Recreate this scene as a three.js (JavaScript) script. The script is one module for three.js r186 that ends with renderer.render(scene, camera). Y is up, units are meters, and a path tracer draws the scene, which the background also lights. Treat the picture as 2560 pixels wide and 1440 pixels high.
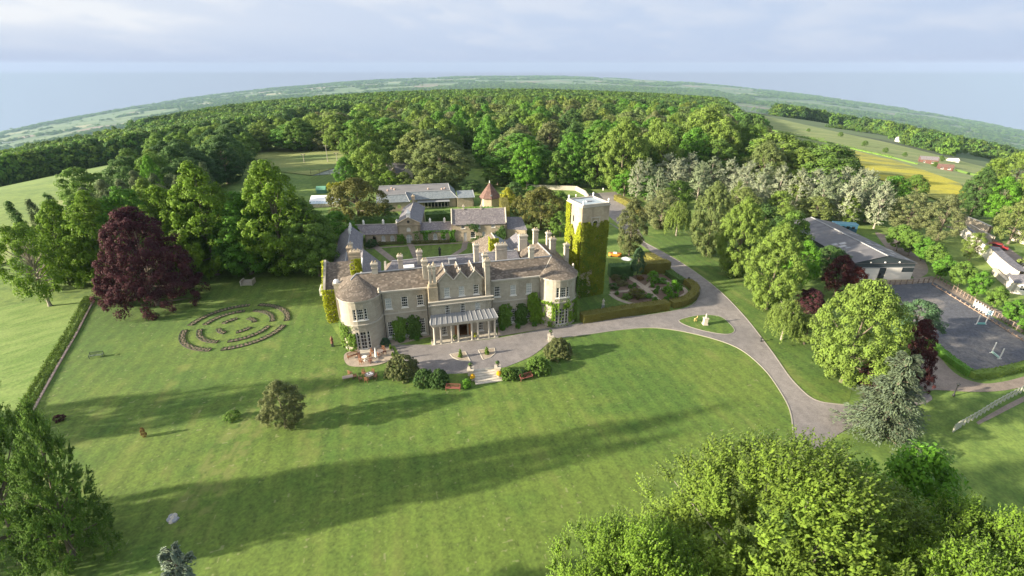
import * as THREE from 'three';
import { mergeGeometries } from 'three/addons/utils/BufferGeometryUtils.js';
import { TessellateModifier } from 'three/addons/modifiers/TessellateModifier.js';

// ───────────────────────── camera, sky, sun, exposure ─────────────────────────
const scene = new THREE.Scene();
const EYE = 42, PITCH = THREE.MathUtils.degToRad(24.2), FOCAL = 1200;             // metres, radians, pixels of the 2560-wide photograph
const camera = new THREE.PerspectiveCamera(2 * Math.atan(720 / FOCAL) * 180 / Math.PI, 16 / 9, 0.5, 20000);
camera.position.set(0, EYE, 0);
camera.rotation.set(-PITCH, 0, 0);
const renderer = new THREE.WebGLRenderer({ antialias: true });
renderer.toneMapping = THREE.LinearToneMapping;
renderer.toneMappingExposure = 3.75;
renderer.shadowMap.enabled = true;

const SUN_ELEV = THREE.MathUtils.degToRad(16.2), SUN_DIR = new THREE.Vector3(-0.962, 0, 0.272).normalize().multiplyScalar(Math.cos(SUN_ELEV)).setY(Math.sin(SUN_ELEV));
const sun = new THREE.DirectionalLight(new THREE.Color(1.0, 0.87, 0.66), 4.3);
sun.position.copy(SUN_DIR).multiplyScalar(400).add(new THREE.Vector3(0, 0, -90));
sun.target.position.set(0, 0, -90);
sun.castShadow = true;
sun.shadow.radius = 2.2;
sun.shadow.mapSize.set(4096, 4096);
Object.assign(sun.shadow.camera, { left: -220, right: 220, top: 220, bottom: -220, near: 10, far: 900 });
scene.add(sun, sun.target);

// seeded random numbers and value noise
function rng(seed) { let s = seed >>> 0; return () => { s = (s + 0x6d2b79f5) | 0; let t = Math.imul(s ^ (s >>> 15), 1 | s); t = (t + Math.imul(t ^ (t >>> 7), 61 | t)) ^ t; return ((t ^ (t >>> 14)) >>> 0) / 4294967296; }; }
const LAT = (() => { const r = rng(77), a = new Float32Array(65536); for (let i = 0; i < 65536; i++) a[i] = r(); return a; })();
function vn(x, y) {                                                               // value noise 0..1
  const ix = Math.floor(x), iy = Math.floor(y); let fx = x - ix, fy = y - iy; fx = fx * fx * (3 - 2 * fx); fy = fy * fy * (3 - 2 * fy);
  const a = LAT[((iy & 255) << 8) | (ix & 255)], b = LAT[((iy & 255) << 8) | ((ix + 1) & 255)], c = LAT[(((iy + 1) & 255) << 8) | (ix & 255)], d = LAT[(((iy + 1) & 255) << 8) | ((ix + 1) & 255)];
  return a + (b - a) * fx + (c - a) * fy + (a - b - c + d) * fx * fy;
}
function fbm(x, y, n = 4) { let s = 0, a = 0.5, t = 0; for (let i = 0; i < n; i++) { s += a * vn(x, y); t += a; a *= 0.5; x = x * 2.03 + 17.1; y = y * 2.03 + 5.7; } return s / t; }
const sstep = (a, b, x) => { const t = Math.min(1, Math.max(0, (x - a) / (b - a))); return t * t * (3 - 2 * t); };
const lerp = (a, b, t) => a + (b - a) * t;

const AIR = 0.000042;                                                          // haze per metre
// a bright, hazy late-afternoon sky with stretched thin cloud, whiter towards the sun
{
  const W = 2048, H = 1024, data = new Float32Array(W * H * 4);
  const sunFlat = SUN_DIR.clone().setY(0).normalize();
  for (let j = 0; j < H; j++) {
    const el = ((j + 0.5) / H - 0.5) * Math.PI, y = Math.sin(el), deg = el * 180 / Math.PI, ce = Math.cos(el);
    for (let i = 0; i < W; i++) {
      const az = ((i + 0.5) / W - 0.5) * 2 * Math.PI, x = Math.cos(az) * ce, z = Math.sin(az) * ce, o = (j * W + i) * 4;
      const c = x * SUN_DIR.x + y * SUN_DIR.y + z * SUN_DIR.z;
      const e = Math.max(deg, 0), low = sstep(0, 6, e), up = sstep(12, 70, e);
      let r = lerp(lerp(0.142, 0.150, low), 0.165, up), g = lerp(lerp(0.172, 0.181, low), 0.195, up), b = lerp(lerp(0.222, 0.232, low), 0.245, up);   // the look of the air towards the horizon and above
      const sunward = Math.pow(Math.max(0, 0.5 + 0.5 * c), 2.6) * sstep(0.2, 4.5, deg);                         // whitening towards the sun
      const q = 1 / (Math.max(y, 0) + 0.10), u = x * q, v = z * q, azn = az * 180 / Math.PI;
      const n1 = fbm(u * 1.6 + 3.1, v * 1.6 + 9.2, 5), n2 = fbm(azn * 0.11 + 40 + n1 * 1.2, e * 0.42 + 7 + azn * 0.03, 5);
      const streak = fbm(azn * 0.22 + n2 * 2.5, e * 0.9 + azn * 0.05 + 50, 5);
      const cl = sstep(0.42, 0.74, n2 * 0.5 + streak * 0.5 + 0.05 * sstep(1, 7, e)) * sstep(0.3, 3.5, deg);
      const k = Math.min(1, cl * 0.62 + 1.7 * sunward), wr = 0.190 + 0.11 * sunward, wg = 0.209 + 0.09 * sunward, wb = 0.241 + 0.045 * sunward;
      r = lerp(r, wr, k); g = lerp(g, wg, k); b = lerp(b, wb, k);
      // the lit haze of scene.fog adds its own light in front of the sky, most along the horizon: the sky behind it is that much darker
      const T = Math.exp(-AIR * Math.min(9660 / Math.max(Math.abs(x), Math.abs(z)), 191 / Math.max(y, 1e-4)));
      r = Math.max(0.05, (r - 0.205 * (1 - T)) / T); g = Math.max(0.05, (g - 0.290 * (1 - T)) / T); b = Math.max(0.06, (b - 0.325 * (1 - T)) / T);
      if (deg <= 0) { r *= 1.07; g *= 1.07; b *= 1.05; }
      const glow = 0.55 * Math.pow(Math.max(0, c), 14) * sstep(0, 4, deg);
      data[o] = r + glow; data[o + 1] = g + glow * 0.9; data[o + 2] = b + glow * 0.72; data[o + 3] = 1;
    }
  }
  const sky = new THREE.DataTexture(data, W, H, THREE.RGBAFormat, THREE.FloatType);
  sky.mapping = THREE.EquirectangularReflectionMapping; sky.magFilter = THREE.LinearFilter; sky.minFilter = THREE.LinearFilter; sky.needsUpdate = true;
  scene.background = sky; scene.environment = sky;
}
scene.fog = new THREE.FogExp2(new THREE.Color(0.52, 0.78, 1.0), AIR);

// ───────────────────────── helpers ─────────────────────────
const used = new Map();
function numbered(n) { const k = used.get(n) || 0; used.set(n, k + 1); return k ? n + '_' + String(k).padStart(3, '0') : n; }
function tag(o, label, category, group) { o.userData.label = label; o.userData.category = category; if (group) o.userData.group = group; return o; }
function shade(o) { o.traverse((m) => { if (m.isMesh) { m.castShadow = true; m.receiveShadow = true; } }); return o; }
function thing(name, label, category, pos, turn = 0, group) {
  const o = new THREE.Group(); o.name = numbered(name); o.position.copy(pos); o.rotation.y = turn; scene.add(o); tag(o, label, category, group); return o;
}
function part(name, geos, mat, parent) {
  const list = [].concat(geos).filter(Boolean); if (!list.length) return null;
  const m = new THREE.Mesh(list.length > 1 ? merge(list) : list[0], mat); m.name = name; m.castShadow = m.receiveShadow = true; parent.add(m); return m;
}
function structure(name, geo, mat) { const m = new THREE.Mesh(geo, mat); m.name = numbered(name); m.receiveShadow = m.castShadow = true; m.userData.kind = 'structure'; scene.add(m); return m; }
function plainAttrs(g) { const q = g.index ? g.toNonIndexed() : g; for (const k of Object.keys(q.attributes)) if (!['position', 'normal', 'uv', 'color'].includes(k)) q.deleteAttribute(k); return q; }
function merge(list) {
  const l = list.map(plainAttrs), col = l.some((g) => g.attributes.color), uv = l.every((g) => g.attributes.uv);
  for (const g of l) { if (col && !g.attributes.color) g.setAttribute('color', new THREE.BufferAttribute(new Float32Array(g.attributes.position.count * 3).fill(1), 3)); if (!uv) g.deleteAttribute('uv'); if (!g.attributes.normal) g.computeVertexNormals(); }
  return mergeGeometries(l);
}
// triangles and quads with uv in metres along and up each face
class Faces {
  constructor() { this.p = []; }
  tri(a, b, c) { this.p.push(...a, ...b, ...c); return this; }
  quad(a, b, c, d) { return this.tri(a, b, c).tri(a, c, d); }
  poly(pts) { for (let i = 1; i + 1 < pts.length; i++) this.tri(pts[0], pts[i], pts[i + 1]); return this; }
  geo() { const g = new THREE.BufferGeometry(); g.setAttribute('position', new THREE.Float32BufferAttribute(this.p, 3)); return metre(g); }
}
function metre(g) {
  g = g.index ? g.toNonIndexed() : g;
  const p = g.attributes.position, uv = new Float32Array(p.count * 2), a = new THREE.Vector3(), b = new THREE.Vector3(), c = new THREE.Vector3(), n = new THREE.Vector3(), t = new THREE.Vector3(), w = new THREE.Vector3();
  if (!g.attributes.normal) g.computeVertexNormals();
  for (let i = 0; i < p.count; i += 3) {
    a.fromBufferAttribute(p, i); b.fromBufferAttribute(p, i + 1); c.fromBufferAttribute(p, i + 2);
    n.subVectors(b, a).cross(w.subVectors(c, a)).normalize();
    t.set(n.z, 0, -n.x); if (t.lengthSq() < 0.002) t.set(1, 0, 0); t.normalize(); w.crossVectors(n, t);
    [a, b, c].forEach((v, k) => { uv[(i + k) * 2] = v.dot(t); uv[(i + k) * 2 + 1] = v.dot(w); });
  }
  g.setAttribute('uv', new THREE.BufferAttribute(uv, 2)); return g;
}
function box(x0, y0, z0, x1, y1, z1) { const g = new THREE.BoxGeometry(Math.abs(x1 - x0), Math.abs(y1 - y0), Math.abs(z1 - z0)); g.translate((x0 + x1) / 2, (y0 + y1) / 2, (z0 + z1) / 2); return metre(g); }
function bar(a, b, r, n = 6, r2 = r) {
  const A = new THREE.Vector3(...a), B = new THREE.Vector3(...b), d = B.clone().sub(A), g = new THREE.CylinderGeometry(r2, r, d.length(), n, 1);
  g.applyQuaternion(new THREE.Quaternion().setFromUnitVectors(new THREE.Vector3(0, 1, 0), d.clone().normalize())); g.translate(...A.add(B).multiplyScalar(0.5).toArray()); return plainAttrs(g);
}
function lathe(prof, n = 14) { return plainAttrs(new THREE.LatheGeometry(prof.map(([r, y]) => new THREE.Vector2(r, y)), n)); }
const V = (x, y, z) => new THREE.Vector3(x, y, z);

// ───────────────────────── the lie of the land ─────────────────────────
// A broad spur: level round the house, falling away to both sides farther out, with slow undulation.
function land(x, z) {
  const D = -z, r = Math.hypot(x, D - 90), w = sstep(120, 480, r);
  const drop = -0.100 * x * x / Math.sqrt(D * D + 0.1225 * x * x + 22500);
  const wave = (fbm(x * 0.0021 + 31, z * 0.0021 + 12, 3) - 0.5) * 0.016 * Math.min(r, 1500) * sstep(300, 900, r);
  const hills = z > 900 ? 230 * sstep(900, 4200, z) * (0.55 + 0.6 * fbm(x * 0.0006 + 5, z * 0.0006, 3)) : 0;   // higher ground behind the viewpoint
  const plain = -115 * (sstep(680, 2300, r) - 0.8 * sstep(4200, 9000, r));                                          // a lower plain beyond, rising again to far downs
  return w * (drop + wave) + hills + plain;
}
function ray(px, py) { const a = (px - 1280) / FOCAL, b = (720 - py) / FOCAL, s = Math.sin(PITCH), c = Math.cos(PITCH); return [a, b * c - s, b * s + c]; }
// the ground point seen at a place in the photograph (or the point `up` metres above the ground)
function at(px, py, up = 0) {
  const [rx, ry, rf] = ray(px, py); let t0 = 1, t1 = 1;
  const f = (t) => EYE + ry * t - up - land(rx * t, -rf * t);
  for (t1 = 5; t1 < 9000 && f(t1) > 0; t1 *= 1.02, t1 += 0.5) t0 = t1;
  for (let i = 0; i < 40; i++) { const m = (t0 + t1) / 2; if (f(m) > 0) t0 = m; else t1 = m; }
  return V(rx * t1, land(rx * t1, -rf * t1), -rf * t1);
}
const flat = (px, py, y = 0) => { const [a, b, c] = ray(px, py), t = (y - EYE) / b; return V(a * t, y, -c * t); };
const HA = THREE.MathUtils.degToRad(14.6), HO = V(-24.7, 0, -67.8), HC = Math.cos(HA), HS = Math.sin(HA);
const house = (u, v, y = 0) => V(HO.x + u * HC - v * HS, y, HO.z - u * HS - v * HC);   // the mansion's own axes: u along its front, v away from it
const toHouse = (x, z) => { const dx = x - HO.x, dy = HO.z - z; return [dx * HC + dy * HS, -dx * HS + dy * HC]; };
const mpp = (p) => Math.hypot(p.x, p.z * Math.cos(PITCH) + 0) && (-p.z * Math.cos(PITCH) + (EYE - p.y) * Math.sin(PITCH)) / FOCAL;   // metres per photograph pixel there

// ───────────────────────── materials ─────────────────────────
const textures = {};
function texture(key, n, metres, pixel, colour = true) {                                    // pixel(x, y, X, Y) -> [r,g,b] linear 0..1
  if (textures[key]) return textures[key];
  const d = new Uint8Array(n * n * 4), enc = (c) => Math.round(255 * (colour ? (c <= 0.0031308 ? 12.92 * c : 1.055 * Math.pow(Math.min(1, Math.max(c, 0)), 1 / 2.4) - 0.055) : Math.min(1, Math.max(0, c))));
  for (let j = 0; j < n; j++) for (let i = 0; i < n; i++) { const c = pixel(i / n, j / n, i / n * metres, j / n * metres), o = (j * n + i) * 4; d[o] = enc(c[0]); d[o + 1] = enc(c[1]); d[o + 2] = enc(c[2]); d[o + 3] = 255; }
  const t = new THREE.DataTexture(d, n, n); t.magFilter = THREE.LinearFilter; t.minFilter = THREE.LinearMipmapLinearFilter; t.generateMipmaps = true; t.wrapS = t.wrapT = THREE.MirroredRepeatWrapping;
  t.repeat.set(1 / metres, 1 / metres); if (colour) t.colorSpace = THREE.SRGBColorSpace; t.needsUpdate = true; return textures[key] = t;
}
const mix3 = (a, b, t) => [lerp(a[0], b[0], t), lerp(a[1], b[1], t), lerp(a[2], b[2], t)];
const mul3 = (a, k) => [a[0] * k, a[1] * k, a[2] * k];
const lin = (r, g, b) => new THREE.Color().setRGB(r, g, b);
const std = (o) => new THREE.MeshStandardMaterial({ roughness: 0.85, metalness: 0, ...o });
const M = {};
const P256 = (x) => x;                                                             // lattice wraps every 256 cells
// mown lawn: stripes along the mower's runs, dry streaks, clover specks
const WORN = [[470, 1290], [540, 1180], [600, 1090], [660, 1030], [720, 985], [800, 940]].map(([x, y]) => { const p = flat(x, y); return [p.x * HC - p.z * HS + 110, -p.z * HC - p.x * HS + 60]; });   // where feet and wheels have worn the front lawn
const worn = (X, Y) => { let d = 99; for (let i = 0; i + 1 < WORN.length; i++) { const [ax, ay] = WORN[i], [bx, by] = WORN[i + 1], l = (bx - ax) ** 2 + (by - ay) ** 2, t = Math.max(0, Math.min(1, ((X - ax) * (bx - ax) + (Y - ay) * (by - ay)) / l)); d = Math.min(d, Math.hypot(X - ax - t * (bx - ax), Y - ay - t * (by - ay))); } return d; };
M.lawn = std({ roughness: 0.95, map: texture('lawn', 2048, 220, (a, b, X, Y) => {
  const big = fbm(a * 14, b * 14, 4), mid = fbm(a * 110 + 3, b * 110, 4), fine = vn(X * 7.9, Y * 7.9), fine2 = vn(X * 3.7 + 9, Y * 3.7);
  const run = fbm(X * 0.55 + 11, Y * 0.035, 3), stripe = Math.sin(X * Math.PI / 1.06 + 0.6 * Math.sin(Y * 0.06));
  let c = mix3([0.054, 0.110, 0.013], [0.094, 0.145, 0.020], sstep(0.3, 0.7, big * 0.6 + mid * 0.4));
  c = mul3(c, 1 + 0.14 * sstep(-0.4, 0.4, stripe) - 0.055 + (fine - 0.5) * 0.60 + (fine2 - 0.5) * 0.42);
  c = mix3(c, [0.180, 0.195, 0.050], 0.40 * sstep(0.56, 0.78, run) * sstep(0.35, 0.8, mid));
  { const d = worn(X, Y), n = fbm(X * 0.9, Y * 0.9, 3); if (d < 2.6) c = mix3(c, [0.165, 0.180, 0.050], 0.55 * sstep(0.42, 0.66, n) * (d < 0.5 || Math.abs(d - 1.5) < 0.6 ? 1 : 0.45)); }
  if (vn(X * 2.3 + 50, Y * 2.3 + 8) > 0.93) c = mix3(c, [0.30, 0.30, 0.16], 0.35);
  return c;
}) });
M.grass = std({ roughness: 0.97, map: texture('grass', 1024, 90, (a, b, X, Y) => {
  const big = fbm(a * 8 + 5, b * 8, 4), mid = fbm(a * 64 + 3, b * 64 + 8, 4), fine = vn(X * 5.7, Y * 5.7);
  let c = mix3([0.075, 0.140, 0.022], [0.135, 0.200, 0.036], sstep(0.28, 0.72, big * 0.5 + mid * 0.5));
  return mul3(c, 1 + (fine - 0.5) * 0.5 + (mid - 0.5) * 0.3);
}) });
M.meadow = std({ roughness: 0.97, map: texture('meadow', 1024, 70, (a, b, X, Y) => {
  const big = fbm(a * 6 + 5, b * 6, 3), run = fbm(X * 0.25, Y * 1.1, 4), fine = vn(X * 6.1, Y * 6.1);
  let c = mix3([0.105, 0.185, 0.030], [0.175, 0.250, 0.060], sstep(0.28, 0.72, big * 0.35 + run * 0.65));
  return mul3(c, 1 + (fine - 0.5) * 0.5);
}) });
const asphalt = (key, base, warm) => texture(key, 1024, 40, (a, b, X, Y) => {
  const big = fbm(a * 6, b * 6 + 4, 4), mid = fbm(X * 1.3, Y * 1.3, 3), fine = vn(X * 12.8, Y * 12.8);
  return mul3(mix3(base, warm, sstep(0.3, 0.75, big)), 0.92 + (mid - 0.5) * 0.42 + (fine - 0.5) * 0.36);
});
M.drive = std({ roughness: 0.92, map: asphalt('drive', [0.182, 0.168, 0.168], [0.230, 0.209, 0.201]) });
M.gravel = std({ roughness: 0.95, map: asphalt('gravel', [0.290, 0.240, 0.188], [0.360, 0.298, 0.236]) });
M.track = std({ roughness: 0.95, map: asphalt('track', [0.200, 0.165, 0.140], [0.270, 0.220, 0.185]) });
M.arena = std({ roughness: 0.95, map: texture('arena', 1024, 60, (a, b, X, Y) => {
  const big = fbm(X * 0.06 + 4, Y * 0.14, 4), mid = fbm(X * 0.6, Y * 0.6, 3), fine = vn(X * 8, Y * 8), fine2 = vn(X * 3.1, Y * 3.1);
  return mul3(mix3([0.074, 0.079, 0.098], [0.180, 0.166, 0.158], sstep(0.48, 0.72, big * 0.75 + mid * 0.25)), 1 + (fine - 0.5) * 0.6 + (fine2 - 0.5) * 0.4);
}) });
// limestone walling with soft courses and lichen
const stoneTex = (key, A, B, dark) => texture(key, 1024, 16, (a, b, X, Y) => {
  const row = Math.floor(Y / 0.32), off = (row % 2) * 0.4, blk = Math.floor((X + off) / 0.8), id = LAT[(row * 57 + blk * 131) & 65535];
  const ey = Math.abs(((Y / 0.32) % 1) - 0.5), ex = Math.abs((((X + off) / 0.8) % 1) - 0.5);
  const big = fbm(a * 8, b * 4, 4), mid = fbm(X * 1.7, Y * 1.7, 4), fine = vn(X * 16, Y * 16);
  let c = mix3(A, B, 0.25 + 0.5 * id * 0.7 + 0.3 * (mid - 0.5)); c = mix3(c, dark, 0.75 * sstep(0.42, 0.72, big) * sstep(0.3, 0.65, mid));
  return mul3(c, (ey > 0.46 || ex > 0.485 ? 0.86 : 1) * (0.93 + (fine - 0.5) * 0.22 + (mid - 0.5) * 0.2));
});
M.stone = std({ map: stoneTex('stone', [0.345, 0.315, 0.262], [0.455, 0.415, 0.350], [0.24, 0.215, 0.175]) });
M.stonePale = std({ map: stoneTex('stonePale', [0.46, 0.42, 0.350], [0.58, 0.53, 0.450], [0.33, 0.30, 0.25]) });
M.stoneWarm = std({ map: stoneTex('stoneWarm', [0.38, 0.315, 0.225], [0.50, 0.42, 0.31], [0.26, 0.215, 0.155]) });
M.rubble = std({ roughness: 0.95, map: texture('rubble', 512, 8, (a, b, X, Y) => {
  const id = vn(X * 2.6, Y * 4.2), mid = fbm(X * 3, Y * 3, 3), fine = vn(X * 15, Y * 15);
  return mul3(mix3([0.30, 0.26, 0.20], [0.56, 0.49, 0.39], id), 0.8 + mid * 0.4 + (fine - 0.5) * 0.3);
}) });
const tileTex = (key, row, wid, A, B, C, moss) => texture(key, 1024, 12, (a, b, X, Y) => {
  const r = Math.floor(Y / row), off = LAT[(r * 91) & 65535], t = Math.floor((X / wid) + off), id = LAT[(r * 71 + t * 37) & 65535], id2 = LAT[(r * 171 + t * 237 + 9) & 65535];
  const fy = (Y / row) % 1, fx = ((X / wid) + off) % 1, big = fbm(a * 6, b * 6, 4), mid = fbm(X * 2.1, Y * 2.1, 3);
  let c = mix3(A, B, id); if (id2 > 0.80) c = mix3(c, C, 0.7); c = mix3(c, moss, 0.6 * sstep(0.52, 0.75, big * 0.6 + mid * 0.4));
  return mul3(c, (fy < 0.14 ? 0.72 : 1) * (fx < 0.07 ? 0.82 : 1) * (0.85 + 0.3 * mid));
});
M.tile = std({ roughness: 0.92, map: tileTex('tile', 0.30, 0.38, [0.088, 0.071, 0.057], [0.142, 0.115, 0.093], [0.22, 0.185, 0.155], [0.085, 0.074, 0.060]) });
M.slate = std({ roughness: 0.6, map: tileTex('slate', 0.28, 0.30, [0.105, 0.104, 0.122], [0.155, 0.147, 0.163], [0.22, 0.205, 0.215], [0.128, 0.126, 0.145]) });
M.slatePurple = std({ roughness: 0.65, map: tileTex('slateP', 0.28, 0.30, [0.122, 0.110, 0.122], [0.182, 0.164, 0.176], [0.25, 0.225, 0.23], [0.158, 0.145, 0.150]) });
M.slateGreen = std({ roughness: 0.6, map: tileTex('slateG', 0.30, 0.34, [0.165, 0.190, 0.215], [0.225, 0.255, 0.275], [0.13, 0.16, 0.19], [0.19, 0.21, 0.225]) });
M.redTile = std({ roughness: 0.85, map: tileTex('redtile', 0.25, 0.30, [0.108, 0.060, 0.050], [0.150, 0.086, 0.072], [0.18, 0.11, 0.09], [0.165, 0.095, 0.075]) });
M.lead = std({ color: lin(0.27, 0.28, 0.30), roughness: 0.55 });
M.felt = std({ roughness: 0.95, map: texture('felt', 512, 24, (a, b, X, Y) => mul3([0.145, 0.143, 0.152], 0.8 + 0.4 * fbm(a * 10, b * 10, 4) + (vn(X * 9, Y * 9) - 0.5) * 0.2)) });
M.coping = std({ color: lin(0.42, 0.39, 0.34), roughness: 0.9 });
M.whitePaint = std({ color: lin(0.78, 0.77, 0.74), roughness: 0.5 });
M.whiteWall = std({ roughness: 0.9, map: texture('whitewall', 512, 14, (a, b, X, Y) => mul3([0.74, 0.70, 0.64], 0.82 + 0.26 * fbm(X * 0.9, Y * 0.5, 4) + (vn(X * 12, Y * 12) - 0.5) * 0.12)) });
M.glass = new THREE.MeshPhysicalMaterial({ color: lin(0.018, 0.022, 0.026), roughness: 0.08, metalness: 0, specularIntensity: 1 });
M.blind = std({ color: lin(0.40, 0.42, 0.43), roughness: 0.35 });
M.darkIron = std({ color: lin(0.022, 0.024, 0.026), roughness: 0.5 });
M.oak = std({ color: lin(0.26, 0.125, 0.052), roughness: 0.7 });
M.darkInside = std({ color: lin(0.035, 0.025, 0.020), roughness: 0.9 });
M.teak = std({ color: lin(0.235, 0.098, 0.055), roughness: 0.7 });
M.teakGrey = std({ color: lin(0.20, 0.165, 0.155), roughness: 0.8 });
M.kerbStone = std({ color: lin(0.27, 0.25, 0.22), roughness: 0.95 });
M.soil = std({ roughness: 1, map: texture('soil', 256, 6, (a, b, X, Y) => mul3([0.135, 0.092, 0.068], 0.7 + 0.6 * fbm(X * 5, Y * 5, 3))) });
M.metalRoof = std({ roughness: 0.6, map: texture('metalroof', 1024, 24, (a, b, X, Y) => {
  const p = LAT[(Math.floor(X / 1.05) * 31 + Math.floor(Y / 2.6) * 77) & 65535], rib = Math.abs(((X / 0.35) % 1) - 0.5), m = fbm(X * 0.7, Y * 0.7, 4);
  return mul3(mix3([0.092, 0.091, 0.100], [0.138, 0.134, 0.142], p), (rib < 0.1 ? 0.88 : 1) * (0.82 + 0.36 * m));
}) });
M.cladding = std({ roughness: 0.75, map: texture('cladding', 256, 6, (a, b, X, Y) => mul3([0.036, 0.052, 0.060], (Math.abs(((X / 0.3) % 1) - 0.5) < 0.12 ? 0.7 : 1) * (0.9 + 0.2 * vn(X, Y * 3)))) });
M.doorPanel = std({ roughness: 0.6, map: texture('doorpanel', 256, 4, (a, b, X, Y) => mul3([0.66, 0.63, 0.58], 0.86 + 0.2 * fbm(X * 0.8, Y * 2.4, 3))) });
M.pinkStone = std({ color: lin(0.42, 0.315, 0.275), roughness: 0.95 });
M.bark = std({ roughness: 0.95, map: texture('bark', 256, 3, (a, b, X, Y) => mul3([0.145, 0.118, 0.092], 0.6 + 0.8 * fbm(X * 6, Y * 1.6, 4))) });
M.barkPale = std({ roughness: 0.95, map: texture('barkp', 256, 3, (a, b, X, Y) => mul3([0.32, 0.285, 0.235], 0.65 + 0.7 * fbm(X * 6, Y * 1.6, 4))) });
M.timber = std({ color: lin(0.36, 0.33, 0.28), roughness: 0.9 });
// ───────────────────────── foliage ─────────────────────────
class Leaves {
  constructor(seed) { this.r = rng(seed); this.p = []; this.n = []; this.c = []; this.i = []; }
  // one folded leaf (or small spray of leaves): position, facing, the way it points, length, breadth, tint
  leaf(px, py, pz, nx, ny, nz, tx, ty, tz, len, wid, k, sx, sy, sz) {
    let d = nx * tx + ny * ty + nz * tz; tx -= d * nx; ty -= d * ny; tz -= d * nz;
    let l = Math.hypot(tx, ty, tz) || 1; tx /= l; ty /= l; tz /= l;
    const bx = ny * tz - nz * ty, by = nz * tx - nx * tz, bz = nx * ty - ny * tx, h = len / 2, w = wid / 2, f = wid * 0.22, o = this.p.length / 3;
    this.p.push(px - tx * h, py - ty * h, pz - tz * h, px + bx * w + nx * f, py + by * w + ny * f, pz + bz * w + nz * f, px + tx * h, py + ty * h, pz + tz * h, px - bx * w + nx * f, py - by * w + ny * f, pz - bz * w + nz * f);
    l = Math.hypot(sx, sy, sz) || 1;
    for (let q = 0; q < 4; q++) { this.n.push(sx / l, sy / l, sz / l); this.c.push(k[0], k[1], k[2]); }
    this.i.push(o, o + 2, o + 1, o, o + 3, o + 2);
  }
  tint(a, clump) { const r = this.r, k = clump * (1 + a * (r() - 0.5) * 2), w = 1 + 0.10 * (r() - 0.5); return [k * w, k, k * (1 - 0.3 * (r() - 0.5))]; }
  geo() {
    const g = new THREE.BufferGeometry();
    g.setAttribute('position', new THREE.Float32BufferAttribute(this.p, 3)); g.setAttribute('normal', new THREE.Float32BufferAttribute(this.n, 3)); g.setAttribute('color', new THREE.Float32BufferAttribute(this.c, 3)); g.setIndex(this.i); return g;
  }
}
const dirOn = (r) => { const y = 2 * r() - 1, a = r() * 6.2832, q = Math.sqrt(1 - y * y); return [q * Math.cos(a), y, q * Math.sin(a)]; };
const PROFILE = {
  round: (t) => Math.pow(Math.sin(Math.PI * Math.min(1, 0.13 + 0.87 * t)), 0.55),
  tall: (t) => Math.pow(Math.sin(Math.PI * Math.min(1, 0.10 + 0.90 * Math.pow(t, 0.85))), 0.62),
  oval: (t) => Math.pow(Math.sin(Math.PI * (0.06 + 0.94 * t)), 0.7),
  cone: (t) => Math.pow(1 - t, 0.75) * 0.95 + 0.06,
  skirt: (t) => Math.pow(Math.max(0, 1 - t), 0.58) * Math.min(1, 0.78 + 2.2 * t),
  pointed: (t) => Math.pow(Math.max(0, 1 - t), 0.78) * Math.min(1, 0.9 + t) + 0.03,
  bell: (t) => Math.pow(Math.max(0, 1 - Math.pow(t, 1.6)), 0.6) * Math.min(1, 0.86 + 1.2 * t),
  dome: (t) => Math.sqrt(Math.max(0.02, 1 - t * t)),
  spire: (t) => Math.pow(Math.sin(Math.PI * Math.min(1, 0.16 + 0.84 * t)), 0.8) * 0.9,
};
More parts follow.
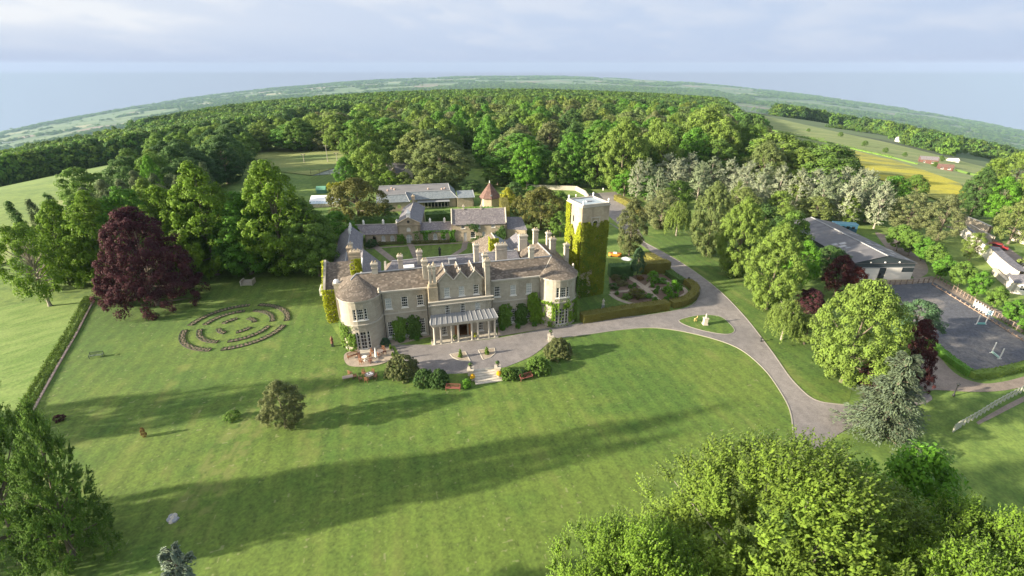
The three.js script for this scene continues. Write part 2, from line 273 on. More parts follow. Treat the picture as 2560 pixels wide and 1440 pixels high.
// crown built of leaf clumps spread through the outer part of an uneven envelope
function crown(o) {
  const L = new Leaves(o.seed), r = L.r, prof = PROFILE[o.shape], s1 = r() * 50, cl = [];
  const env = (t, a) => prof(t) * o.R * (1 - o.rough + 2 * o.rough * fbm(s1 + Math.cos(a) * 1.3 + t * 2.6, s1 + Math.sin(a) * 1.3 - t * 1.9, 3));
  const area = []; let sum = 0;                                                // share of the envelope's surface at each height
  for (let i = 0; i < 60; i++) { const t = (i + 0.5) / 60, p0 = prof(i / 60 + 1e-4), p1 = prof((i + 1) / 60 - 1e-4); area.push(sum += (prof(t) + 0.04) * Math.hypot((p1 - p0) * o.R, o.H / 60) * (t < 0.12 ? 0.7 : 1)); }
  for (let i = 0; i < o.clumps; i++) {
    const pick = r() * sum; let t = (area.findIndex((x) => x >= pick) + r()) / 60;
    const a = r() * 6.2832, inner = r() < (o.inner ?? 0.25), q = inner ? 0.30 + 0.45 * r() : t > 0.82 ? 0.15 + 0.9 * Math.sqrt(r()) : 0.80 + 0.26 * r(), R = env(t, a);
    cl.push([Math.cos(a) * R * q, o.y0 + t * o.H, Math.sin(a) * R * q, o.cr * (0.65 + 0.75 * r()) * (inner ? 1.1 : 1), 1 + (o.vary ?? 0.16) * (r() - 0.5) * 2, a, t]);
  }
  const per = Math.round(o.leaves / o.clumps), cy = o.y0 + o.H * 0.42;
  for (const [cx, cyy, cz, cr, tone] of cl) {
    let ox = cx / o.R, oy = (cyy - cy) / (o.H * 0.6), oz = cz / o.R; const ol = Math.hypot(ox, oy, oz) || 1; ox /= ol; oy /= ol; oz /= ol;
    if (o.twigs) {                                                          // sprays of leaves along twigs that reach up and out
      for (let w = 0; w < o.twigs; w++) {
        const d = dirOn(r), dx = ox * 0.75 + d[0] * 0.85, dy = oy * 0.5 + 0.55 + d[1] * 0.75, dz = oz * 0.75 + d[2] * 0.85, dl = Math.hypot(dx, dy, dz), tw = cr * (0.7 + 0.9 * r());
        const n = Math.round(per / o.twigs), shade1 = tone * (1 + 0.12 * (r() - 0.5));
        for (let k = 0; k < n; k++) {
          const s = (k + 0.3) / n, e = dirOn(r), j = cr * 0.20 * (1.15 - s);
          const nx = e[0] * 0.8 + ox * 0.35, ny = 0.75 + e[1] * 0.6, nz = e[2] * 0.8 + oz * 0.35, nl = Math.hypot(nx, ny, nz);
          L.leaf(cx + dx / dl * tw * s + e[0] * j, cyy + dy / dl * tw * s + e[1] * j, cz + dz / dl * tw * s + e[2] * j, nx / nl, ny / nl, nz / nl, dx + e[2] * 0.9, dy + e[0] * 0.5, dz + e[1] * 0.9, o.leaf * (0.7 + 0.6 * r()), o.leaf * o.asp * (0.7 + 0.6 * r()), L.tint(o.jit ?? 0.15, shade1), nx / nl + ox * 0.5, ny / nl + oy * 0.5, nz / nl + oz * 0.5);
        }
      }
      continue;
    }
    for (let k = 0; k < per; k++) {
      let d = dirOn(r); if (d[1] < -0.3 && r() < 0.6) d = [d[0], -d[1], d[2]];
      const dx = d[0] + ox * 0.45, dy = d[1] + oy * 0.35 + 0.1, dz = d[2] + oz * 0.45, dl = Math.hypot(dx, dy, dz), q = cr * (0.55 + 0.5 * r()), e = dirOn(r);
      const nx = dx / dl + e[0] * 0.75, ny = dy / dl + e[1] * 0.75 + 0.25, nz = dz / dl + e[2] * 0.75, nl = Math.hypot(nx, ny, nz);
      L.leaf(cx + dx / dl * q, cyy + dy / dl * q * (o.flat ?? 0.8), cz + dz / dl * q, nx / nl, ny / nl, nz / nl, e[1], e[2] + (o.hang ?? 0), e[0], o.leaf * (0.65 + 0.7 * r()), o.leaf * o.asp * (0.65 + 0.7 * r()), L.tint(o.jit ?? 0.15, tone), nx / nl * 0.8 + dx / dl * 0.7, ny / nl * 0.8 + dy / dl * 0.7, nz / nl * 0.8 + dz / dl * 0.7);
    }
  }
  return { geo: L.geo(), clumps: cl };
}
function trunk(o, clumps, limbs = 14) {
  const r = rng(o.seed + 5), g = [bar([0, -0.3, 0], [0, o.y0 + o.H * 0.25, 0], o.tr, 9, o.tr * 0.72), bar([0, o.y0 + o.H * 0.25, 0], [o.R * 0.04, o.y0 + o.H * 0.82, 0], o.tr * 0.72, 7, o.tr * 0.12)];
  g.push(bar([0, -0.3, 0], [0, 0.7, 0], o.tr * 1.55, 9, o.tr * 0.98));
  const step = Math.max(1, Math.floor(clumps.length / limbs));
  for (let i = 0; i < clumps.length; i += step) { const c = clumps[i], y = Math.max(o.y0 * 0.8, Math.min(c[1] - 0.8, o.y0 + o.H * (0.05 + 0.5 * c[6]))); g.push(bar([0, y, 0], [c[0] * 0.55, lerp(y, c[1], 0.55) , c[2] * 0.55], o.tr * 0.34, 5, o.tr * 0.18), bar([c[0] * 0.55, lerp(y, c[1], 0.55), c[2] * 0.55], [c[0] * 0.97, c[1], c[2] * 0.97], o.tr * 0.18, 4, o.tr * 0.06)); }
  return merge(g);
}
// tiers of flat, spreading branches (cedar)
function cedarCrown(seed, H, R, n, leafLen, tiers = 9) {
  const L = new Leaves(seed), r = L.r, limbs = [];
  for (let k = 0; k < tiers; k++) {
    const t = k / (tiers - 1), y = H * (0.10 + 0.86 * t), reach = R * (1.06 - 0.82 * t) * (0.85 + 0.3 * r()), nb = Math.max(4, Math.round(9 - 4 * t));
    for (let b = 0; b < nb; b++) {
      const a = (b + r() * 0.9) / nb * 6.2832 + k, len = reach * (0.62 + 0.5 * r()), rise = H * 0.02, cosA = Math.cos(a), sinA = Math.sin(a), tone = 1 + 0.22 * (r() - 0.5);
      limbs.push([[0, y - 0.6, 0], [cosA * len * 0.9, y + rise, sinA * len * 0.9]]);
      const m = Math.round(n / (tiers * 6.5));
      for (let i = 0; i < m; i++) {
        const s = Math.pow(r(), 0.7), w = (r() - 0.5) * len * 0.62 * (0.25 + s) * (1.15 - s * 0.5), x = len * s, dy = rise * s * 4 - s * s * H * 0.05 - Math.abs(w) * 0.16 + (r() - 0.5) * 0.5 - (r() < 0.22 ? r() * 0.9 : 0);
        const e = dirOn(r), nx = e[0] * 0.7, ny = 1, nz = e[2] * 0.7, nl = Math.hypot(nx, ny, nz);
        L.leaf(cosA * x - sinA * w, y + dy, sinA * x + cosA * w, nx / nl, ny / nl, nz / nl, cosA - sinA * w * 0.3 + e[0] * 0.5, -0.12 + e[1] * 0.2, sinA + cosA * w * 0.3 + e[2] * 0.5, leafLen * (0.6 + 0.8 * r()), leafLen * 0.34 * (0.7 + 0.6 * r()), L.tint(0.16, tone), nx / nl * 0.7 + cosA * 0.4, ny / nl, nz / nl * 0.7 + sinA * 0.4);
      }
    }
  }
  return { geo: L.geo(), limbs };
}
// long hanging strings of leaves (weeping birch, willow)
function weepCrown(seed, H, R, n, leafLen) {
  const L = new Leaves(seed), r = L.r, strings = 260;
  for (let k = 0; k < strings; k++) {
    const a = r() * 6.2832, q = Math.sqrt(r()), x0 = Math.cos(a) * R * q, z0 = Math.sin(a) * R * q, top = H * (1 - 0.42 * q * q) * (0.86 + 0.16 * r()), len = (top - H * 0.06) * (0.35 + 0.65 * r()) * (0.4 + 0.6 * q), tone = 1 + 0.3 * (r() - 0.5), m = Math.round(n / strings);
    for (let i = 0; i < m; i++) { const s = r(), e = dirOn(r), nx = e[0] + x0 / R * 0.5, ny = e[1] * 0.6 + 0.4, nz = e[2] + z0 / R * 0.5, nl = Math.hypot(nx, ny, nz); L.leaf(x0 * (1 + 0.07 * s) + e[0] * 0.22, top - len * s + e[1] * 0.2, z0 * (1 + 0.07 * s) + e[2] * 0.22, nx / nl, ny / nl, nz / nl, e[1] * 0.5, -1, e[0] * 0.5, leafLen * (0.7 + 0.6 * r()), leafLen * 0.36, L.tint(0.15, tone), nx / nl + x0 / R * 0.4, ny / nl + 0.2, nz / nl + z0 / R * 0.4); }
  }
  return L.geo();
}
const leafMat = (r, g, b, through = 0.34) => new THREE.MeshPhysicalMaterial({ color: lin(r * 1.17, g * 1.33, b * 1.15), vertexColors: true, roughness: 0.95, specularIntensity: 0.3, transmission: through, thickness: 0, side: THREE.DoubleSide });
const G_ = {                                                                   // foliage colours
  lime: leafMat(0.125, 0.190, 0.022, 0.4), fresh: leafMat(0.085, 0.175, 0.024), beech: leafMat(0.132, 0.180, 0.026, 0.42), oak: leafMat(0.135, 0.184, 0.037), mid: leafMat(0.104, 0.164, 0.032), dark: leafMat(0.062, 0.108, 0.032), deep: leafMat(0.050, 0.092, 0.032),
  olive: leafMat(0.145, 0.165, 0.055), holm: leafMat(0.112, 0.116, 0.050), taupe: leafMat(0.142, 0.146, 0.070), silver: leafMat(0.262, 0.262, 0.200, 0.25), silver2: leafMat(0.205, 0.225, 0.150, 0.25), copper: leafMat(0.054, 0.016, 0.024, 0.25), copper2: leafMat(0.058, 0.017, 0.022, 0.25), red: leafMat(0.135, 0.030, 0.030),
  blue: leafMat(0.098, 0.116, 0.082, 0.2), blue2: leafMat(0.155, 0.175, 0.155, 0.2), spruce: leafMat(0.078, 0.098, 0.050, 0.2), chestnut: leafMat(0.150, 0.198, 0.043), flower: leafMat(0.128, 0.150, 0.056), bright: leafMat(0.105, 0.215, 0.022, 0.4), birch: leafMat(0.130, 0.165, 0.040), brown: leafMat(0.108, 0.102, 0.030), yew: leafMat(0.128, 0.108, 0.026), hedge: leafMat(0.055, 0.092, 0.022, 0.25), vine: leafMat(0.225, 0.225, 0.014, 0.35), ivy: leafMat(0.090, 0.140, 0.022), golden: leafMat(0.30, 0.27, 0.03), shrubBrown: leafMat(0.130, 0.120, 0.055), bluegreen: leafMat(0.075, 0.125, 0.070), fir: leafMat(0.095, 0.110, 0.060, 0.2), rust: leafMat(0.16, 0.085, 0.035),
};
const PROTO = {};
function proto(kind, i) {
  const key = kind + i; if (PROTO[key]) return PROTO[key];
  const s = 1000 + i * 77 + kind.length * 311 + kind.charCodeAt(0) * 13; let o, c, crownGeo, trunkGeo, size;
  const K = {
    round: { shape: 'round', H: 15, y0: 2.6, R: 7, rough: 0.30, clumps: 135, cr: 1.55, leaf: 0.62, asp: 0.62, leaves: 11500, tr: 0.48 },
    broad: { shape: 'round', H: 13, y0: 2.2, R: 9, rough: 0.36, clumps: 150, cr: 1.7, leaf: 0.64, asp: 0.62, leaves: 12500, tr: 0.6 },
    lime: { shape: 'tall', H: 19, y0: 1.0, R: 6.2, rough: 0.28, clumps: 300, cr: 1.05, leaf: 0.5, asp: 0.62, leaves: 20000, tr: 0.5 },
    dense: { shape: 'oval', H: 15, y0: 0.6, R: 5.6, rough: 0.18, clumps: 210, cr: 1.0, leaf: 0.42, asp: 0.55, leaves: 17000, tr: 0.45, vary: 0.22 },
    poplar: { shape: 'spire', H: 14, y0: 1.8, R: 3.6, rough: 0.30, clumps: 120, cr: 0.95, leaf: 0.40, asp: 0.5, leaves: 12000, tr: 0.28, twigs: 9, inner: 0.4, vary: 0.2 },
    conifer: { shape: 'cone', H: 17, y0: 0.8, R: 4.4, rough: 0.34, clumps: 120, cr: 1.15, leaf: 0.58, asp: 0.34, leaves: 9500, tr: 0.35, hang: -0.6, vary: 0.2 },
    young: { shape: 'oval', H: 6.2, y0: 1.4, R: 2.6, rough: 0.16, clumps: 70, cr: 0.75, leaf: 0.42, asp: 0.6, leaves: 6500, tr: 0.12 },
    shrub: { shape: 'dome', H: 2.4, y0: 0.05, R: 2.4, rough: 0.05, clumps: 260, cr: 0.24, leaf: 0.17, asp: 0.5, leaves: 20000, tr: 0.12, vary: 0.2 },
    bush: { shape: 'round', H: 2.0, y0: 0.02, R: 1.2, rough: 0.34, clumps: 34, cr: 0.42, leaf: 0.26, asp: 0.5, leaves: 1600, tr: 0.06, vary: 0.25 },
    ball: { shape: 'round', H: 1.0, y0: 0.0, R: 0.5, rough: 0.05, clumps: 70, cr: 0.14, leaf: 0.11, asp: 0.6, leaves: 2200, tr: 0.05 },
    topiary: { shape: 'cone', H: 1.0, y0: 0.0, R: 0.42, rough: 0.05, clumps: 80, cr: 0.10, leaf: 0.09, asp: 0.6, leaves: 2200, tr: 0.04 },
    copper: { shape: 'bell', H: 18, y0: 0.5, R: 10, rough: 0.20, clumps: 420, cr: 1.1, leaf: 0.44, asp: 0.5, leaves: 42000, tr: 0.6, vary: 0.2 },
    cover: { shape: 'pointed', H: 18, y0: 0.5, R: 9, rough: 0.24, clumps: 420, cr: 1.0, leaf: 0.27, asp: 0.55, leaves: 82000, tr: 0.6, vary: 0.2, twigs: 8, hang: -0.4 },
    beech: { shape: 'round', H: 17, y0: 3, R: 12, rough: 0.22, clumps: 700, cr: 1.35, leaf: 0.27, asp: 0.52, leaves: 235000, tr: 0.42, twigs: 16, inner: 0.26, vary: 0.24, jit: 0.2 },
    chestnut: { shape: 'oval', H: 17, y0: 0.6, R: 8, rough: 0.22, clumps: 380, cr: 1.05, leaf: 0.46, asp: 0.55, leaves: 34000, tr: 0.5, vary: 0.14 },
    open: { shape: 'round', H: 13, y0: 3.0, R: 7, rough: 0.42, clumps: 75, cr: 1.5, leaf: 0.5, asp: 0.6, leaves: 9000, tr: 0.42, inner: 0.15 },
    canopy: { shape: 'round', H: 14, y0: 1.5, R: 7, rough: 0.32, clumps: 75, cr: 1.8, leaf: 0.85, asp: 0.65, leaves: 4200, tr: 0.4 },
    far: { shape: 'round', H: 11, y0: 0.3, R: 6.5, rough: 0.34, clumps: 40, cr: 2.0, leaf: 1.5, asp: 0.7, leaves: 900, tr: 0.4 },
  }[kind];
  if (kind === 'cedar') { const q = cedarCrown(s, 15, 8.5, 17000, 0.62); crownGeo = q.geo; trunkGeo = merge([bar([0, -0.3, 0], [0, 8, 0], 0.6, 8, 0.35), bar([0, 8, 0], [0, 14.4, 0], 0.35, 7, 0.06), ...q.limbs.map(([a, b]) => bar(a, b, 0.13, 4, 0.04))]); size = [15, 8.5]; }
  else if (kind === 'weeping') { crownGeo = weepCrown(s, 10, 4, 11000, 0.42); trunkGeo = merge([bar([0, -0.2, 0], [0.2, 8.6, 0], 0.24, 7, 0.06), ...[0, 1, 2, 3, 4, 5].map((k) => bar([0.1, 4.2 + k * 0.6, 0], [Math.cos(k * 1.3) * 2.4, 7.2 + k * 0.3, Math.sin(k * 1.3) * 2.4], 0.09, 5, 0.03))]); size = [10, 4]; }
  else { o = { ...K, seed: s }; c = crown(o); crownGeo = c.geo; trunkGeo = trunk(o, c.clumps, { young: 6, shrub: 6, bush: 4, ball: 2, topiary: 2, far: 3, open: 40, beech: 24, copper: 14, chestnut: 8, poplar: 20 }[kind] ?? 14); size = [K.y0 + K.H + K.cr * 0.5, K.R * (1 + K.rough * 0.3) + K.cr * 0.35]; }
  return PROTO[key] = { crownGeo, trunkGeo, size };
}
const VARIANTS = { round: 4, broad: 3, lime: 3, dense: 2, poplar: 3, conifer: 3, canopy: 3, young: 2, shrub: 2, bush: 3, ball: 1, topiary: 1, copper: 1, cover: 2, beech: 2, chestnut: 2, cedar: 1, weeping: 1, open: 1, far: 2 };
const built = {}; let plantCount = 0;
// a plant of a kind, standing at a point, of a height and a half-width in metres
function plant(kind, pos, h, w, mat, label, category, group, name, bark = M.bark, parent = null) {
  const i = plantCount++ % VARIANTS[kind], p = proto(kind, i), key = kind + i + mat.uuid + bark.uuid;
  let t;
  if (!built[key]) {
    t = built[key] = new THREE.Group();
    part('trunk', p.trunkGeo, bark, t); part('crown', p.crownGeo, mat, t);
  } else t = built[key].clone();
  t.name = numbered(name); scene.add(t); t.userData = {};
  t.position.copy(pos); t.rotation.set(0, (plantCount * 2.399) % 6.283, 0); t.scale.set(w / p.size[1], h / p.size[0], w / p.size[1]);
  return tag(t, label, category, group);
}
// ───────────────────────── ground, fields, drives ─────────────────────────
const FARM = 290;                                                               // a patchwork of hedged fields and woods
function parcel(x, z) {
  const gx = x / FARM, gz = z / (FARM * 0.8); let f1 = 9, f2 = 9, id = 0;
  for (let j = -1; j <= 1; j++) for (let i = -1; i <= 1; i++) {
    const cx = Math.floor(gx) + i, cz = Math.floor(gz) + j, h = LAT[((cx * 73 + cz * 179) & 65535)], k = LAT[((cx * 191 + cz * 37 + 71) & 65535)];
    const d = Math.hypot(cx + 0.12 + 0.76 * h - gx, cz + 0.12 + 0.76 * k - gz);
    if (d < f1) { f2 = f1; f1 = d; id = (cx * 331 + cz * 977) & 65535; } else if (d < f2) f2 = d;
  }
  return { edge: (f2 - f1) * FARM, id: LAT[id], id2: LAT[(id * 7 + 13) & 65535], wood: fbm(x * 0.0011 + 60, z * 0.0019 + 8, 3) + 0.22 * (LAT[(id + 999) & 65535] - 0.5) };
}
const FARM_SIZE = 19000;
M.farmland = std({ roughness: 1, map: (() => {
  const t = texture('farmland', 2048, FARM_SIZE, (a, b, X, Y) => {
    const x = X - FARM_SIZE / 2, z = Y - FARM_SIZE / 2 - 3000, p = parcel(x, z), n = fbm(X * 0.012, Y * 0.012, 3);
    let c = p.id < 0.45 ? mix3([0.055, 0.105, 0.028], [0.085, 0.140, 0.040], p.id2) : p.id < 0.72 ? [0.110, 0.160, 0.055] : p.id < 0.86 ? [0.080, 0.135, 0.050] : p.id < 0.95 ? [0.180, 0.140, 0.105] : [0.240, 0.240, 0.130];
    if (p.wood > 0.475) c = [0.045, 0.075, 0.026];
    if (p.edge < 10) c = [0.040, 0.070, 0.024];
    return mul3(c, 0.66 + 0.34 * n);
  });
  return t;
})() });
function rings(rs, n) {
  const g = new THREE.BufferGeometry(), p = [], uv = [], ix = [];
  rs.forEach((r) => { for (let k = 0; k <= n; k++) { const a = k / n * 2 * Math.PI, x = Math.sin(a) * r, z = -90 - Math.cos(a) * r; p.push(x, land(x, z), z); uv.push(x, z); } });
  for (let j = 0; j + 1 < rs.length; j++) for (let k = 0; k < n; k++) { const a = j * (n + 1) + k, b = a + n + 1; ix.push(a, a + 1, b, b, a + 1, b + 1); }
  g.setAttribute('position', new THREE.Float32BufferAttribute(p, 3)); g.setAttribute('uv', new THREE.Float32BufferAttribute(uv, 2)); g.setIndex(ix); g.computeVertexNormals();
  if (g.attributes.normal.getY(0) < 0) { for (let i = 0; i < ix.length; i += 3) { const q = ix[i + 1]; ix[i + 1] = ix[i + 2]; ix[i + 2] = q; } g.setIndex(ix); g.computeVertexNormals(); }
  return g;
}
{
  const near = [0.01, 60, 118]; for (let r = 130; r <= 420; r += 12) near.push(r);
  structure('ground', rings(near, 240), M.grass);
  const far = [418]; for (let r = 418; r < 9200; r *= 1.032) far.push(r * 1.032);
  const g = rings(far, 300), u = g.attributes.uv; for (let i = 0; i < u.count; i++) u.setXY(i, u.getX(i) + FARM_SIZE / 2, u.getY(i) + FARM_SIZE / 2 + 3000);
  structure('farmland', g, M.farmland);
}
// a sheet draped over the land from points seen in the photograph
function drape(pts, lift, step = 0, turn = 0, hole = null) {
  const sh = new THREE.Shape(pts.map((p) => new THREE.Vector2(p.x, -p.z))); if (hole) sh.holes.push(new THREE.Path(hole.map((p) => new THREE.Vector2(p.x, -p.z))));
  let g = new THREE.ShapeGeometry(sh, 1); g.deleteAttribute('uv'); g.deleteAttribute('normal');
  if (step) g = new TessellateModifier(step, 9).modify(g);
  g = g.index ? g.toNonIndexed() : g;
  const q = g.attributes.position, uv = new Float32Array(q.count * 2), c = Math.cos(turn), s = Math.sin(turn);
  for (let i = 0; i < q.count; i++) { const x = q.getX(i), z = -q.getY(i); q.setXYZ(i, x, land(x, z) + lift, z); uv[2 * i] = x * c - z * s + 110; uv[2 * i + 1] = -z * c - x * s + 60; }
  const o = new THREE.BufferGeometry(); o.setAttribute('position', q); o.setAttribute('uv', new THREE.BufferAttribute(uv, 2)); o.computeVertexNormals();
  if (o.attributes.normal.getY(0) < 0) { const a = q.array; for (let i = 0; i < a.length; i += 9) for (let k = 0; k < 3; k++) { const t = a[i + 3 + k]; a[i + 3 + k] = a[i + 6 + k]; a[i + 6 + k] = t; } const w = uv; for (let i = 0; i < w.length; i += 6) for (let k = 0; k < 2; k++) { const t = w[i + 2 + k]; w[i + 2 + k] = w[i + 4 + k]; w[i + 4 + k] = t; } o.computeVertexNormals(); }
  return o;
}
const px = (list) => list.map(([x, y]) => at(x, y));
const curve = (pts, n, closed = false) => new THREE.CatmullRomCurve3(pts, closed, 'centripetal').getPoints(n);
const TURN = HA;                                                                 // the mower ran square to the house front
// a low edging along a line
function edging(pts, w, h, base = 0) {
  const f = new Faces();
  for (let i = 0; i + 1 < pts.length; i++) {
    const a = pts[i], b = pts[i + 1], d = b.clone().sub(a).setY(0).normalize(), s = V(d.z, 0, -d.x).multiplyScalar(w / 2), A = a.clone().add(s), B = b.clone().add(s), C = b.clone().sub(s), D = a.clone().sub(s), y0 = (p) => land(p.x, p.z) + base - 0.05, y1 = (p) => land(p.x, p.z) + base + h, t = (p, y) => [p.x, y(p), p.z];
    f.quad(t(A, y1), t(B, y1), t(C, y1), t(D, y1)).quad(t(A, y0), t(B, y0), t(B, y1), t(A, y1)).quad(t(D, y0), t(A, y0), t(A, y1), t(D, y1)).quad(t(C, y0), t(D, y0), t(D, y1), t(C, y1)).quad(t(B, y0), t(C, y0), t(C, y1), t(B, y1));
  }
  return f.geo();
}
const HAHA = px([[238, 748], [226, 768], [190, 838], [148, 910], [98, 1000], [60, 1072]]);
// mown lawns in front of and beside the house
structure('lawn', drape([...HAHA, V(-70, 0, -20), V(-60, 0, 20), V(60, 0, 20), V(44, 0, -36), ...curve(px([[1982, 1092], [1975, 1030], [1950, 980], [1905, 920], [1840, 870], [1740, 838], [1640, 822], [1560, 826], [1450, 840], [1330, 900], [1240, 925], [1100, 940], [990, 905]]), 40), ...px([[985, 870], [870, 880], [820, 800], [800, 690], [600, 690], [300, 700]])], 0.02, 0, TURN), M.lawn);
structure('lawn', drape([...curve(px([[2120, 1012], [2040, 1000], [1990, 960], [1930, 880], [1860, 790], [1790, 720], [1700, 650], [1590, 590]]), 30), ...px([[1900, 560], [2000, 700], [2150, 900]])], 0.02, 0, TURN), M.lawn);
// the drive: from the forecourt past the garden, out to the right, and back behind the tower
const driveNear = curve(px([[985, 862], [1010, 900], [1080, 934], [1165, 934]]), 12);
const DRIVE = [...driveNear, ...curve(px([[1265, 918], [1330, 890], [1378, 852]]), 10), ...curve(px([[1390, 846], [1460, 838], [1560, 824], [1640, 820], [1740, 836], [1840, 868], [1905, 918], [1950, 978], [1975, 1028], [1982, 1092], [1975, 1150]]), 40), ...curve(px([[2040, 1150], [2090, 1090], [2160, 1056], [2250, 1024], [2330, 1000], [2320, 984], [2220, 1000], [2120, 1014], [2040, 1001], [1990, 961], [1930, 880], [1860, 790], [1790, 720], [1700, 655], [1600, 600], [1530, 560], [1440, 500]]), 60), ...px([[1400, 470], [1420, 456], [1540, 462], [1536, 480], [1470, 484]]), ...curve(px([[1490, 510], [1560, 575], [1640, 640], [1700, 690], [1735, 726], [1742, 752], [1720, 768], [1640, 785], [1500, 800], [1400, 818]]), 40), ...curve(px([[1360, 822], [1240, 846], [1085, 862]]), 12)];
structure('drive', drape(DRIVE, 0.045), M.drive);
structure('kerb', edging(curve(px([[1390, 846], [1460, 838], [1560, 824], [1640, 820], [1740, 836], [1840, 868], [1905, 918], [1950, 978], [1975, 1028], [1982, 1092], [1975, 1150]]), 60), 0.14, 0.09), M.kerbStone);
structure('kerb', edging(curve(px([[2120, 1014], [2040, 1001], [1990, 961], [1930, 880], [1860, 790], [1790, 720], [1700, 655], [1600, 600]]), 50), 0.14, 0.09), M.kerbStone);
structure('kerb', edging(curve(px([[1400, 818], [1500, 800], [1640, 785], [1720, 768], [1742, 752]]), 30), 0.12, 0.08), M.kerbStone);
const island = curve(px([[1697, 803], [1712, 796], [1760, 788], [1800, 792], [1826, 812], [1836, 828], [1822, 836], [1780, 832], [1720, 816]]), 40, true);
structure('grass_island', drape(island, 0.08, 0, TURN - 0.5), M.lawn);
structure('kerb', edging(island, 0.12, 0.10), M.kerbStone);
structure('gravel_bed', drape(px([[962, 846], [1075, 830], [1078, 842], [985, 864], [962, 868]]), 0.055), M.gravel);
structure('gravel_bed', drape(px([[1245, 812], [1355, 800], [1395, 816], [1360, 822], [1244, 842]]), 0.055), M.gravel);
const isl1 = px([[1125, 886], [1163, 880], [1176, 904], [1150, 902], [1132, 894]]), isl2 = px([[1196, 876], [1236, 871], [1238, 884], [1226, 894], [1208, 900]]);
structure('gravel_island', drape(isl1, 0.07), M.gravel); structure('gravel_island', drape(isl2, 0.07), M.gravel);
structure('kerb', edging([...isl1, isl1[0]], 0.14, 0.10), M.stonePale); structure('kerb', edging([...isl2, isl2[0]], 0.14, 0.10), M.stonePale);
structure('terrace', drape(curve(px([[862, 886], [880, 878], [920, 872], [975, 868], [985, 880], [980, 898], [950, 912], [905, 918], [870, 914]]), 40, true), 0.10), M.gravel);
// riding arena and its tracks
structure('riding_arena', drape(px([[2195, 715], [2335, 706], [2600, 862], [2600, 912], [2432, 950], [2300, 840]]), 0.03, 0, 0.6), M.arena);
structure('track', drape(curve(px([[2290, 700], [2320, 680], [2300, 640], [2240, 600], [2190, 580], [2200, 600], [2280, 690]]), 30), 0.02), M.track);
structure('track', drape([...px([[2130, 700], [2290, 696], [2330, 690], [2450, 752], [2600, 828], [2600, 850], [2450, 772], [2335, 708], [2190, 714]])], 0.022), M.track);
structure('track', drape([...curve(px([[2300, 1010], [2300, 940], [2310, 880], [2325, 872]]), 10), ...curve(px([[2345, 890], [2400, 942], [2450, 958], [2500, 956], [2600, 930]]), 16), ...curve(px([[2600, 958], [2500, 978], [2420, 980], [2330, 976], [2300, 985]]), 14)], 0.05), M.track);
structure('bare_earth', drape(px([[2560, 990], [2520, 1010], [2480, 1032], [2440, 1056], [2446, 1062], [2490, 1040], [2560, 1004]]), 0.03), M.track);
// open fields down the slopes
const field = (name, list, mat, lift = 0.3, step = 9, turn = 0) => structure(name, drape(px(list), lift, step, turn), mat);
M.buttercup = std({ roughness: 1, map: texture('buttercup', 512, 120, (a, b, X, Y) => mul3(mix3([0.210, 0.225, 0.035], [0.430, 0.390, 0.018], sstep(0.33, 0.62, fbm(a * 5, b * 9, 4))), 0.85 + (vn(X * 2, Y * 2) - 0.5) * 0.4)) });
M.paleField = std({ roughness: 1, map: texture('paleField', 512, 160, (a, b, X, Y) => mul3(mix3([0.175, 0.235, 0.060], [0.245, 0.285, 0.090], sstep(0.3, 0.7, fbm(a * 4, b * 22, 4))), 0.85 + (vn(X * 1.5, Y * 1.5) - 0.5) * 0.3)) });
M.oliveField = std({ roughness: 1, map: texture('oliveField', 512, 120, (a, b, X, Y) => mul3(mix3([0.120, 0.180, 0.040], [0.205, 0.235, 0.065], sstep(0.3, 0.7, fbm(a * 6, b * 12, 4))), 0.9 + (vn(X * 2, Y * 2) - 0.5) * 0.3)) });
M.court = std({ color: lin(0.155, 0.185, 0.165), roughness: 0.95 });
field('field', [[1815, 276], [1920, 292], [2100, 332], [2240, 362], [2420, 408], [2600, 455], [2600, 505], [2420, 470], [2300, 480], [2130, 440], [1990, 370], [1850, 310]], M.paleField);
field('buttercup_field', [[2050, 362], [2140, 380], [2230, 402], [2320, 432], [2400, 462], [2420, 500], [2390, 520], [2280, 480], [2180, 445], [2110, 410]], M.buttercup, 0.6);
field('field', [[560, 392], [640, 372], [760, 366], [880, 360], [900, 400], [780, 440], [600, 420]], M.oliveField, 0.3, 8);
field('field', [[0, 578], [80, 560], [150, 545], [200, 530], [180, 500], [130, 505], [135, 540], [60, 566], [0, 572]], M.paleField, 0.3, 8);
field('field', [[-60, 575], [40, 568], [140, 552], [160, 580], [60, 640], [-60, 690]], M.paleField, 0.35, 8);
field('meadow', [[-160, 800], [40, 760], [150, 752], [232, 742], [205, 790], [120, 920], [20, 1060], [-160, 1060]], M.meadow, 0.03, 0, 0.9);
field('bowling_lawn', [[776, 444], [830, 436], [900, 430], [900, 466], [784, 474]], M.lawn, 0.1, 0);
field('tennis_court', [[770, 408], [868, 398], [880, 432], [778, 440]], M.court, 0.1, 0);
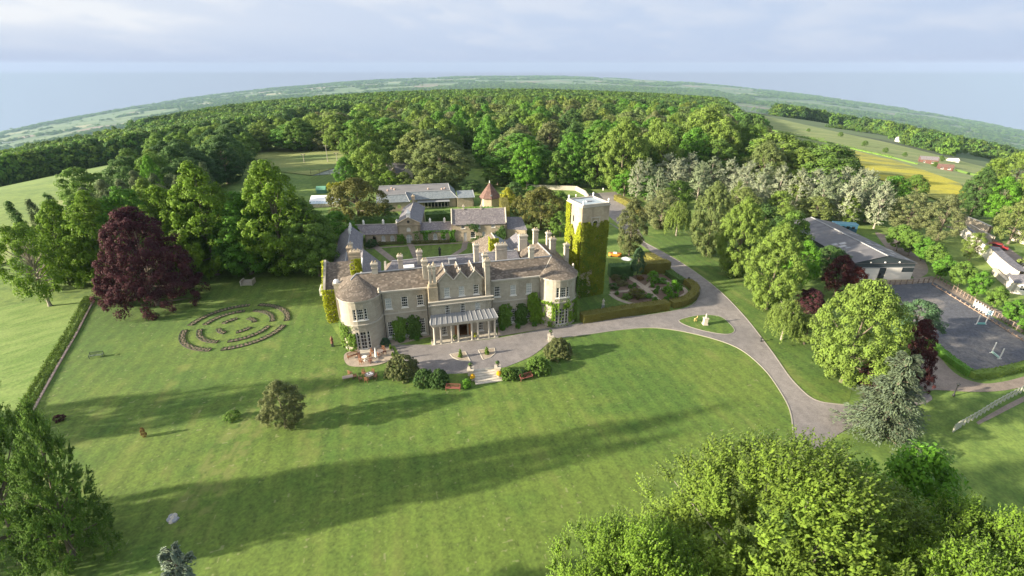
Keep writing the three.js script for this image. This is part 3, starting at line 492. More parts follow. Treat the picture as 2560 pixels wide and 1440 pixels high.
// the sunk wall at the lawn's left edge with its grassy bank
structure('sunk_wall', edging(HAHA, 0.28, 0.2), M.pinkStone);
{
  const out = HAHA.map((p) => p.clone().add(V(-2.2, 0, 0.9))), f = new Faces();
  const prof = [[0.3, 0.03], [0.7, 0.25], [1.1, 0.34], [1.7, 0.25], [2.4, 0.02]], LINE = curve(HAHA, 150);
  const side = V(-0.93, 0, -0.36 + 0.1);
  for (let i = 0; i + 1 < LINE.length; i++) for (let k = 0; k + 1 < prof.length; k++) { const P = (p, q) => { const z = p.clone().addScaledVector(side, q[0] * (0.9 + 0.2 * vn(p.z * 0.9, 3))); return [z.x, q[1] * (0.8 + 0.4 * vn(z.x * 1.6 + q[0], z.z * 1.6)), z.z]; }; f.quad(P(LINE[i], prof[k]), P(LINE[i + 1], prof[k]), P(LINE[i + 1], prof[k + 1]), P(LINE[i], prof[k + 1])); }
  structure('grass_bank', f.geo(), M.grass);
  const L = new Leaves(71), r = L.r;
  for (let i = 0; i < 9000; i++) { const p = LINE[Math.floor(r() * (LINE.length - 1))], z = p.clone().addScaledVector(side, 0.3 + 2.4 * r()).add(V((r() - 0.5) * 0.5, 0, (r() - 0.5) * 0.5)), e = dirOn(r), h = 0.2 + 0.3 * r(); L.leaf(z.x, 0.15 + 0.2 * r(), z.z, e[0], 0.35, e[2], e[2] * 0.4, 1, e[0] * 0.4, h, h * 0.4, L.tint(0.25, 0.8 + 0.4 * vn(z.x, z.z)), e[0] * 0.5, 1, e[2] * 0.5); }
  const m = new THREE.Mesh(L.geo(), leafMat(0.105, 0.150, 0.026)); m.name = 'long_grass'; m.userData.kind = 'stuff'; m.userData.label = 'long rough grass along the bank outside the sunk wall'; m.userData.category = 'grass'; scene.add(m);
}
// ───────────────────────── trees and shrubs ─────────────────────────
// by the place of the foot (fx, fy) and of the top (y) in the photograph, and the crown's width in its pixels
function heightAt(foot, ty, tx) { const [, ry, rf] = ray(tx, ty); return EYE + ry * (-foot.z / rf) - foot.y; }
function byFoot(kind, fx, fy, ty, wpx, mat, label, cat, group, name = 'tree', bark = M.bark, tx = fx) { const p = at(fx, fy); return plant(kind, p, Math.max(0.3, heightAt(p, ty, tx)), wpx * mpp(p.clone().setY(p.y + 5)) / 2, mat, label, cat, group, name, bark); }
// by the place of the top and a height in metres, where the foot is hidden
function byTop(kind, x, y, h, wpx, mat, label, cat, group, name = 'tree', bark = M.bark) { const p = at(x, y, h); return plant(kind, p, h, wpx * mpp(p.clone().setY(p.y + h * 0.6)) / 2, mat, label, cat, group, name, bark); }
const R1 = rng(4242);
// foreground
byTop('beech', 2075, 1200, 20, 800, G_.beech, 'huge yellow-green beech filling the lower right corner, tallest of the foreground', 'tree', null, 'beech_tree', M.barkPale);
byTop('beech', 1625, 1370, 18, 540, G_.lime, 'rounded lime-green tree at the bottom edge left of the huge corner beech', 'tree', null, 'beech_tree', M.barkPale);
byTop('beech', 2470, 1420, 18, 560, G_.lime, 'green tree in the extreme lower right corner below the post and rail fence', 'tree', null, 'beech_tree', M.barkPale);
byTop('beech', 2100, 1520, 16, 600, G_.beech, 'light green crown at the bottom edge in front of the huge corner beech', 'tree', null, 'beech_tree', M.barkPale);
byTop('beech', 2640, 1345, 19, 560, G_.lime, 'green crown cut by the right edge in the lower right corner', 'tree', null, 'beech_tree', M.barkPale);
byTop('dense', 2330, 1130, 17, 330, G_.bright, 'dark smooth-crowned green tree behind the huge corner beech', 'tree', null, 'chestnut_tree');
const LEAN = byFoot('cover', 180, 1392, 1005, 220, G_.mid, 'tall dark green beech with drooping skirts at the lower left, pointed top', 'tree', null, 'beech_tree', M.bark, 80); LEAN.rotation.set(0, 0, -0.17);
byFoot('cover', 55, 1405, 900, 250, G_.mid, 'dark green beech cut by the left edge behind the pointed one', 'tree', null, 'beech_tree', M.bark, -60).rotation.set(0, 1, -0.12);
byFoot('cover', -330, 1440, 1020, 300, G_.mid, 'beech beyond the left edge at the bottom, seen by its shadow', 'tree', null, 'beech_tree');
byFoot('cover', -420, 1150, 800, 300, G_.mid, 'tall tree beyond the left edge whose shadow crosses the lawn', 'tree', null, 'beech_tree');
byTop('cedar', 425, 1378, 13, 200, G_.blue2, 'blue-grey conifer tip poking up at the bottom edge', 'tree', null, 'cedar_tree');
byFoot('dense', 716, 1066, 955, 112, G_.holm, 'lone olive-brown egg-shaped evergreen tree on the front lawn', 'tree', null, 'evergreen_tree');
// left of the house
byFoot('copper', 395, 762, 520, 236, G_.copper, 'great dark purple copper beech beside the circular flower beds', 'tree', null, 'copper_beech');
byFoot('open', 126, 765, 556, 150, G_.lime, 'lone lime-green tree with bare limbs showing, left of the copper beech', 'tree', null, 'maple_tree', M.barkPale, 80);
const LW_ = 'lime in the row behind the left lawn, ';
for (const [x, fy, ty, w, m, s] of [[206, 716, 500, 95, 'lime', 'leftmost'], [290, 712, 480, 110, 'lime', 'left of the copper beech top'], [372, 700, 468, 120, 'fresh', 'directly behind the copper beech'], [455, 690, 462, 120, 'lime', 'just right of the copper beech top'], [545, 686, 408, 130, 'lime', 'with the pointed second-highest top'], [630, 684, 480, 120, 'fresh', 'low one below the stone wall'], [715, 682, 398, 135, 'lime', 'tallest of the row, beside the glasshouse'], [778, 678, 500, 110, 'mid', 'nearest to the house']]) byFoot('lime', x, fy, ty, w * 1.22, G_[m], LW_ + s, 'tree', null, 'lime_tree');
for (const [x, fy, ty, w, m, l] of [[165, 690, 560, 90, 'mid', 'shaded tree behind the leftmost lime of the row'], [250, 680, 540, 100, 'lime', 'shaded tree behind the row, left of the copper beech'], [500, 672, 470, 110, 'mid', 'shaded tree filling the gap right of the copper beech top'], [590, 668, 470, 110, 'mid', 'shaded tree filling the middle of the lime row'], [675, 664, 520, 100, 'dark', 'shaded tree filling the right part of the lime row'], [745, 660, 510, 100, 'mid', 'shaded tree filling the right end of the lime row'], [420, 668, 450, 110, 'oak', 'shaded tree behind the copper beech top']]) byFoot('chestnut', x, fy, ty, w * 1.15, G_[m], l, 'tree', null, 'park_tree');
byTop('lime', 640, 422, 21, 120, G_.lime, 'lime-green tree behind the row, between its two highest tops', 'tree', null, 'lime_tree');
byFoot('round', 800, 690, 560, 110, G_.mid, 'dark bushy tree against the left wing of the house', 'tree', null, 'bushy_tree');
byFoot('round', 845, 610, 530, 95, G_.fresh, 'green bushy tree left of the courtyard roof corner', 'tree', null, 'bushy_tree');
byFoot('round', 815, 640, 545, 80, G_.lime, 'light green shrubby tree by the outer roof of the left wing', 'tree', null, 'bushy_tree');
byFoot('broad', 900, 562, 446, 150, G_.brown, 'wide brown-green holm oak left of the pedimented clock front', 'tree', null, 'holm_oak');
byFoot('round', 965, 560, 512, 70, G_.dark, 'dark rounded tree between the holm oak and the clock front roof', 'tree', null, 'bushy_tree');
for (const [x, y, w] of [[20, 505, 70], [70, 490, 60], [112, 470, 55], [130, 500, 45], [40, 530, 60], [95, 520, 60]]) byTop('conifer', x, y, 17, w, R1() < 0.5 ? G_.spruce : G_.dark, 'dark conifer in the clump at the far left edge', 'tree', 'conifers in the clump at the far left', 'conifer_tree');
for (const [x, y, w] of [[205, 470, 70], [245, 442, 70], [290, 436, 60], [330, 428, 60], [375, 428, 60], [415, 424, 60], [460, 412, 60], [500, 400, 55], [225, 500, 70], [300, 468, 70], [265, 470, 60], [350, 455, 60], [440, 440, 60], [480, 432, 60], [400, 450, 60]]) byTop('conifer', x, y, 17, w * 1.15, R1() < 0.6 ? G_.fir : G_.spruce, 'grey-green larch in the plantation behind the copper beech and lime row', 'tree', 'larches in the plantation behind the lime row', 'larch_tree');
byTop('lime', 365, 388, 18, 55, G_.bright, 'bright green small tree standing out before the dark wood on the left', 'tree', null, 'lime_tree');
byTop('broad', 545, 340, 18, 130, G_.dark, 'large dark round tree at the right end of the left wood', 'tree', null, 'oak_tree');
byTop('round', 322, 426, 8, 34, G_.copper2, 'small purple tree at the foot of the left wood', 'tree', null, 'plum_tree');
// woods: rows of trees whose tops fall inside an outline
function inside(x, y, poly) { let c = false; for (let i = 0, j = poly.length - 1; i < poly.length; j = i++) { const [a, b] = poly[i], [e, f] = poly[j]; if ((b > y) !== (f > y) && x < (e - a) * (y - b) / (f - b) + a) c = !c; } return c; }
function project(p) { const s = Math.sin(PITCH), c = Math.cos(PITCH), y = p.y - EYE, D = -p.z, d = D * c - y * s, u = y * c + D * s; return [1280 + FOCAL * p.x / d, 720 - FOCAL * u / d]; }
const canopy = [];
const LANDMARK = [[250, 'far left conifers'], [480, 'larch plantation'], [660, 'pointed limes'], [880, 'tennis court'], [1010, 'small gabled house'], [1170, 'flat-roofed hall'], [1290, 'octagonal dovecote'], [1420, 'bronze yew'], [1560, 'car park'], [1760, 'left silver poplars'], [1930, 'middle silver poplars'], [9999, 'right silver poplars']];
function wood(outline, d0, d1, dx, dz, hmin, hmax, kinds, mats, labelOf, group, limit = 340, seed = 1) {
  const r = rng(seed);
  for (let D = d0; D < d1; D += dz * (D > limit ? 1.25 : 1)) {
    const span = D * 1.2;
    for (let x = -span; x < span; x += dx * (D > limit ? 1.1 : 1)) {
      const X = x + (r() - 0.5) * dx * 0.8, Z = -(D + (r() - 0.5) * dz * 0.9), h = lerp(hmin, hmax, r()), y = land(X, Z), [sx, sy] = project(V(X, y + h, Z)), k = kinds[Math.floor(r() * kinds.length)], m = mats[Math.floor(r() * mats.length)], w = dx * (0.48 + 0.48 * r() * r());
      if (!inside(sx, sy, outline)) continue;
      const footY = project(V(X, y, Z))[1]; if (d0 > 160 && footY > (sx < 890 ? 386 : 474)) continue;
      const rowName = D < d0 + dz * 1.6 ? 'front row' : D < d0 + dz * 4 ? 'near rows' : D < d0 + dz * 7 ? 'middle rows' : 'far rows', over = LANDMARK.find(([lx]) => sx < lx)[1];
      if (D > limit) canopy.push([X, y, Z, w, h, m]); else plant(k, V(X, y, Z), h, w, G_[m], HUE[m] + ' woodland tree, ' + rowName + ' above the ' + over, 'tree', group, 'woodland_tree');
    }
  }
}
const HUE = { mid: 'mid-green', dark: 'dark green', fresh: 'fresh green', olive: 'olive-green', oak: 'yellowish green', taupe: 'brownish flowering', flower: 'pale flowering', chestnut: 'light green', deep: 'very dark green', lime: 'lime-green' };
const WOODMIX = ['mid', 'oak', 'fresh', 'chestnut', 'olive', 'mid', 'oak', 'dark', 'chestnut', 'fresh', 'taupe', 'flower'];
wood([[622, 318], [640, 298], [700, 290], [760, 278], [830, 272], [900, 262], [960, 252], [1010, 248], [1090, 234], [1200, 231], [1300, 234], [1400, 237], [1500, 240], [1600, 244], [1700, 243], [1790, 252], [1808, 278], [1850, 290], [1900, 308], [1960, 328], [2010, 348], [2080, 366], [2128, 388], [2110, 415], [2020, 405], [1900, 375], [1760, 340], [1640, 356], [1500, 335], [1310, 340], [1180, 320], [1060, 330], [880, 315], [760, 322], [640, 345]],
  165, 640, 16, 17, 15, 22, ['round', 'broad', 'lime', 'round', 'chestnut'], WOODMIX, (m) => HUE[m] + ' broadleaf tree in the big wood behind the mansion', 'trees in the big wood behind the mansion', 345, 11);
wood([[-40, 500], [60, 452], [180, 415], [290, 372], [380, 332], [470, 322], [560, 300], [612, 302], [612, 345], [560, 372], [460, 398], [350, 412], [200, 470], [120, 475], [-40, 520]],
  150, 560, 12.5, 14, 14, 19, ['round', 'broad', 'lime'], ['mid', 'dark', 'deep', 'mid', 'dark', 'oak'], (m) => HUE[m] + ' broadleaf tree in the dark wood on the left slope', 'trees in the dark wood on the left slope', 420, 12);
// trees in front of the big wood, from left to right
for (const [kind, x, fy, ty, w, m, label] of [
  ['round', 735, 372, 305, 80, 'oak', 'round pale green tree above the tennis court'],
  ['broad', 828, 375, 318, 85, 'taupe', 'round brown-green tree on the field by the floodlights'],
  ['lime', 905, 440, 300, 90, 'mid', 'tall green tree right of the floodlight poles'],
  ['broad', 935, 460, 358, 110, 'oak', 'olive-green spreading tree left of the small gabled house'],
  ['round', 868, 462, 395, 60, 'fresh', 'green tree at the right end of the bright little lawn'],
  ['chestnut', 1105, 468, 345, 165, 'flower', 'broad pale-flowered chestnut behind the flat-roofed building'],
  ['lime', 1035, 420, 320, 80, 'lime', 'lime-green tree above the small gabled house roof'],
  ['round', 1245, 462, 405, 90, 'mid', 'low dark tree in shade behind the octagonal tower'],
  ['lime', 1318, 470, 345, 82, 'bright', 'bright green pointed tree beside the car park lane'],
  ['lime', 1425, 466, 330, 100, 'fresh', 'fresh green tree in the first row of the wood left of the car park'],
  ['lime', 1490, 468, 320, 100, 'mid', 'mid-green tree straight behind the car park'],
  ['chestnut', 1550, 478, 300, 130, 'chestnut', 'tall light green tree at the right end of the car park'],
  ['round', 1390, 470, 380, 80, 'mid', 'dark tree in shade at the left side of the car park'],
  ['broad', 1750, 420, 270, 160, 'chestnut', 'huge rounded light green tree above the silver poplars'],
  ['broad', 1660, 420, 310, 110, 'mid', 'mid-green tree above the leftmost silver poplars'],
  ['round', 1890, 440, 345, 90, 'fresh', 'yellow-green tree above the middle silver poplars'],
  ['round', 2085, 450, 368, 90, 'dark', 'dark green tree at the right end of the big wood'],
  ['round', 1990, 450, 352, 100, 'mid', 'green tree second from the right end of the big wood'],
]) byFoot(kind, x, fy, ty, w, G_[m], label, 'tree', null, 'park_tree');
// behind the tower and to its right
for (const [x, fy, ty, w, m, l] of [[1268, 520, 470, 40, 'golden', 'golden-green bush right of the octagonal dovecote'], [1285, 500, 455, 56, 'dark', 'dark round bush behind the golden one by the dovecote'], [1300, 545, 490, 46, 'brown', 'bronze bush left of the bronze yew'], [1400, 545, 478, 60, 'mid', 'green bushes between the bronze yew and the ivy tower'], [1330, 500, 466, 44, 'fresh', 'fresh green bush behind the bronze yew'], [1180, 480, 450, 60, 'dark', 'dark bush behind the right wing of the flat-roofed hall'], [1400, 590, 530, 60, 'mid', 'shaded bush at the left foot of the ivy tower'], [1010, 470, 430, 46, 'birch', 'pale rounded bush below the small gabled house'], [975, 470, 428, 50, 'lime', 'yellow-green bush left of the small gabled house'], [930, 475, 440, 50, 'oak', 'green bush at the left end of the flat-roofed hall'], [1060, 480, 440, 60, 'olive', 'olive bush before the broad pale-flowered chestnut']]) byFoot('round', x, fy, ty, w, G_[m], l, 'bush', null, 'garden_bush');
byFoot('broad', 1352, 575, 470, 122, G_.brown, 'wide dark bronze-green yew left of the ivy tower', 'tree', null, 'yew_tree');
byFoot('dense', 1572, 640, 496, 78, G_.holm, 'tall olive-brown holm oak right of the ivy tower', 'tree', null, 'holm_oak');
byFoot('dense', 1650, 572, 468, 92, G_.taupe, 'rounded tan evergreen behind the drive, left of the light birch', 'tree', null, 'evergreen_tree');
byFoot('weeping', 1690, 590, 500, 66, G_.birch, 'light green birch standing on the lawn beyond the hedged garden', 'tree', null, 'birch_tree', M.barkPale);
byFoot('round', 1612, 500, 440, 70, G_.fresh, 'fresh green tree behind the tan evergreen', 'tree', null, 'bushy_tree');
byFoot('round', 1560, 490, 425, 70, G_.bright, 'bright green bush at the right corner of the car park', 'tree', null, 'bushy_tree');
byFoot('round', 1690, 520, 450, 80, G_.mid, 'green tree under the third silver poplar', 'tree', null, 'bushy_tree');
byFoot('chestnut', 1765, 640, 455, 100, G_.flower, 'leftmost of the three chestnuts along the right lawn', 'tree', null, 'chestnut_tree');
byFoot('chestnut', 1835, 690, 495, 120, G_.chestnut, 'middle one of the three chestnuts along the right lawn', 'tree', null, 'chestnut_tree');
byFoot('chestnut', 1915, 772, 560, 135, G_.chestnut, 'nearest of the three chestnuts along the right lawn', 'tree', null, 'chestnut_tree');
byFoot('round', 1890, 640, 510, 100, G_.dark, 'dark green tree in the gap behind the middle chestnut', 'tree', null, 'bushy_tree');
byFoot('round', 1995, 720, 605, 85, G_.bright, 'bright green tree right of the nearest chestnut', 'tree', null, 'bushy_tree');
byFoot('round', 1960, 660, 530, 90, G_.mid, 'dark round tree left of the barn roof', 'tree', null, 'bushy_tree');
byFoot('round', 2060, 695, 618, 95, G_.dark, 'dark green tree against the left eave of the barn', 'tree', null, 'bushy_tree');
byFoot('round', 2032, 560, 490, 80, G_.olive, 'olive-green tree behind the far end of the barn', 'tree', null, 'bushy_tree');
byFoot('weeping', 1952, 850, 745, 88, G_.birch, 'weeping pale green birch on the lawn edge, right of the drive', 'tree', null, 'weeping_birch', M.barkPale);
byFoot('round', 2018, 790, 722, 70, G_.copper, 'dark purple smoke bush behind the weeping birch', 'shrub', null, 'purple_shrub');
byFoot('round', 2085, 740, 640, 70, G_.copper2, 'dark red tree at the corner of the barn', 'tree', null, 'plum_tree');
byFoot('round', 2128, 745, 668, 50, G_.red, 'red-leaved maple before the barn door', 'tree', null, 'maple_tree');
byFoot('chestnut', 2105, 955, 700, 200, G_.chestnut, 'great light green horse chestnut left of the riding arena', 'tree', null, 'chestnut_tree', M.bark, 2120);
byFoot('round', 2010, 860, 790, 80, G_.birch, 'small pale tree under the left side of the great horse chestnut', 'tree', null, 'bushy_tree');
byFoot('round', 2275, 850, 755, 110, G_.bluegreen, 'grey-green willow between the great chestnut and the arena', 'tree', null, 'willow_tree');
byFoot('copper', 2255, 960, 800, 120, G_.copper2, 'purple copper beech at the arena corner, right of the great chestnut', 'tree', null, 'copper_beech');
byFoot('copper', 2190, 985, 880, 110, G_.copper, 'lower purple copper beech half hidden behind the blue-grey cedar', 'tree', null, 'copper_beech');
byFoot('cedar', 2195, 1090, 890, 215, G_.blue, 'blue-grey cedar with tiered branches where the drive forks', 'tree', null, 'cedar_tree');
// silver poplars
[[1622, 396, 42], [1675, 388, 54], [1732, 384, 56], [1785, 392, 52], [1832, 400, 46], [1878, 405, 52], [1922, 410, 44], [1962, 416, 44], [2045, 424, 60], [2088, 424, 48], [2122, 420, 50], [2160, 422, 54], [2196, 440, 50], [1600, 402, 40], [1700, 398, 48], [1758, 404, 46], [1860, 418, 44], [2010, 424, 48], [2070, 440, 46], [2180, 428, 46], [2222, 452, 44], [1650, 420, 40], [1905, 440, 44], [2140, 445, 52]].forEach(([x, y, w], i) => byTop('poplar', x, y, 14, w * 1.35, i % 3 ? G_.silver : G_.silver2, i < 16 ? 'silvery white poplar in the pale row before the big wood' : 'silvery white poplar standing in the rear line of the pale row', 'tree', 'silvery poplars in the pale row', 'silver_poplar', M.barkPale));
for (const [x, y] of [[1995, 436], [2012, 440], [1850, 452]]) byTop('poplar', x, y, 12, 44, G_.birch, 'thin yellowish poplar with bare stems among the silvery row', 'tree', 'thin yellowish poplars among the silvery row', 'poplar_tree', M.barkPale);
for (const [x, fy, ty, w, m, l] of [[1940, 560, 478, 80, 'chestnut', 'light green tree below the middle of the silvery row'], [2035, 545, 480, 80, 'flower', 'pale tree below the silvery row, behind the barn'], [2110, 560, 490, 70, 'chestnut', 'green tree below the right part of the silvery row'], [1850, 560, 470, 90, 'olive', 'olive tree below the silvery row, behind the chestnuts'], [2182, 562, 525, 46, 'bright', 'small bright tree right of the blue lorry body'], [2210, 545, 488, 60, 'oak', 'yellowish tree behind the small bright one'], [2262, 580, 475, 95, 'taupe', 'brownish columnar tree right of the arena avenue top'], [2342, 600, 488, 90, 'taupe', 'grey-brown tree with split stems left of the walled lane'], [2225, 520, 440, 80, 'fresh', 'green tree at the right end of the silvery row'], [2278, 500, 438, 60, 'mid', 'round green tree before the yellow field']]) byFoot(kind_(m), x, fy, ty, w, G_[m], l, 'tree', null, 'park_tree');
function kind_(m) { return m === 'taupe' ? 'dense' : 'round'; }
// right edge
for (const [kind, x, fy, ty, w, m, l] of [['lime', 2422, 545, 418, 72, 'dark', 'tall dark tree at the right edge beyond the walled lane'], ['round', 2482, 555, 445, 80, 'bright', 'bright green tree right of the tall dark one'], ['round', 2540, 560, 440, 80, 'chestnut', 'rounded green tree at the right edge, upper one'], ['round', 2520, 610, 500, 90, 'olive', 'olive tree inside the walled lane'], ['open', 2420, 655, 580, 60, 'birch', 'pale thin birch by the white wall'], ['bush', 2552, 690, 640, 40, 'olive', 'grey-green bush by the white cottage'], ['round', 2465, 490, 395, 60, 'oak', 'distant round tree by the far lane on the right'], ['round', 2530, 470, 380, 80, 'chestnut', 'distant pale tree at the right edge']]) byFoot(kind, x, fy, ty, w, G_[m], l, 'tree', null, 'park_tree');
// the young avenue beside the arena
[[2240, 628, 558, 76], [2300, 652, 592, 56], [2330, 668, 604, 56], [2350, 697, 636, 58], [2392, 722, 650, 66], [2436, 748, 676, 58], [2478, 774, 712, 54], [2521, 808, 748, 58], [2270, 640, 575, 60], [2560, 830, 790, 50]].forEach(([x, fy, ty, w], i) => byFoot('young', x, fy, ty + 4, w * 0.82, i % 2 ? G_.fresh : G_.mid, ['first young lime of the avenue, by the barn side', 'third young lime of the avenue from the barn', 'fourth young lime of the avenue from the barn', 'fifth young lime of the avenue, at the arena top corner', 'sixth young lime of the avenue, with a clear pale stem', 'seventh young lime of the avenue, above the jump store', 'eighth young lime of the avenue, smaller one past the jump store', 'ninth young lime of the avenue, near the right edge', 'second young lime of the avenue from the barn', 'young lime of the avenue cut by the right edge'][i], 'tree', null, 'young_lime_tree'));
// far countryside: woods and hedgerow trees, and the back rows of the big wood, as masses
function mass(name, list, mat, label, kind = 'far') {
  const p = proto(kind, 0), q = proto(kind, 1);
  [p, q].forEach((pp, h) => { const l = list.filter((_, i) => i % 2 === h); if (!l.length) return;
    const im = new THREE.InstancedMesh(pp.crownGeo, mat, l.length), m = new THREE.Matrix4(), e = new THREE.Euler(), qn = new THREE.Quaternion(), r = rng(l.length + h);
    l.forEach(([x, y, z, w, hh], i) => { m.compose(V(x, y, z), qn.setFromEuler(e.set(0, r() * 6.28, 0)), V(w / pp.size[1], hh / pp.size[0], w / pp.size[1])); im.setMatrixAt(i, m); const k = 0.75 + 0.5 * r(), t = 0.85 + 0.3 * r(); im.setColorAt(i, lin(k * t, k, k * 0.95)); });
    im.name = numbered(name); im.userData.kind = 'stuff'; im.userData.label = label; im.userData.category = 'woodland'; scene.add(im); });
}
{
  const by = {}; for (const c of canopy) (by[c[5]] ||= []).push(c);
  for (const [m, l] of Object.entries(by)) mass('wood_canopy', l, G_[m], HUE[m] + ' crowns in the back rows of the big woods', 'canopy');
  const r = rng(99), hedges = [], woods = [], dark = [];
  for (let i = 0; i < 190000; i++) {
    const a = (r() - 0.5) * 1.9, R = 430 * Math.pow(9000 / 430, r()), x = Math.sin(a) * R, z = -Math.cos(a) * R, p = parcel(x, z);
    if (canopy.length && R < 560 && Math.abs(a) < 0.42) continue;
    const [sx, sy] = project(V(x, land(x, z), z));
    if (sx > 1790 && inside(sx, sy, [[1790, 262], [1920, 285], [2100, 325], [2240, 355], [2420, 400], [2620, 445], [2620, 560], [2300, 520], [1850, 330]])) continue;
    const big = 1 + R / 4200, h = (7 + 7 * r()) * Math.min(1.3, big), w = (4 + 3 * r()) * big;
    if (p.wood > 0.475) (r() < 0.5 ? woods : dark).push([x, land(x, z), z, w * 1.25, h * 1.15]);
    else if (p.edge < 8 && r() < 0.7) hedges.push([x, land(x, z), z, w * 0.8, h * 0.30]);
    else if (r() < 0.006) hedges.push([x, land(x, z), z, w, h]);
  }
  mass('distant_woodland', woods, G_.mid, 'blue-green woods spreading to the horizon');
  mass('distant_woodland', dark, G_.dark, 'darker woods spreading to the horizon');
  mass('hedgerow', hedges, G_.mid, 'hedgerows and hedgerow trees between the distant fields');
}
// ───────────────────────── building kit: plan coordinates u (right), v (back), heights in metres ─────────────────────────
const local = (o, turn) => ({ o, turn, to: (u, v, y = 0) => V(o.x + u * Math.cos(turn) - v * Math.sin(turn), y, o.z - u * Math.sin(turn) - v * Math.cos(turn)) });
const Q = (u, h, v) => [u, h, -v];
class Wall {                                                                     // a straight wall seen from outside, from A (left) to B (right) in plan
  constructor(A, B) { this.A = A; const dx = B[0] - A[0], dz = -(B[1] - A[1]); this.len = Math.hypot(dx, dz); this.d = [dx / this.len, dz / this.len]; this.n = [-this.d[1], this.d[0]]; this.m = new THREE.Matrix4().makeBasis(V(this.d[0], 0, this.d[1]), V(0, 1, 0), V(this.n[0], 0, this.n[1])).setPosition(A[0], 0, -A[1]); }
  put(g) { return g.applyMatrix4(this.m); }
  point(s, y, o = 0) { return [this.A[0] + this.d[0] * s + this.n[0] * o, y, -this.A[1] + this.d[1] * s + this.n[1] * o]; }
  face(y0, y1, holes = [], th = 0.4, top = null) {                               // walling with real openings; top: outline above y1 for a gable
    const sh = new THREE.Shape(); sh.moveTo(0, y0); sh.lineTo(this.len, y0); sh.lineTo(this.len, y1); if (top) for (const [s, y] of top) sh.lineTo(s, y); sh.lineTo(0, y1); sh.closePath();
    for (const h of holes) { const p = new THREE.Path(); if (h.arch) { const r = (h.s1 - h.s0) / 2; p.moveTo(h.s0, h.y0); p.lineTo(h.s1, h.y0); p.lineTo(h.s1, h.y1 - r); p.absarc((h.s0 + h.s1) / 2, h.y1 - r, r, 0, Math.PI, false); } else if (h.round) { p.absarc(h.s, h.y, h.round, 0, Math.PI * 2); } else { p.moveTo(h.s0, h.y0); p.lineTo(h.s1, h.y0); p.lineTo(h.s1, h.y1); p.lineTo(h.s0, h.y1); } p.closePath(); sh.holes.push(p); }
    const g = new THREE.ExtrudeGeometry(sh, { depth: th, bevelEnabled: false, curveSegments: 8 }); g.translate(0, 0, -th); g.deleteAttribute('uv'); return metre(this.put(g));
  }
  box(s0, y0, s1, y1, o0, o1) { return this.put(box(s0, y0, o0, s1, y1, o1)); }
}
const hole = (s0, s1, y0, y1, x = {}) => ({ s0, s1, y0, y1, ...x });
// a window in an opening of a wall: the glass, its white frame with glazing bars, and the stone sill
function windowIn(w, h, parent, cols = 3, rows = 4, o = {}) {
  const { s0, s1, y0, y1 } = h, pane = part(o.name || 'window', w.box(s0 - 0.02, y0, s1 + 0.02, y1, -0.30, -0.24), o.blind ? M.blind : M.glass, parent), f = 0.085, b = 0.035, g = [];
  g.push(w.box(s0, y0, s0 + f, y1, -0.235, -0.12), w.box(s1 - f, y0, s1, y1, -0.235, -0.12), w.box(s0 + f, y0, s1 - f, y0 + f, -0.235, -0.12), w.box(s0 + f, y1 - f, s1 - f, y1, -0.235, -0.12));
  for (let i = 1; i < cols; i++) { const s = lerp(s0, s1, i / cols); g.push(w.box(s - b / 2, y0 + f, s + b / 2, y1 - f, -0.235, -0.15)); }
  for (let i = 1; i < rows; i++) { const y = lerp(y0, y1, i / rows), t = rows % 2 === 0 && i === rows / 2 ? b * 1.8 : b; for (let c = 0; c < cols; c++) g.push(w.box(lerp(s0, s1, c / cols) + b, y - t / 2, lerp(s0, s1, (c + 1) / cols) - b, y + t / 2, -0.235, -0.15)); }
  part('frame', g, M.whitePaint, pane);
  if (!o.nosill) part('sill', w.box(s0 - 0.12, y0 - 0.14, s1 + 0.12, y0 - 0.003, -0.24, 0.09), o.sill || M.whitePaint, pane);
  return pane;
}
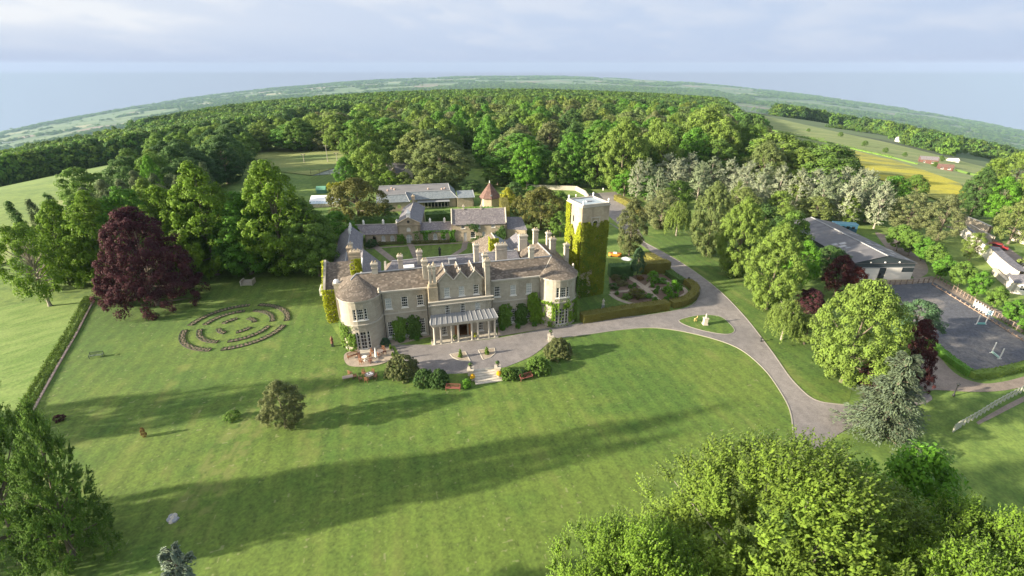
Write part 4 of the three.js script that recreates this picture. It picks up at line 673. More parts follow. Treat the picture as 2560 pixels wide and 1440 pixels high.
// leaves of a climber on a wall: cover(s, y) gives how thick it is
function creeper(w, y0, y1, n, leaf, seed, cover, bulge = 0.3) {
  const L = new Leaves(seed), r = L.r;
  for (let i = 0; i < n; i++) {
    const s = r() * w.len, y = lerp(y0, y1, r()), c = cover(s, y); if (r() > c) continue;
    const p = w.point(s, y, 0.04 + bulge * r() * r()), e = dirOn(r), nx = w.n[0] + e[0] * 0.6, ny = 0.35 + e[1] * 0.5, nz = w.n[1] + e[2] * 0.6, l = Math.hypot(nx, ny, nz);
    L.leaf(p[0], p[1], p[2], nx / l, ny / l, nz / l, e[1] * 0.6, -1, e[0] * 0.6, leaf * (0.7 + 0.6 * r()), leaf * 0.8, L.tint(0.18, 0.85 + 0.4 * vn(s * 1.3 + seed, y * 1.3)), nx / l, ny / l, nz / l);
  }
  return L.p.length ? L.geo() : null;
}
function chimney(u, v, y0, y1, wu, wv, pots, parent, mat = M.stonePale) {
  const g = [box(u - wu / 2, y0, -v - wv / 2, u + wu / 2, y1 - 0.42, -v + wv / 2), box(u - wu / 2 - 0.07, y1 - 0.95, -v - wv / 2 - 0.07, u + wu / 2 + 0.07, y1 - 0.82, -v + wv / 2 + 0.07), box(u - wu / 2 - 0.06, y1 - 0.42, -v - wv / 2 - 0.06, u + wu / 2 + 0.06, y1 - 0.26, -v + wv / 2 + 0.06), box(u - wu / 2 - 0.15, y1 - 0.26, -v - wv / 2 - 0.15, u + wu / 2 + 0.15, y1 - 0.08, -v + wv / 2 + 0.15), box(u - wu / 2 - 0.04, y1 - 0.08, -v - wv / 2 - 0.04, u + wu / 2 + 0.04, y1 + 0.04, -v + wv / 2 + 0.04)];
  const c = part('chimney', g, mat, parent);
  for (let i = 0; i < pots; i++) { const q = (i + 0.5) / pots - 0.5, x = wu >= wv ? u + q * wu : u, z = wu >= wv ? -v : -v + q * wv; const p = lathe([[0.13, y1 + 0.03], [0.15, y1 + 0.08], [0.11, y1 + 0.34], [0.14, y1 + 0.38], [0.09, y1 + 0.38], [0.08, y1 + 0.1]], 8); p.translate(x, 0, z); part('chimney_pot', p, M.stoneWarm, c); }
  return c;
}
function ridge(parent, pts, w = 0.26, mat = M.lead) { const g = []; for (let i = 0; i + 1 < pts.length; i++) g.push(bar(pts[i], pts[i + 1], w / 2, 6)); return part('ridge', g, mat, parent); }
function gableRoof(u0, u1, v0, v1, eave, top, over = 0.25) {                      // ridge along u
  const f = new Faces(), m = (v0 + v1) / 2, k = (top - eave) / (m - v0), lo = eave - over * k;
  f.quad(Q(u0, lo, v0 - over), Q(u1, lo, v0 - over), Q(u1, top, m), Q(u0, top, m)).quad(Q(u1, lo, v1 + over), Q(u0, lo, v1 + over), Q(u0, top, m), Q(u1, top, m));
  f.quad(Q(u0, lo - 0.12, v0 - over), Q(u1, lo - 0.12, v0 - over), Q(u1, lo, v0 - over), Q(u0, lo, v0 - over)).quad(Q(u1, lo - 0.12, v1 + over), Q(u0, lo - 0.12, v1 + over), Q(u0, lo, v1 + over), Q(u1, lo, v1 + over));
  f.quad(Q(u0, lo - 0.12, v0 - over), Q(u0, top - 0.12, m), Q(u1, top - 0.12, m), Q(u1, lo - 0.12, v0 - over)).quad(Q(u1, lo - 0.12, v1 + over), Q(u1, top - 0.12, m), Q(u0, top - 0.12, m), Q(u0, lo - 0.12, v1 + over));
  return f.geo();
}
// ───────────────────────── the mansion ─────────────────────────
const mansion = thing('mansion', 'long honey-stone country mansion with two bowed ends, three gables and columned porch', 'mansion', house(0, 0), HA);
{
  const P = mansion, walls = [], trims = [];
  const front = (a, b, v, y0, y1, holes, top) => { const w = new Wall([a, v], [b, v]); walls.push(w.face(y0, y1, holes.map((h) => ({ ...h, s0: h.s0 - a, s1: h.s1 - a })), 0.4, top && top.map(([s, y]) => [s - a, y]))); return w; };
  const win = (w, a, h, c, r, o) => windowIn(w, { ...h, s0: h.s0 - a, s1: h.s1 - a }, P, c, r, o);
  // long front either side of the centre
  const upL = [hole(4.5, 5.55, 5.95, 7.92), hole(7.12, 8.17, 5.95, 7.92), hole(9.7, 10.75, 5.95, 7.92)], gfL = [hole(4.46, 5.46, 0.62, 3.5), hole(7.15, 8.15, 0.62, 3.5), hole(9.75, 10.75, 0.62, 3.5)];
  const upR = [hole(23.05, 24.1, 5.98, 7.95), hole(25.95, 27.0, 5.98, 7.95), hole(28.85, 29.9, 5.98, 7.95)], gfR = [hole(23.2, 24.2, 0.6, 3.3), hole(26.1, 27.1, 0.6, 3.3), hole(28.95, 29.95, 0.6, 3.3)];
  const wL = front(3.4, 12.4, 2.7, 0, 9.25, [...upL, ...gfL]), wR = front(21.9, 31.6, 2.7, 0, 9.25, [...upR, ...gfR]);
  upL.forEach((h, i) => win(wL, 3.4, h, 3, 4, { blind: i === 0 })); gfL.forEach((h) => win(wL, 3.4, h, 3, 6)); upR.forEach((h, i) => win(wR, 21.9, h, 3, 4, { blind: i > 0 })); gfR.forEach((h) => win(wR, 21.9, h, 3, 6));
  for (const [a, b] of [[3.7, 11.6], [22.5, 31.3]]) trims.push(box(a, 4.95, -2.695, b, 5.14, -2.52), box(a, 9.02, -2.695, b, 9.28, -2.42), box(a, 0, -2.695, b, 0.4, -2.6));
  // bows
  const bow = (cu, cv, R, side) => {
    const ang = [-112, -100, -90, -80, -70, -60, -50, -40, -31, -21, -9.8, 9.8, 21, 31, 40, 50, 60, 70, 80, 90, 100, 112], pt = (a, r = R) => [cu + r * Math.sin(a * Math.PI / 180), cv - r * Math.cos(a * Math.PI / 180)];
    for (let i = 0; i + 1 < ang.length; i++) {
      const w = new Wall(pt(ang[i]), pt(ang[i + 1])), holes = [];
      if (ang[i] === -9.8) { holes.push(hole(0.06, w.len - 0.06, 5.75, 7.68), hole(0.06, w.len - 0.06, 0.35, 3.6)); }
      else if (ang[i] === -21 || ang[i] === 9.8) { holes.push(hole(0.07, w.len - 0.07, 5.75, 7.68), hole(0.07, w.len - 0.07, 0.35, 3.6)); }
      walls.push(w.face(0, 9.12, holes, 0.35));
      const c = holes.length && ang[i] === -9.8 ? 3 : 1;
      holes.forEach((h, k) => windowIn(w, h, P, k ? Math.max(1, c - 1) : c, k ? 5 : 4, k ? { name: 'french_window', nosill: true } : {}));
      trims.push(w.box(0, 4.78, w.len, 4.98, -0.05, 0.16), w.box(0, 8.98, w.len, 9.2, -0.05, 0.2), w.box(0, 0, w.len, 0.34, -0.05, 0.12));
    }
    const f = new Faces(), apex = side < 0 ? [0.3, 11.2, 6.55] : [34.7, 11.2, 6.4], Re = R + 0.22;
    for (let a = -112; a < 112; a += 8) { const p = pt(a, Re), q = pt(a + 8, Re); f.tri(Q(p[0], 9.2, p[1]), Q(q[0], 9.2, q[1]), Q(...apex)); }
    return f;
  };
  const roofL = bow(0.55, 3.3, 3.3, -1), roofR = bow(34.8, 3.5, 3.6, 1);
  // main roofs of stone tiles
  roofL.quad(Q(3.2, 9.15, 2.45), Q(12.6, 9.15, 2.45), Q(12.6, 11.2, 6.55), Q(0.3, 11.2, 6.55)).quad(Q(12.6, 9.2, 10.6), Q(-2.6, 9.2, 10.6), Q(0.3, 11.2, 6.55), Q(12.6, 11.2, 6.55)).tri(Q(-2.6, 9.2, 10.6), Q(-2.9, 9.2, 4.4), Q(0.3, 11.2, 6.55)).quad(Q(12.6, 9.15, 2.45), Q(21.8, 9.15, 2.45), Q(21.8, 11.2, 6.5), Q(12.6, 11.2, 6.55)).quad(Q(21.8, 9.2, 10.6), Q(12.6, 9.2, 10.6), Q(12.6, 11.2, 6.55), Q(21.8, 11.2, 6.5));
  roofR.quad(Q(21.8, 9.15, 2.45), Q(31.6, 9.15, 2.45), Q(34.7, 11.2, 6.4), Q(21.8, 11.2, 6.5)).quad(Q(30.6, 9.2, 10.6), Q(21.8, 9.2, 10.6), Q(21.8, 11.2, 6.5), Q(34.7, 11.2, 6.4)).quad(Q(38.4, 9.2, 4.7), Q(38.4, 9.2, 17.6), Q(34.5, 11.2, 14.2), Q(34.7, 11.2, 6.4)).quad(Q(30.6, 9.2, 17.6), Q(30.6, 9.2, 10.6), Q(34.7, 11.2, 6.4), Q(34.5, 11.2, 14.2)).tri(Q(38.4, 9.2, 17.6), Q(30.6, 9.2, 17.6), Q(34.5, 11.2, 14.2));
  const roof1 = part('roof', [roofL.geo()], M.tile, P), roof2 = part('roof', [roofR.geo()], M.tile, P);
  ridge(roof1, [Q(0.3, 11.24, 6.55), Q(12.6, 11.24, 6.55), Q(21.8, 11.24, 6.5)]); ridge(roof1, [Q(0.3, 11.22, 6.55), Q(-0.6, 10.7, 5.4)]); ridge(roof2, [Q(21.8, 11.24, 6.5), Q(34.7, 11.24, 6.4), Q(34.5, 11.24, 14.2)]); ridge(roof2, [Q(31.6, 9.25, 2.5), Q(34.7, 11.22, 6.4)], 0.2, M.coping);
  // side and back walls
  for (const [a, b] of [[[38.4, 4.5], [38.4, 17.6]], [[38.4, 17.6], [30.6, 17.6]], [[-2.75, 10.6], [-2.75, 4.5]]]) walls.push(new Wall(a, b).face(0, 9.15));
  // centre: upper wall with three gables
  const gw = [hole(14.25, 15.2, 7.38, 9.14), hole(16.72, 17.67, 7.38, 9.14), hole(19.2, 20.15, 7.38, 9.14)];
  const top = [[20.95, 10.2], [19.5, 11.75], [18.33, 10.4], [17.12, 11.75], [15.93, 10.4], [14.72, 11.75], [13.3, 10.2]];
  const cu = front(13.2, 21.05, 1.8, 6.6, 10.1, gw, top); gw.forEach((h, i) => win(cu, 13.2, h, 3, 4, { blind: i < 2 }));
  walls.push(new Wall([21.05, 1.8], [21.05, 6.4]).face(6.6, 10.1), new Wall([13.2, 6.4], [13.2, 1.8]).face(6.6, 10.1));
  const gr = new Faces(), peaks = [14.72, 17.12, 19.5], val = [13.2, 15.93, 18.33, 21.05];
  peaks.forEach((p, i) => gr.quad(Q(val[i], i ? 10.36 : 10.14, 1.86), Q(p, 11.62, 1.86), Q(p, 11.62, 6.9), Q(val[i], i ? 10.36 : 10.14, 6.9)).quad(Q(p, 11.62, 1.86), Q(val[i + 1], i < 2 ? 10.36 : 10.14, 1.86), Q(val[i + 1], i < 2 ? 10.36 : 10.14, 6.9), Q(p, 11.62, 6.9)));
  const r3 = part('roof', gr.geo(), M.tile, P); peaks.forEach((p) => ridge(r3, [Q(p, 11.66, 1.9), Q(p, 11.66, 6.9)], 0.2, M.coping));
  peaks.forEach((p, i) => { const c = [bar(Q(val[i] + 0.05, i ? 10.46 : 10.24, 1.72), Q(p, 11.84, 1.72), 0.11, 4), bar(Q(val[i + 1] - 0.05, i < 2 ? 10.46 : 10.24, 1.72), Q(p, 11.84, 1.72), 0.11, 4)]; part('gable_coping', c, M.coping, P); const fin = lathe([[0.1, 0], [0.13, 0.1], [0.05, 0.2], [0.1, 0.38], [0.01, 0.7]], 8); fin.translate(p, 11.82, -1.74); part('finial', fin, M.stonePale, P); });
  // lower centre block
  const cw = [hole(14.15, 15.0, 4.4, 6.25), hole(16.72, 17.55, 4.4, 6.25), hole(19.3, 20.2, 4.4, 6.25), hole(13.35, 14.25, 0.65, 2.2), hole(19.75, 20.6, 0.65, 2.2), hole(16.35, 17.75, 0, 2.3)];
  const cl = front(11.5, 22.45, 1.0, 0, 6.95, cw); cw.slice(0, 3).forEach((h, i) => win(cl, 11.5, h, 3, 4, { blind: i === 2 })); cw.slice(3, 5).forEach((h) => win(cl, 11.5, h, 3, 3));
  walls.push(new Wall([22.45, 1.0], [22.45, 2.7]).face(0, 6.95), new Wall([11.5, 2.7], [11.5, 1.0]).face(0, 6.95));
  trims.push(box(11.35, 6.42, -0.995, 22.6, 6.58, -0.80)); for (let u = 11.45; u < 22.5; u += 0.34) trims.push(box(u, 6.24, -0.99, u + 0.15, 6.42, -0.86));
  trims.push(box(11.42, 6.953, -1.42, 22.53, 7.08, -0.93));
  part('flat_roof', box(11.6, 6.5, -6.0, 22.35, 6.62, -1.402), M.lead, P);
  part('entrance_hall', [box(15.0, 0.0, -4.6, 19.0, 0.1, -1.41), box(15.0, 0.1, -4.6, 15.15, 2.9, -1.41), box(18.85, 0.1, -4.6, 19.0, 2.9, -1.41), box(15.15, 0.1, -4.6, 18.85, 2.9, -4.45), box(15.0, 2.9, -4.6, 19.0, 3.0, -1.41)], M.oak, P);
  for (const u of [15.55, 18.0]) part('door_leaf', [box(u, 0.05, -0.99, u + 0.6, 2.25, -0.93), box(u + 0.08, 0.2, -0.93, u + 0.52, 1.0, -0.91), box(u + 0.08, 1.15, -0.93, u + 0.52, 2.1, -0.91)], M.oak, P);
  // porch: paired columns, entablature, glazed lean-to roof
  const porch = part('porch', [box(11.55, 3.42, -0.98, 22.6, 3.72, 0.98), box(11.45, 3.723, -0.98, 22.7, 3.9, 1.1), box(11.35, 0, -0.98, 22.8, 0.12, 1.15)], M.stonePale, P);
  for (const u of [11.9, 12.95, 14.78, 15.9, 18.25, 19.3, 21.2, 22.25]) { const c = lathe([[0.25, 0.12], [0.25, 0.24], [0.19, 0.30], [0.19, 1.4], [0.155, 3.1], [0.17, 3.16], [0.22, 3.26], [0.24, 3.418]], 12); c.translate(u, 0, 0.8); part('column', c, M.stonePale, porch); }
  const pr = new Faces(); pr.quad(Q(11.3, 3.95, -1.15), Q(22.85, 3.95, -1.15), Q(22.45, 4.75, 0.98), Q(11.7, 4.75, 0.98)).tri(Q(11.3, 3.95, 0.98), Q(11.3, 3.95, -1.15), Q(11.7, 4.75, 0.98)).tri(Q(22.85, 3.95, -1.15), Q(22.85, 3.95, 0.98), Q(22.45, 4.75, 0.98));
  part('porch_roof', pr.geo(), std({ color: lin(0.20, 0.205, 0.215), roughness: 0.35 }), porch);
  for (let i = 0; i <= 13; i++) { const t = i / 13; part('roof_rib', bar(Q(lerp(11.35, 22.8, t), 3.99, -1.12), Q(lerp(11.75, 22.4, t), 4.79, 0.95), 0.045, 4), M.lead, porch); }
  // chimneys
  chimney(3.35, 6.5, 10.6, 12.9, 0.95, 0.6, 2, roof1); chimney(7.7, 10.0, 8.2, 12.6, 0.8, 0.8, 2, P); chimney(11.3, 13.6, 8.3, 11.9, 0.9, 0.75, 2, P); chimney(11.55, 4.5, 9.6, 13.4, 0.85, 0.7, 2, P);
  part('stack_base', [box(11.6, 6.96, -2.9, 13.15, 9.6, -1.3), box(11.8, 9.603, -2.8, 13.1, 10.2, -1.45)], M.stoneWarm, P); for (const [u, v] of [[12.1, 1.85], [12.75, 1.8], [12.85, 2.45]]) chimney(u, v, 10.2, 13.3, 0.42, 0.42, 1, P);
  chimney(21.65, 1.75, 6.6, 13.5, 0.85, 0.85, 2, P, M.stone); chimney(21.75, 4.0, 8.4, 13.7, 0.75, 0.75, 2, P); chimney(21.65, 11.8, 8.4, 12.9, 0.85, 0.85, 2, P); chimney(26.35, 11.4, 8.3, 12.6, 2.1, 0.95, 4, P); chimney(30.85, 6.6, 10.2, 13.3, 0.85, 0.7, 2, roof2); chimney(31.8, 15.6, 8.2, 12.7, 1.6, 0.9, 3, P); chimney(35.3, 18.4, 8.2, 12.7, 0.95, 0.8, 2, P); chimney(36.4, 13.4, 8.2, 13.5, 0.8, 0.8, 2, P); chimney(36.3, 10.6, 8.9, 13.2, 1.05, 0.85, 2, P, M.stone); chimney(38.35, 8.5, 6.5, 12.6, 0.8, 0.8, 1, P, M.stone);
  // slate range behind with lead flat and rooflight
  const sr = new Faces(); sr.quad(Q(4.6, 8.4, 10.8), Q(30.4, 8.4, 10.8), Q(30.4, 9.75, 15.0), Q(6.2, 9.75, 15.0)).quad(Q(30.4, 7.4, 19.4), Q(4.6, 7.4, 19.4), Q(6.2, 9.75, 15.0), Q(30.4, 9.75, 15.0));
  const srm = part('roof', sr.geo(), M.slate, P); ridge(srm, [Q(6.2, 9.8, 15), Q(30.4, 9.8, 15)]); const sh = new Faces(); sh.tri(Q(4.6, 7.4, 19.4), Q(4.6, 8.4, 10.8), Q(6.2, 9.75, 15.0)); part('roof', sh.geo(), M.tile, P);
  walls.push(new Wall([30.4, 19.2], [4.7, 19.2]).face(0, 7.5), new Wall([4.7, 19.2], [4.7, 10.6]).face(0, 8.4));
  part('rooflight', [box(8.3, 8.8, -12.9, 10.0, 9.5, -11.5), box(8.2, 9.503, -13.0, 10.1, 9.6, -11.4)], M.whitePaint, P);
  part('roof_hatch', [box(16.6, 9.0, -13.6, 17.9, 9.95, -12.5), box(16.5, 9.953, -13.7, 18.0, 10.05, -12.4)], M.lead, P);
  // left wing: tiled front part, big stack, slate roofs going back
  const lw = new Faces(); lw.quad(Q(-6.2, 6.0, 12.0), Q(0.6, 6.0, 12.0), Q(0.6, 9.1, 19.2), Q(-6.2, 9.1, 19.2)).quad(Q(0.6, 6.0, 25.5), Q(-6.2, 6.0, 25.5), Q(-6.2, 9.1, 19.2), Q(0.6, 9.1, 19.2));
  part('roof', lw.geo(), M.tile, P);
  const wv = new Wall([-6.2, 25.5], [-6.2, 12.0]); walls.push(wv.face(0, 6.1, [hole(3, 4, 1, 2.8), hole(8, 9, 1, 2.8)], 0.4, [[wv.len, 6.6], [6.3, 9.7], [0, 6.6]]), new Wall([-6.2, 12.0], [-2.6, 12.0]).face(0, 6.0), new Wall([0.6, 25.5], [-6.2, 25.5]).face(0, 6.0));
  chimney(0.0, 13.4, 5.0, 12.9, 1.75, 1.0, 3, P, M.stoneWarm);
  const ls = new Faces(); ls.quad(Q(3.9, 5.3, 10.8), Q(3.9, 5.3, 27.2), Q(0.7, 9.0, 26.0), Q(0.7, 9.0, 10.8)).quad(Q(-0.5, 7.6, 27.2), Q(-0.5, 7.6, 10.8), Q(0.7, 9.0, 10.8), Q(0.7, 9.0, 26.0)).tri(Q(3.9, 5.3, 27.2), Q(-0.5, 5.3, 27.2), Q(0.7, 9.0, 26.0));
  const lsm = part('roof', ls.geo(), M.slate, P); part('verge', bar(Q(0.7, 9.05, 10.9), Q(0.7, 9.05, 20.2), 0.16, 4), M.whitePaint, lsm);
  walls.push(new Wall([3.6, 10.6], [3.6, 27.0]).face(0, 5.4), new Wall([3.6, 27.0], [-0.5, 27.0]).face(0, 5.4));
  const lb = new Faces(); lb.quad(Q(-0.4, 3.9, 27.0), Q(-0.4, 3.9, 52.6), Q(-3.2, 6.1, 53.5), Q(-3.2, 6.1, 25.0)).quad(Q(-6.3, 3.9, 56.0), Q(-6.3, 3.9, 25.0), Q(-3.2, 6.1, 25.0), Q(-3.2, 6.1, 53.5));
  const lbm = part('roof', lb.geo(), M.slate, P); ridge(lbm, [Q(-3.2, 6.14, 25.5), Q(-3.2, 6.14, 53.5)], 0.2);
  walls.push(new Wall([-0.7, 27.0], [-0.7, 52.4]).face(0, 4.1, [hole(6, 7, 1, 2.6), hole(12, 13, 1, 2.6), hole(18, 19, 1, 2.6)]), new Wall([-6.0, 55.8], [-6.0, 25.4]).face(0, 4.1));
  for (const v of [46.5, 49.0, 51.5]) { const f = lathe([[0.3, 0], [0.3, 0.5], [0.36, 0.55], [0.22, 0.75], [0.34, 1.0], [0.12, 1.35], [0.02, 1.5]], 10); f.translate(-3.2, 6.1, -v); part('finial', f, M.whitePaint, P); }
  chimney(-1.9, 25.4, 5.2, 9.8, 0.95, 0.8, 2, P, M.stoneWarm); chimney(-2.2, 33.0, 4.8, 8.2, 0.8, 0.7, 1, P);
  part('pier', [box(-3.75, 0, -8.9, -2.78, 9.0, -8.0), box(-3.9, 9.003, -9.05, -2.63, 9.25, -7.85)], M.stonePale, P); { const b = lathe([[0.42, 9.253], [0.5, 9.4], [0.36, 9.75], [0.1, 9.9]], 10); b.translate(-3.26, 0, 8.45 * -1); part('pier_cap', b, M.whitePaint, P); }
  const bal = [box(-7.9, 2.6, -21.4, -6.2, 2.8, -18.6)]; for (let i = 0; i < 9; i++) bal.push(bar([-7.8, 2.8, -21.3 + i * 0.33], [-7.8, 3.7, -21.3 + i * 0.33], 0.05, 5)); bal.push(box(-7.9, 3.7, -21.4, -7.72, 3.82, -18.6), box(-7.72, 3.7, -21.4, -6.2, 3.82, -21.25), box(-7.72, 3.7, -18.75, -6.2, 3.82, -18.6)); part('balcony', bal, M.whitePaint, P);
  // right wing: two gabled roofs behind with a slate valley
  const ra = new Faces(); ra.quad(Q(24.6, 5.6, 34.2), Q(24.6, 5.6, 20.0), Q(28.2, 9.3, 20.0), Q(28.2, 9.3, 28.6)).tri(Q(29.8, 5.6, 34.2), Q(24.6, 5.6, 34.2), Q(28.2, 9.3, 28.6)); const ram = part('roof', ra.geo(), M.tile, P);
  ridge(ram, [Q(28.2, 9.36, 28.6), Q(28.2, 9.36, 19.5)], 0.24, M.coping); part('roof', new Faces().quad(Q(31.0, 7.3, 20.0), Q(31.0, 7.3, 30.0), Q(28.2, 9.3, 28.6), Q(28.2, 9.3, 20.0)).geo(), M.slateGreen, P);
  const rb = new Faces(); rb.quad(Q(31.0, 7.3, 28.0), Q(31.0, 7.3, 17.8), Q(33.4, 9.6, 17.8), Q(33.4, 9.6, 26.5)); part('roof', rb.geo(), M.slate, P); part('roof', new Faces().quad(Q(36.2, 7.2, 17.8), Q(36.2, 7.2, 28.0), Q(33.4, 9.6, 26.5), Q(33.4, 9.6, 17.8)).tri(Q(36.2, 7.2, 28.0), Q(31.0, 7.3, 28.0), Q(33.4, 9.6, 26.5)).geo(), M.tile, P); 
  walls.push(new Wall([24.8, 34.0], [24.8, 19.2]).face(0, 5.8), new Wall([36.0, 17.6], [36.0, 28.0]).face(0, 7.3), new Wall([36.0, 28.0], [30.0, 30.0]).face(0, 7.2), new Wall([30.0, 34.0], [24.8, 34.0]).face(0, 5.7), new Wall([30.0, 30.0], [30.0, 34.0]).face(0, 5.7));
  part('lean_to_roof', new Faces().quad(Q(36.0, 7.6, 17.8), Q(40.0, 6.6, 17.8), Q(40.0, 6.6, 24.0), Q(36.0, 7.6, 24.0)).geo(), M.slateGreen, P); walls.push(new Wall([40.0, 17.8], [40.0, 24.0]).face(0, 6.6), new Wall([36.2, 17.8], [40.0, 17.8]).face(0, 6.6));
  part('wall', walls, M.stone, P); part('stone_trim', trims, M.coping, P);
  // garden steps down from the left bow window and hopper-headed pipes
  for (let i = 0; i < 4; i++) part('step', box(-0.5 - i * 0.12, 0.0, 0.12, 1.6 + i * 0.12, 0.36 - i * 0.085, 0.5 + i * 0.34), M.stonePale, P);
  for (const [u, v] of [[4.1, 2.55], [31.35, 2.5], [11.3, 2.5]]) part('drainpipe', bar(Q(u, 0.2, v), Q(u, 8.9, v), 0.055, 6), M.darkIron, P);
  // urns on the roof corners beside the bows
  for (const [u, v] of [[3.75, 2.35], [38.3, 4.6]]) { const f = lathe([[0.2, 9.2], [0.2, 9.4], [0.1, 9.5], [0.22, 9.75], [0.18, 9.95], [0.04, 10.2]], 10); f.translate(u, 0, -v); part('urn_finial', f, M.stonePale, P); }
}
// climbers, each a plant of its own, rooted at the foot of the wall it covers
function climber(label, builder, mat, foot, name = 'climbing_plant', category = 'climber', frame = { o: house(0, 0), turn: HA }) {
  const t = thing(name, label, category, frame.o, frame.turn); const g = [].concat(builder()).filter(Boolean);
  part('foliage', g, mat, t); part('stem', [bar(foot, [foot[0] + 0.1, foot[1] + 1.6, foot[2]], 0.07, 5, 0.04), bar([foot[0], foot[1], foot[2]], [foot[0] - 0.25, foot[1] + 1.1, foot[2] + 0.05], 0.05, 5, 0.03)], M.bark, t); return t;
}
const fr = (a, b, v) => new Wall([a, v], [b, v]);
const blobs = (list) => (s, y) => { let c = 0; for (const [x, yy, rx, ry] of list) c = Math.max(c, 1.15 - Math.hypot((s - x) / rx, (y - yy) / ry) + 1.1 * (fbm(s * 1.6 + x * 7, y * 1.3, 3) - 0.5)); return Math.min(1, Math.max(0, c * 2.2)); };
climber('dark bushy wall shrub between the first two ground-floor windows left of the porch', () => creeper(fr(5, 8, 2.7), 0, 4.4, 2600, 0.32, 301, blobs([[1.45, 2.0, 1.15, 2.3]]), 1.0), G_.mid, Q(6.4, 0, 2.6));
climber('dark bushy wall shrub between the second and third windows left of the porch', () => creeper(fr(7.6, 10.2, 2.7), 0, 4.4, 2500, 0.32, 302, blobs([[1.35, 2.0, 1.1, 2.3]]), 1.0), G_.hedge, Q(8.9, 0, 2.6));
climber('dark wall shrub just right of the porch', () => creeper(fr(23.6, 26.4, 2.7), 0, 4.4, 2800, 0.32, 303, blobs([[1.3, 2.2, 1.3, 2.4]]), 1.0), G_.mid, Q(24.9, 0, 2.6));
climber('dark wall shrub second from the porch on the right side', () => creeper(fr(26.7, 29.1, 2.7), 0, 4.2, 2300, 0.32, 304, blobs([[1.2, 2.0, 1.1, 2.3]]), 1.0), G_.hedge, Q(27.9, 0, 2.6));
climber('tall yellow-green climber in the corner left of the right bow', () => creeper(fr(28.8, 32.0, 2.6), 0, 6.2, 4200, 0.34, 305, blobs([[1.3, 4.0, 1.0, 2.2], [2.2, 1.6, 1.2, 2.0]]), 1.1), G_.lime, Q(30.6, 0, 2.4));
const bowWall = (cu, cv, R, a) => { const p = (x) => [cu + R * Math.sin(x * Math.PI / 180), cv - R * Math.cos(x * Math.PI / 180)]; return new Wall(p(a), p(a + 10)); };
climber('leafy climber with pale blooms over the left side of the left bow', () => { const g = []; for (let a = -100; a < -24; a += 10) g.push(creeper(bowWall(0.55, 3.3, 3.42, a), 0, 5.0, 420, 0.3, 320 + a, (s, y) => (y < 4.6 - (a > -50 ? 1.2 : 0) && fbm(a * 0.09 + 4, y * 0.6, 3) > 0.42 ? 0.85 : 0.06), 0.55)); return g; }, G_.ivy, Q(-2.2, 0, 1.2));
climber('yellow-green vine above and beside the right bow garden door', () => { const g = []; for (let a = -70; a < 60; a += 10) g.push(creeper(bowWall(34.8, 3.5, 3.72, a), 0, 5.4, 420, 0.3, 520 + a, (s, y) => { const t = Math.abs(a + 5) < 22; return (t ? y > 3.7 && y < 4.7 : y < 4.9) && fbm(a * 0.1 + 40, y * 0.55, 3) > 0.47 ? 0.85 : 0.03; }, 0.4)); return g; }, G_.lime, Q(33, 0, 0.2));
climber('dark creeper hanging down the far right side of the right bow', () => { const g = []; for (let a = 50; a < 110; a += 10) g.push(creeper(bowWall(34.8, 3.5, 3.72, a), 0, 9.2, 800, 0.32, 720 + a, (s, y) => (fbm(a * 0.06 + 9, y * 0.4, 3) > 0.36 ? 0.8 : 0.1), 0.3)); return g; }, G_.ivy, Q(38.2, 0, 2.4));
climber('yellow-lit creeper over the end gable of the left wing', () => [creeper(new Wall([-6.24, 25.5], [-6.24, 12.0]), 0, 9.6, 6000, 0.34, 801, (s, y) => (y < 6.4 + 3.2 * Math.min(s, 13.5 - s) / 6.3 ? 0.9 : 0) * (fbm(s * 0.3, y * 0.3, 3) > 0.36 ? 1 : 0.2), 0.35), creeper(new Wall([-6.2, 11.98], [-2.7, 11.98]), 0, 6.6, 1500, 0.34, 802, () => 0.8, 0.35)], G_.vine, Q(-6.3, 0, 14));
climber('creeper on the front of the big left wing chimney stack', () => [creeper(new Wall([-0.95, 12.88], [0.9, 12.88]), 6, 11.6, 1500, 0.3, 803, (s, y) => (s > 0.7 || y < 9.5 ? 0.9 : 0.1), 0.25), creeper(new Wall([-0.9, 14], [-0.9, 12.9]), 5, 10.4, 600, 0.3, 804, () => 0.9, 0.25)], G_.vine, Q(-0.9, 6, 12.8));
climber('bright yellow creeper column on the tiled roof of the right rear wing', () => [creeper(new Wall([26.6, 21.5], [28.2, 21.5]), 6.8, 10.4, 1300, 0.32, 805, () => 0.95, 0.3), creeper(new Wall([26.6, 23.0], [26.6, 21.5]), 6.6, 10.4, 900, 0.32, 806, () => 0.95, 0.3)], G_.vine, Q(26.8, 6, 21.6));
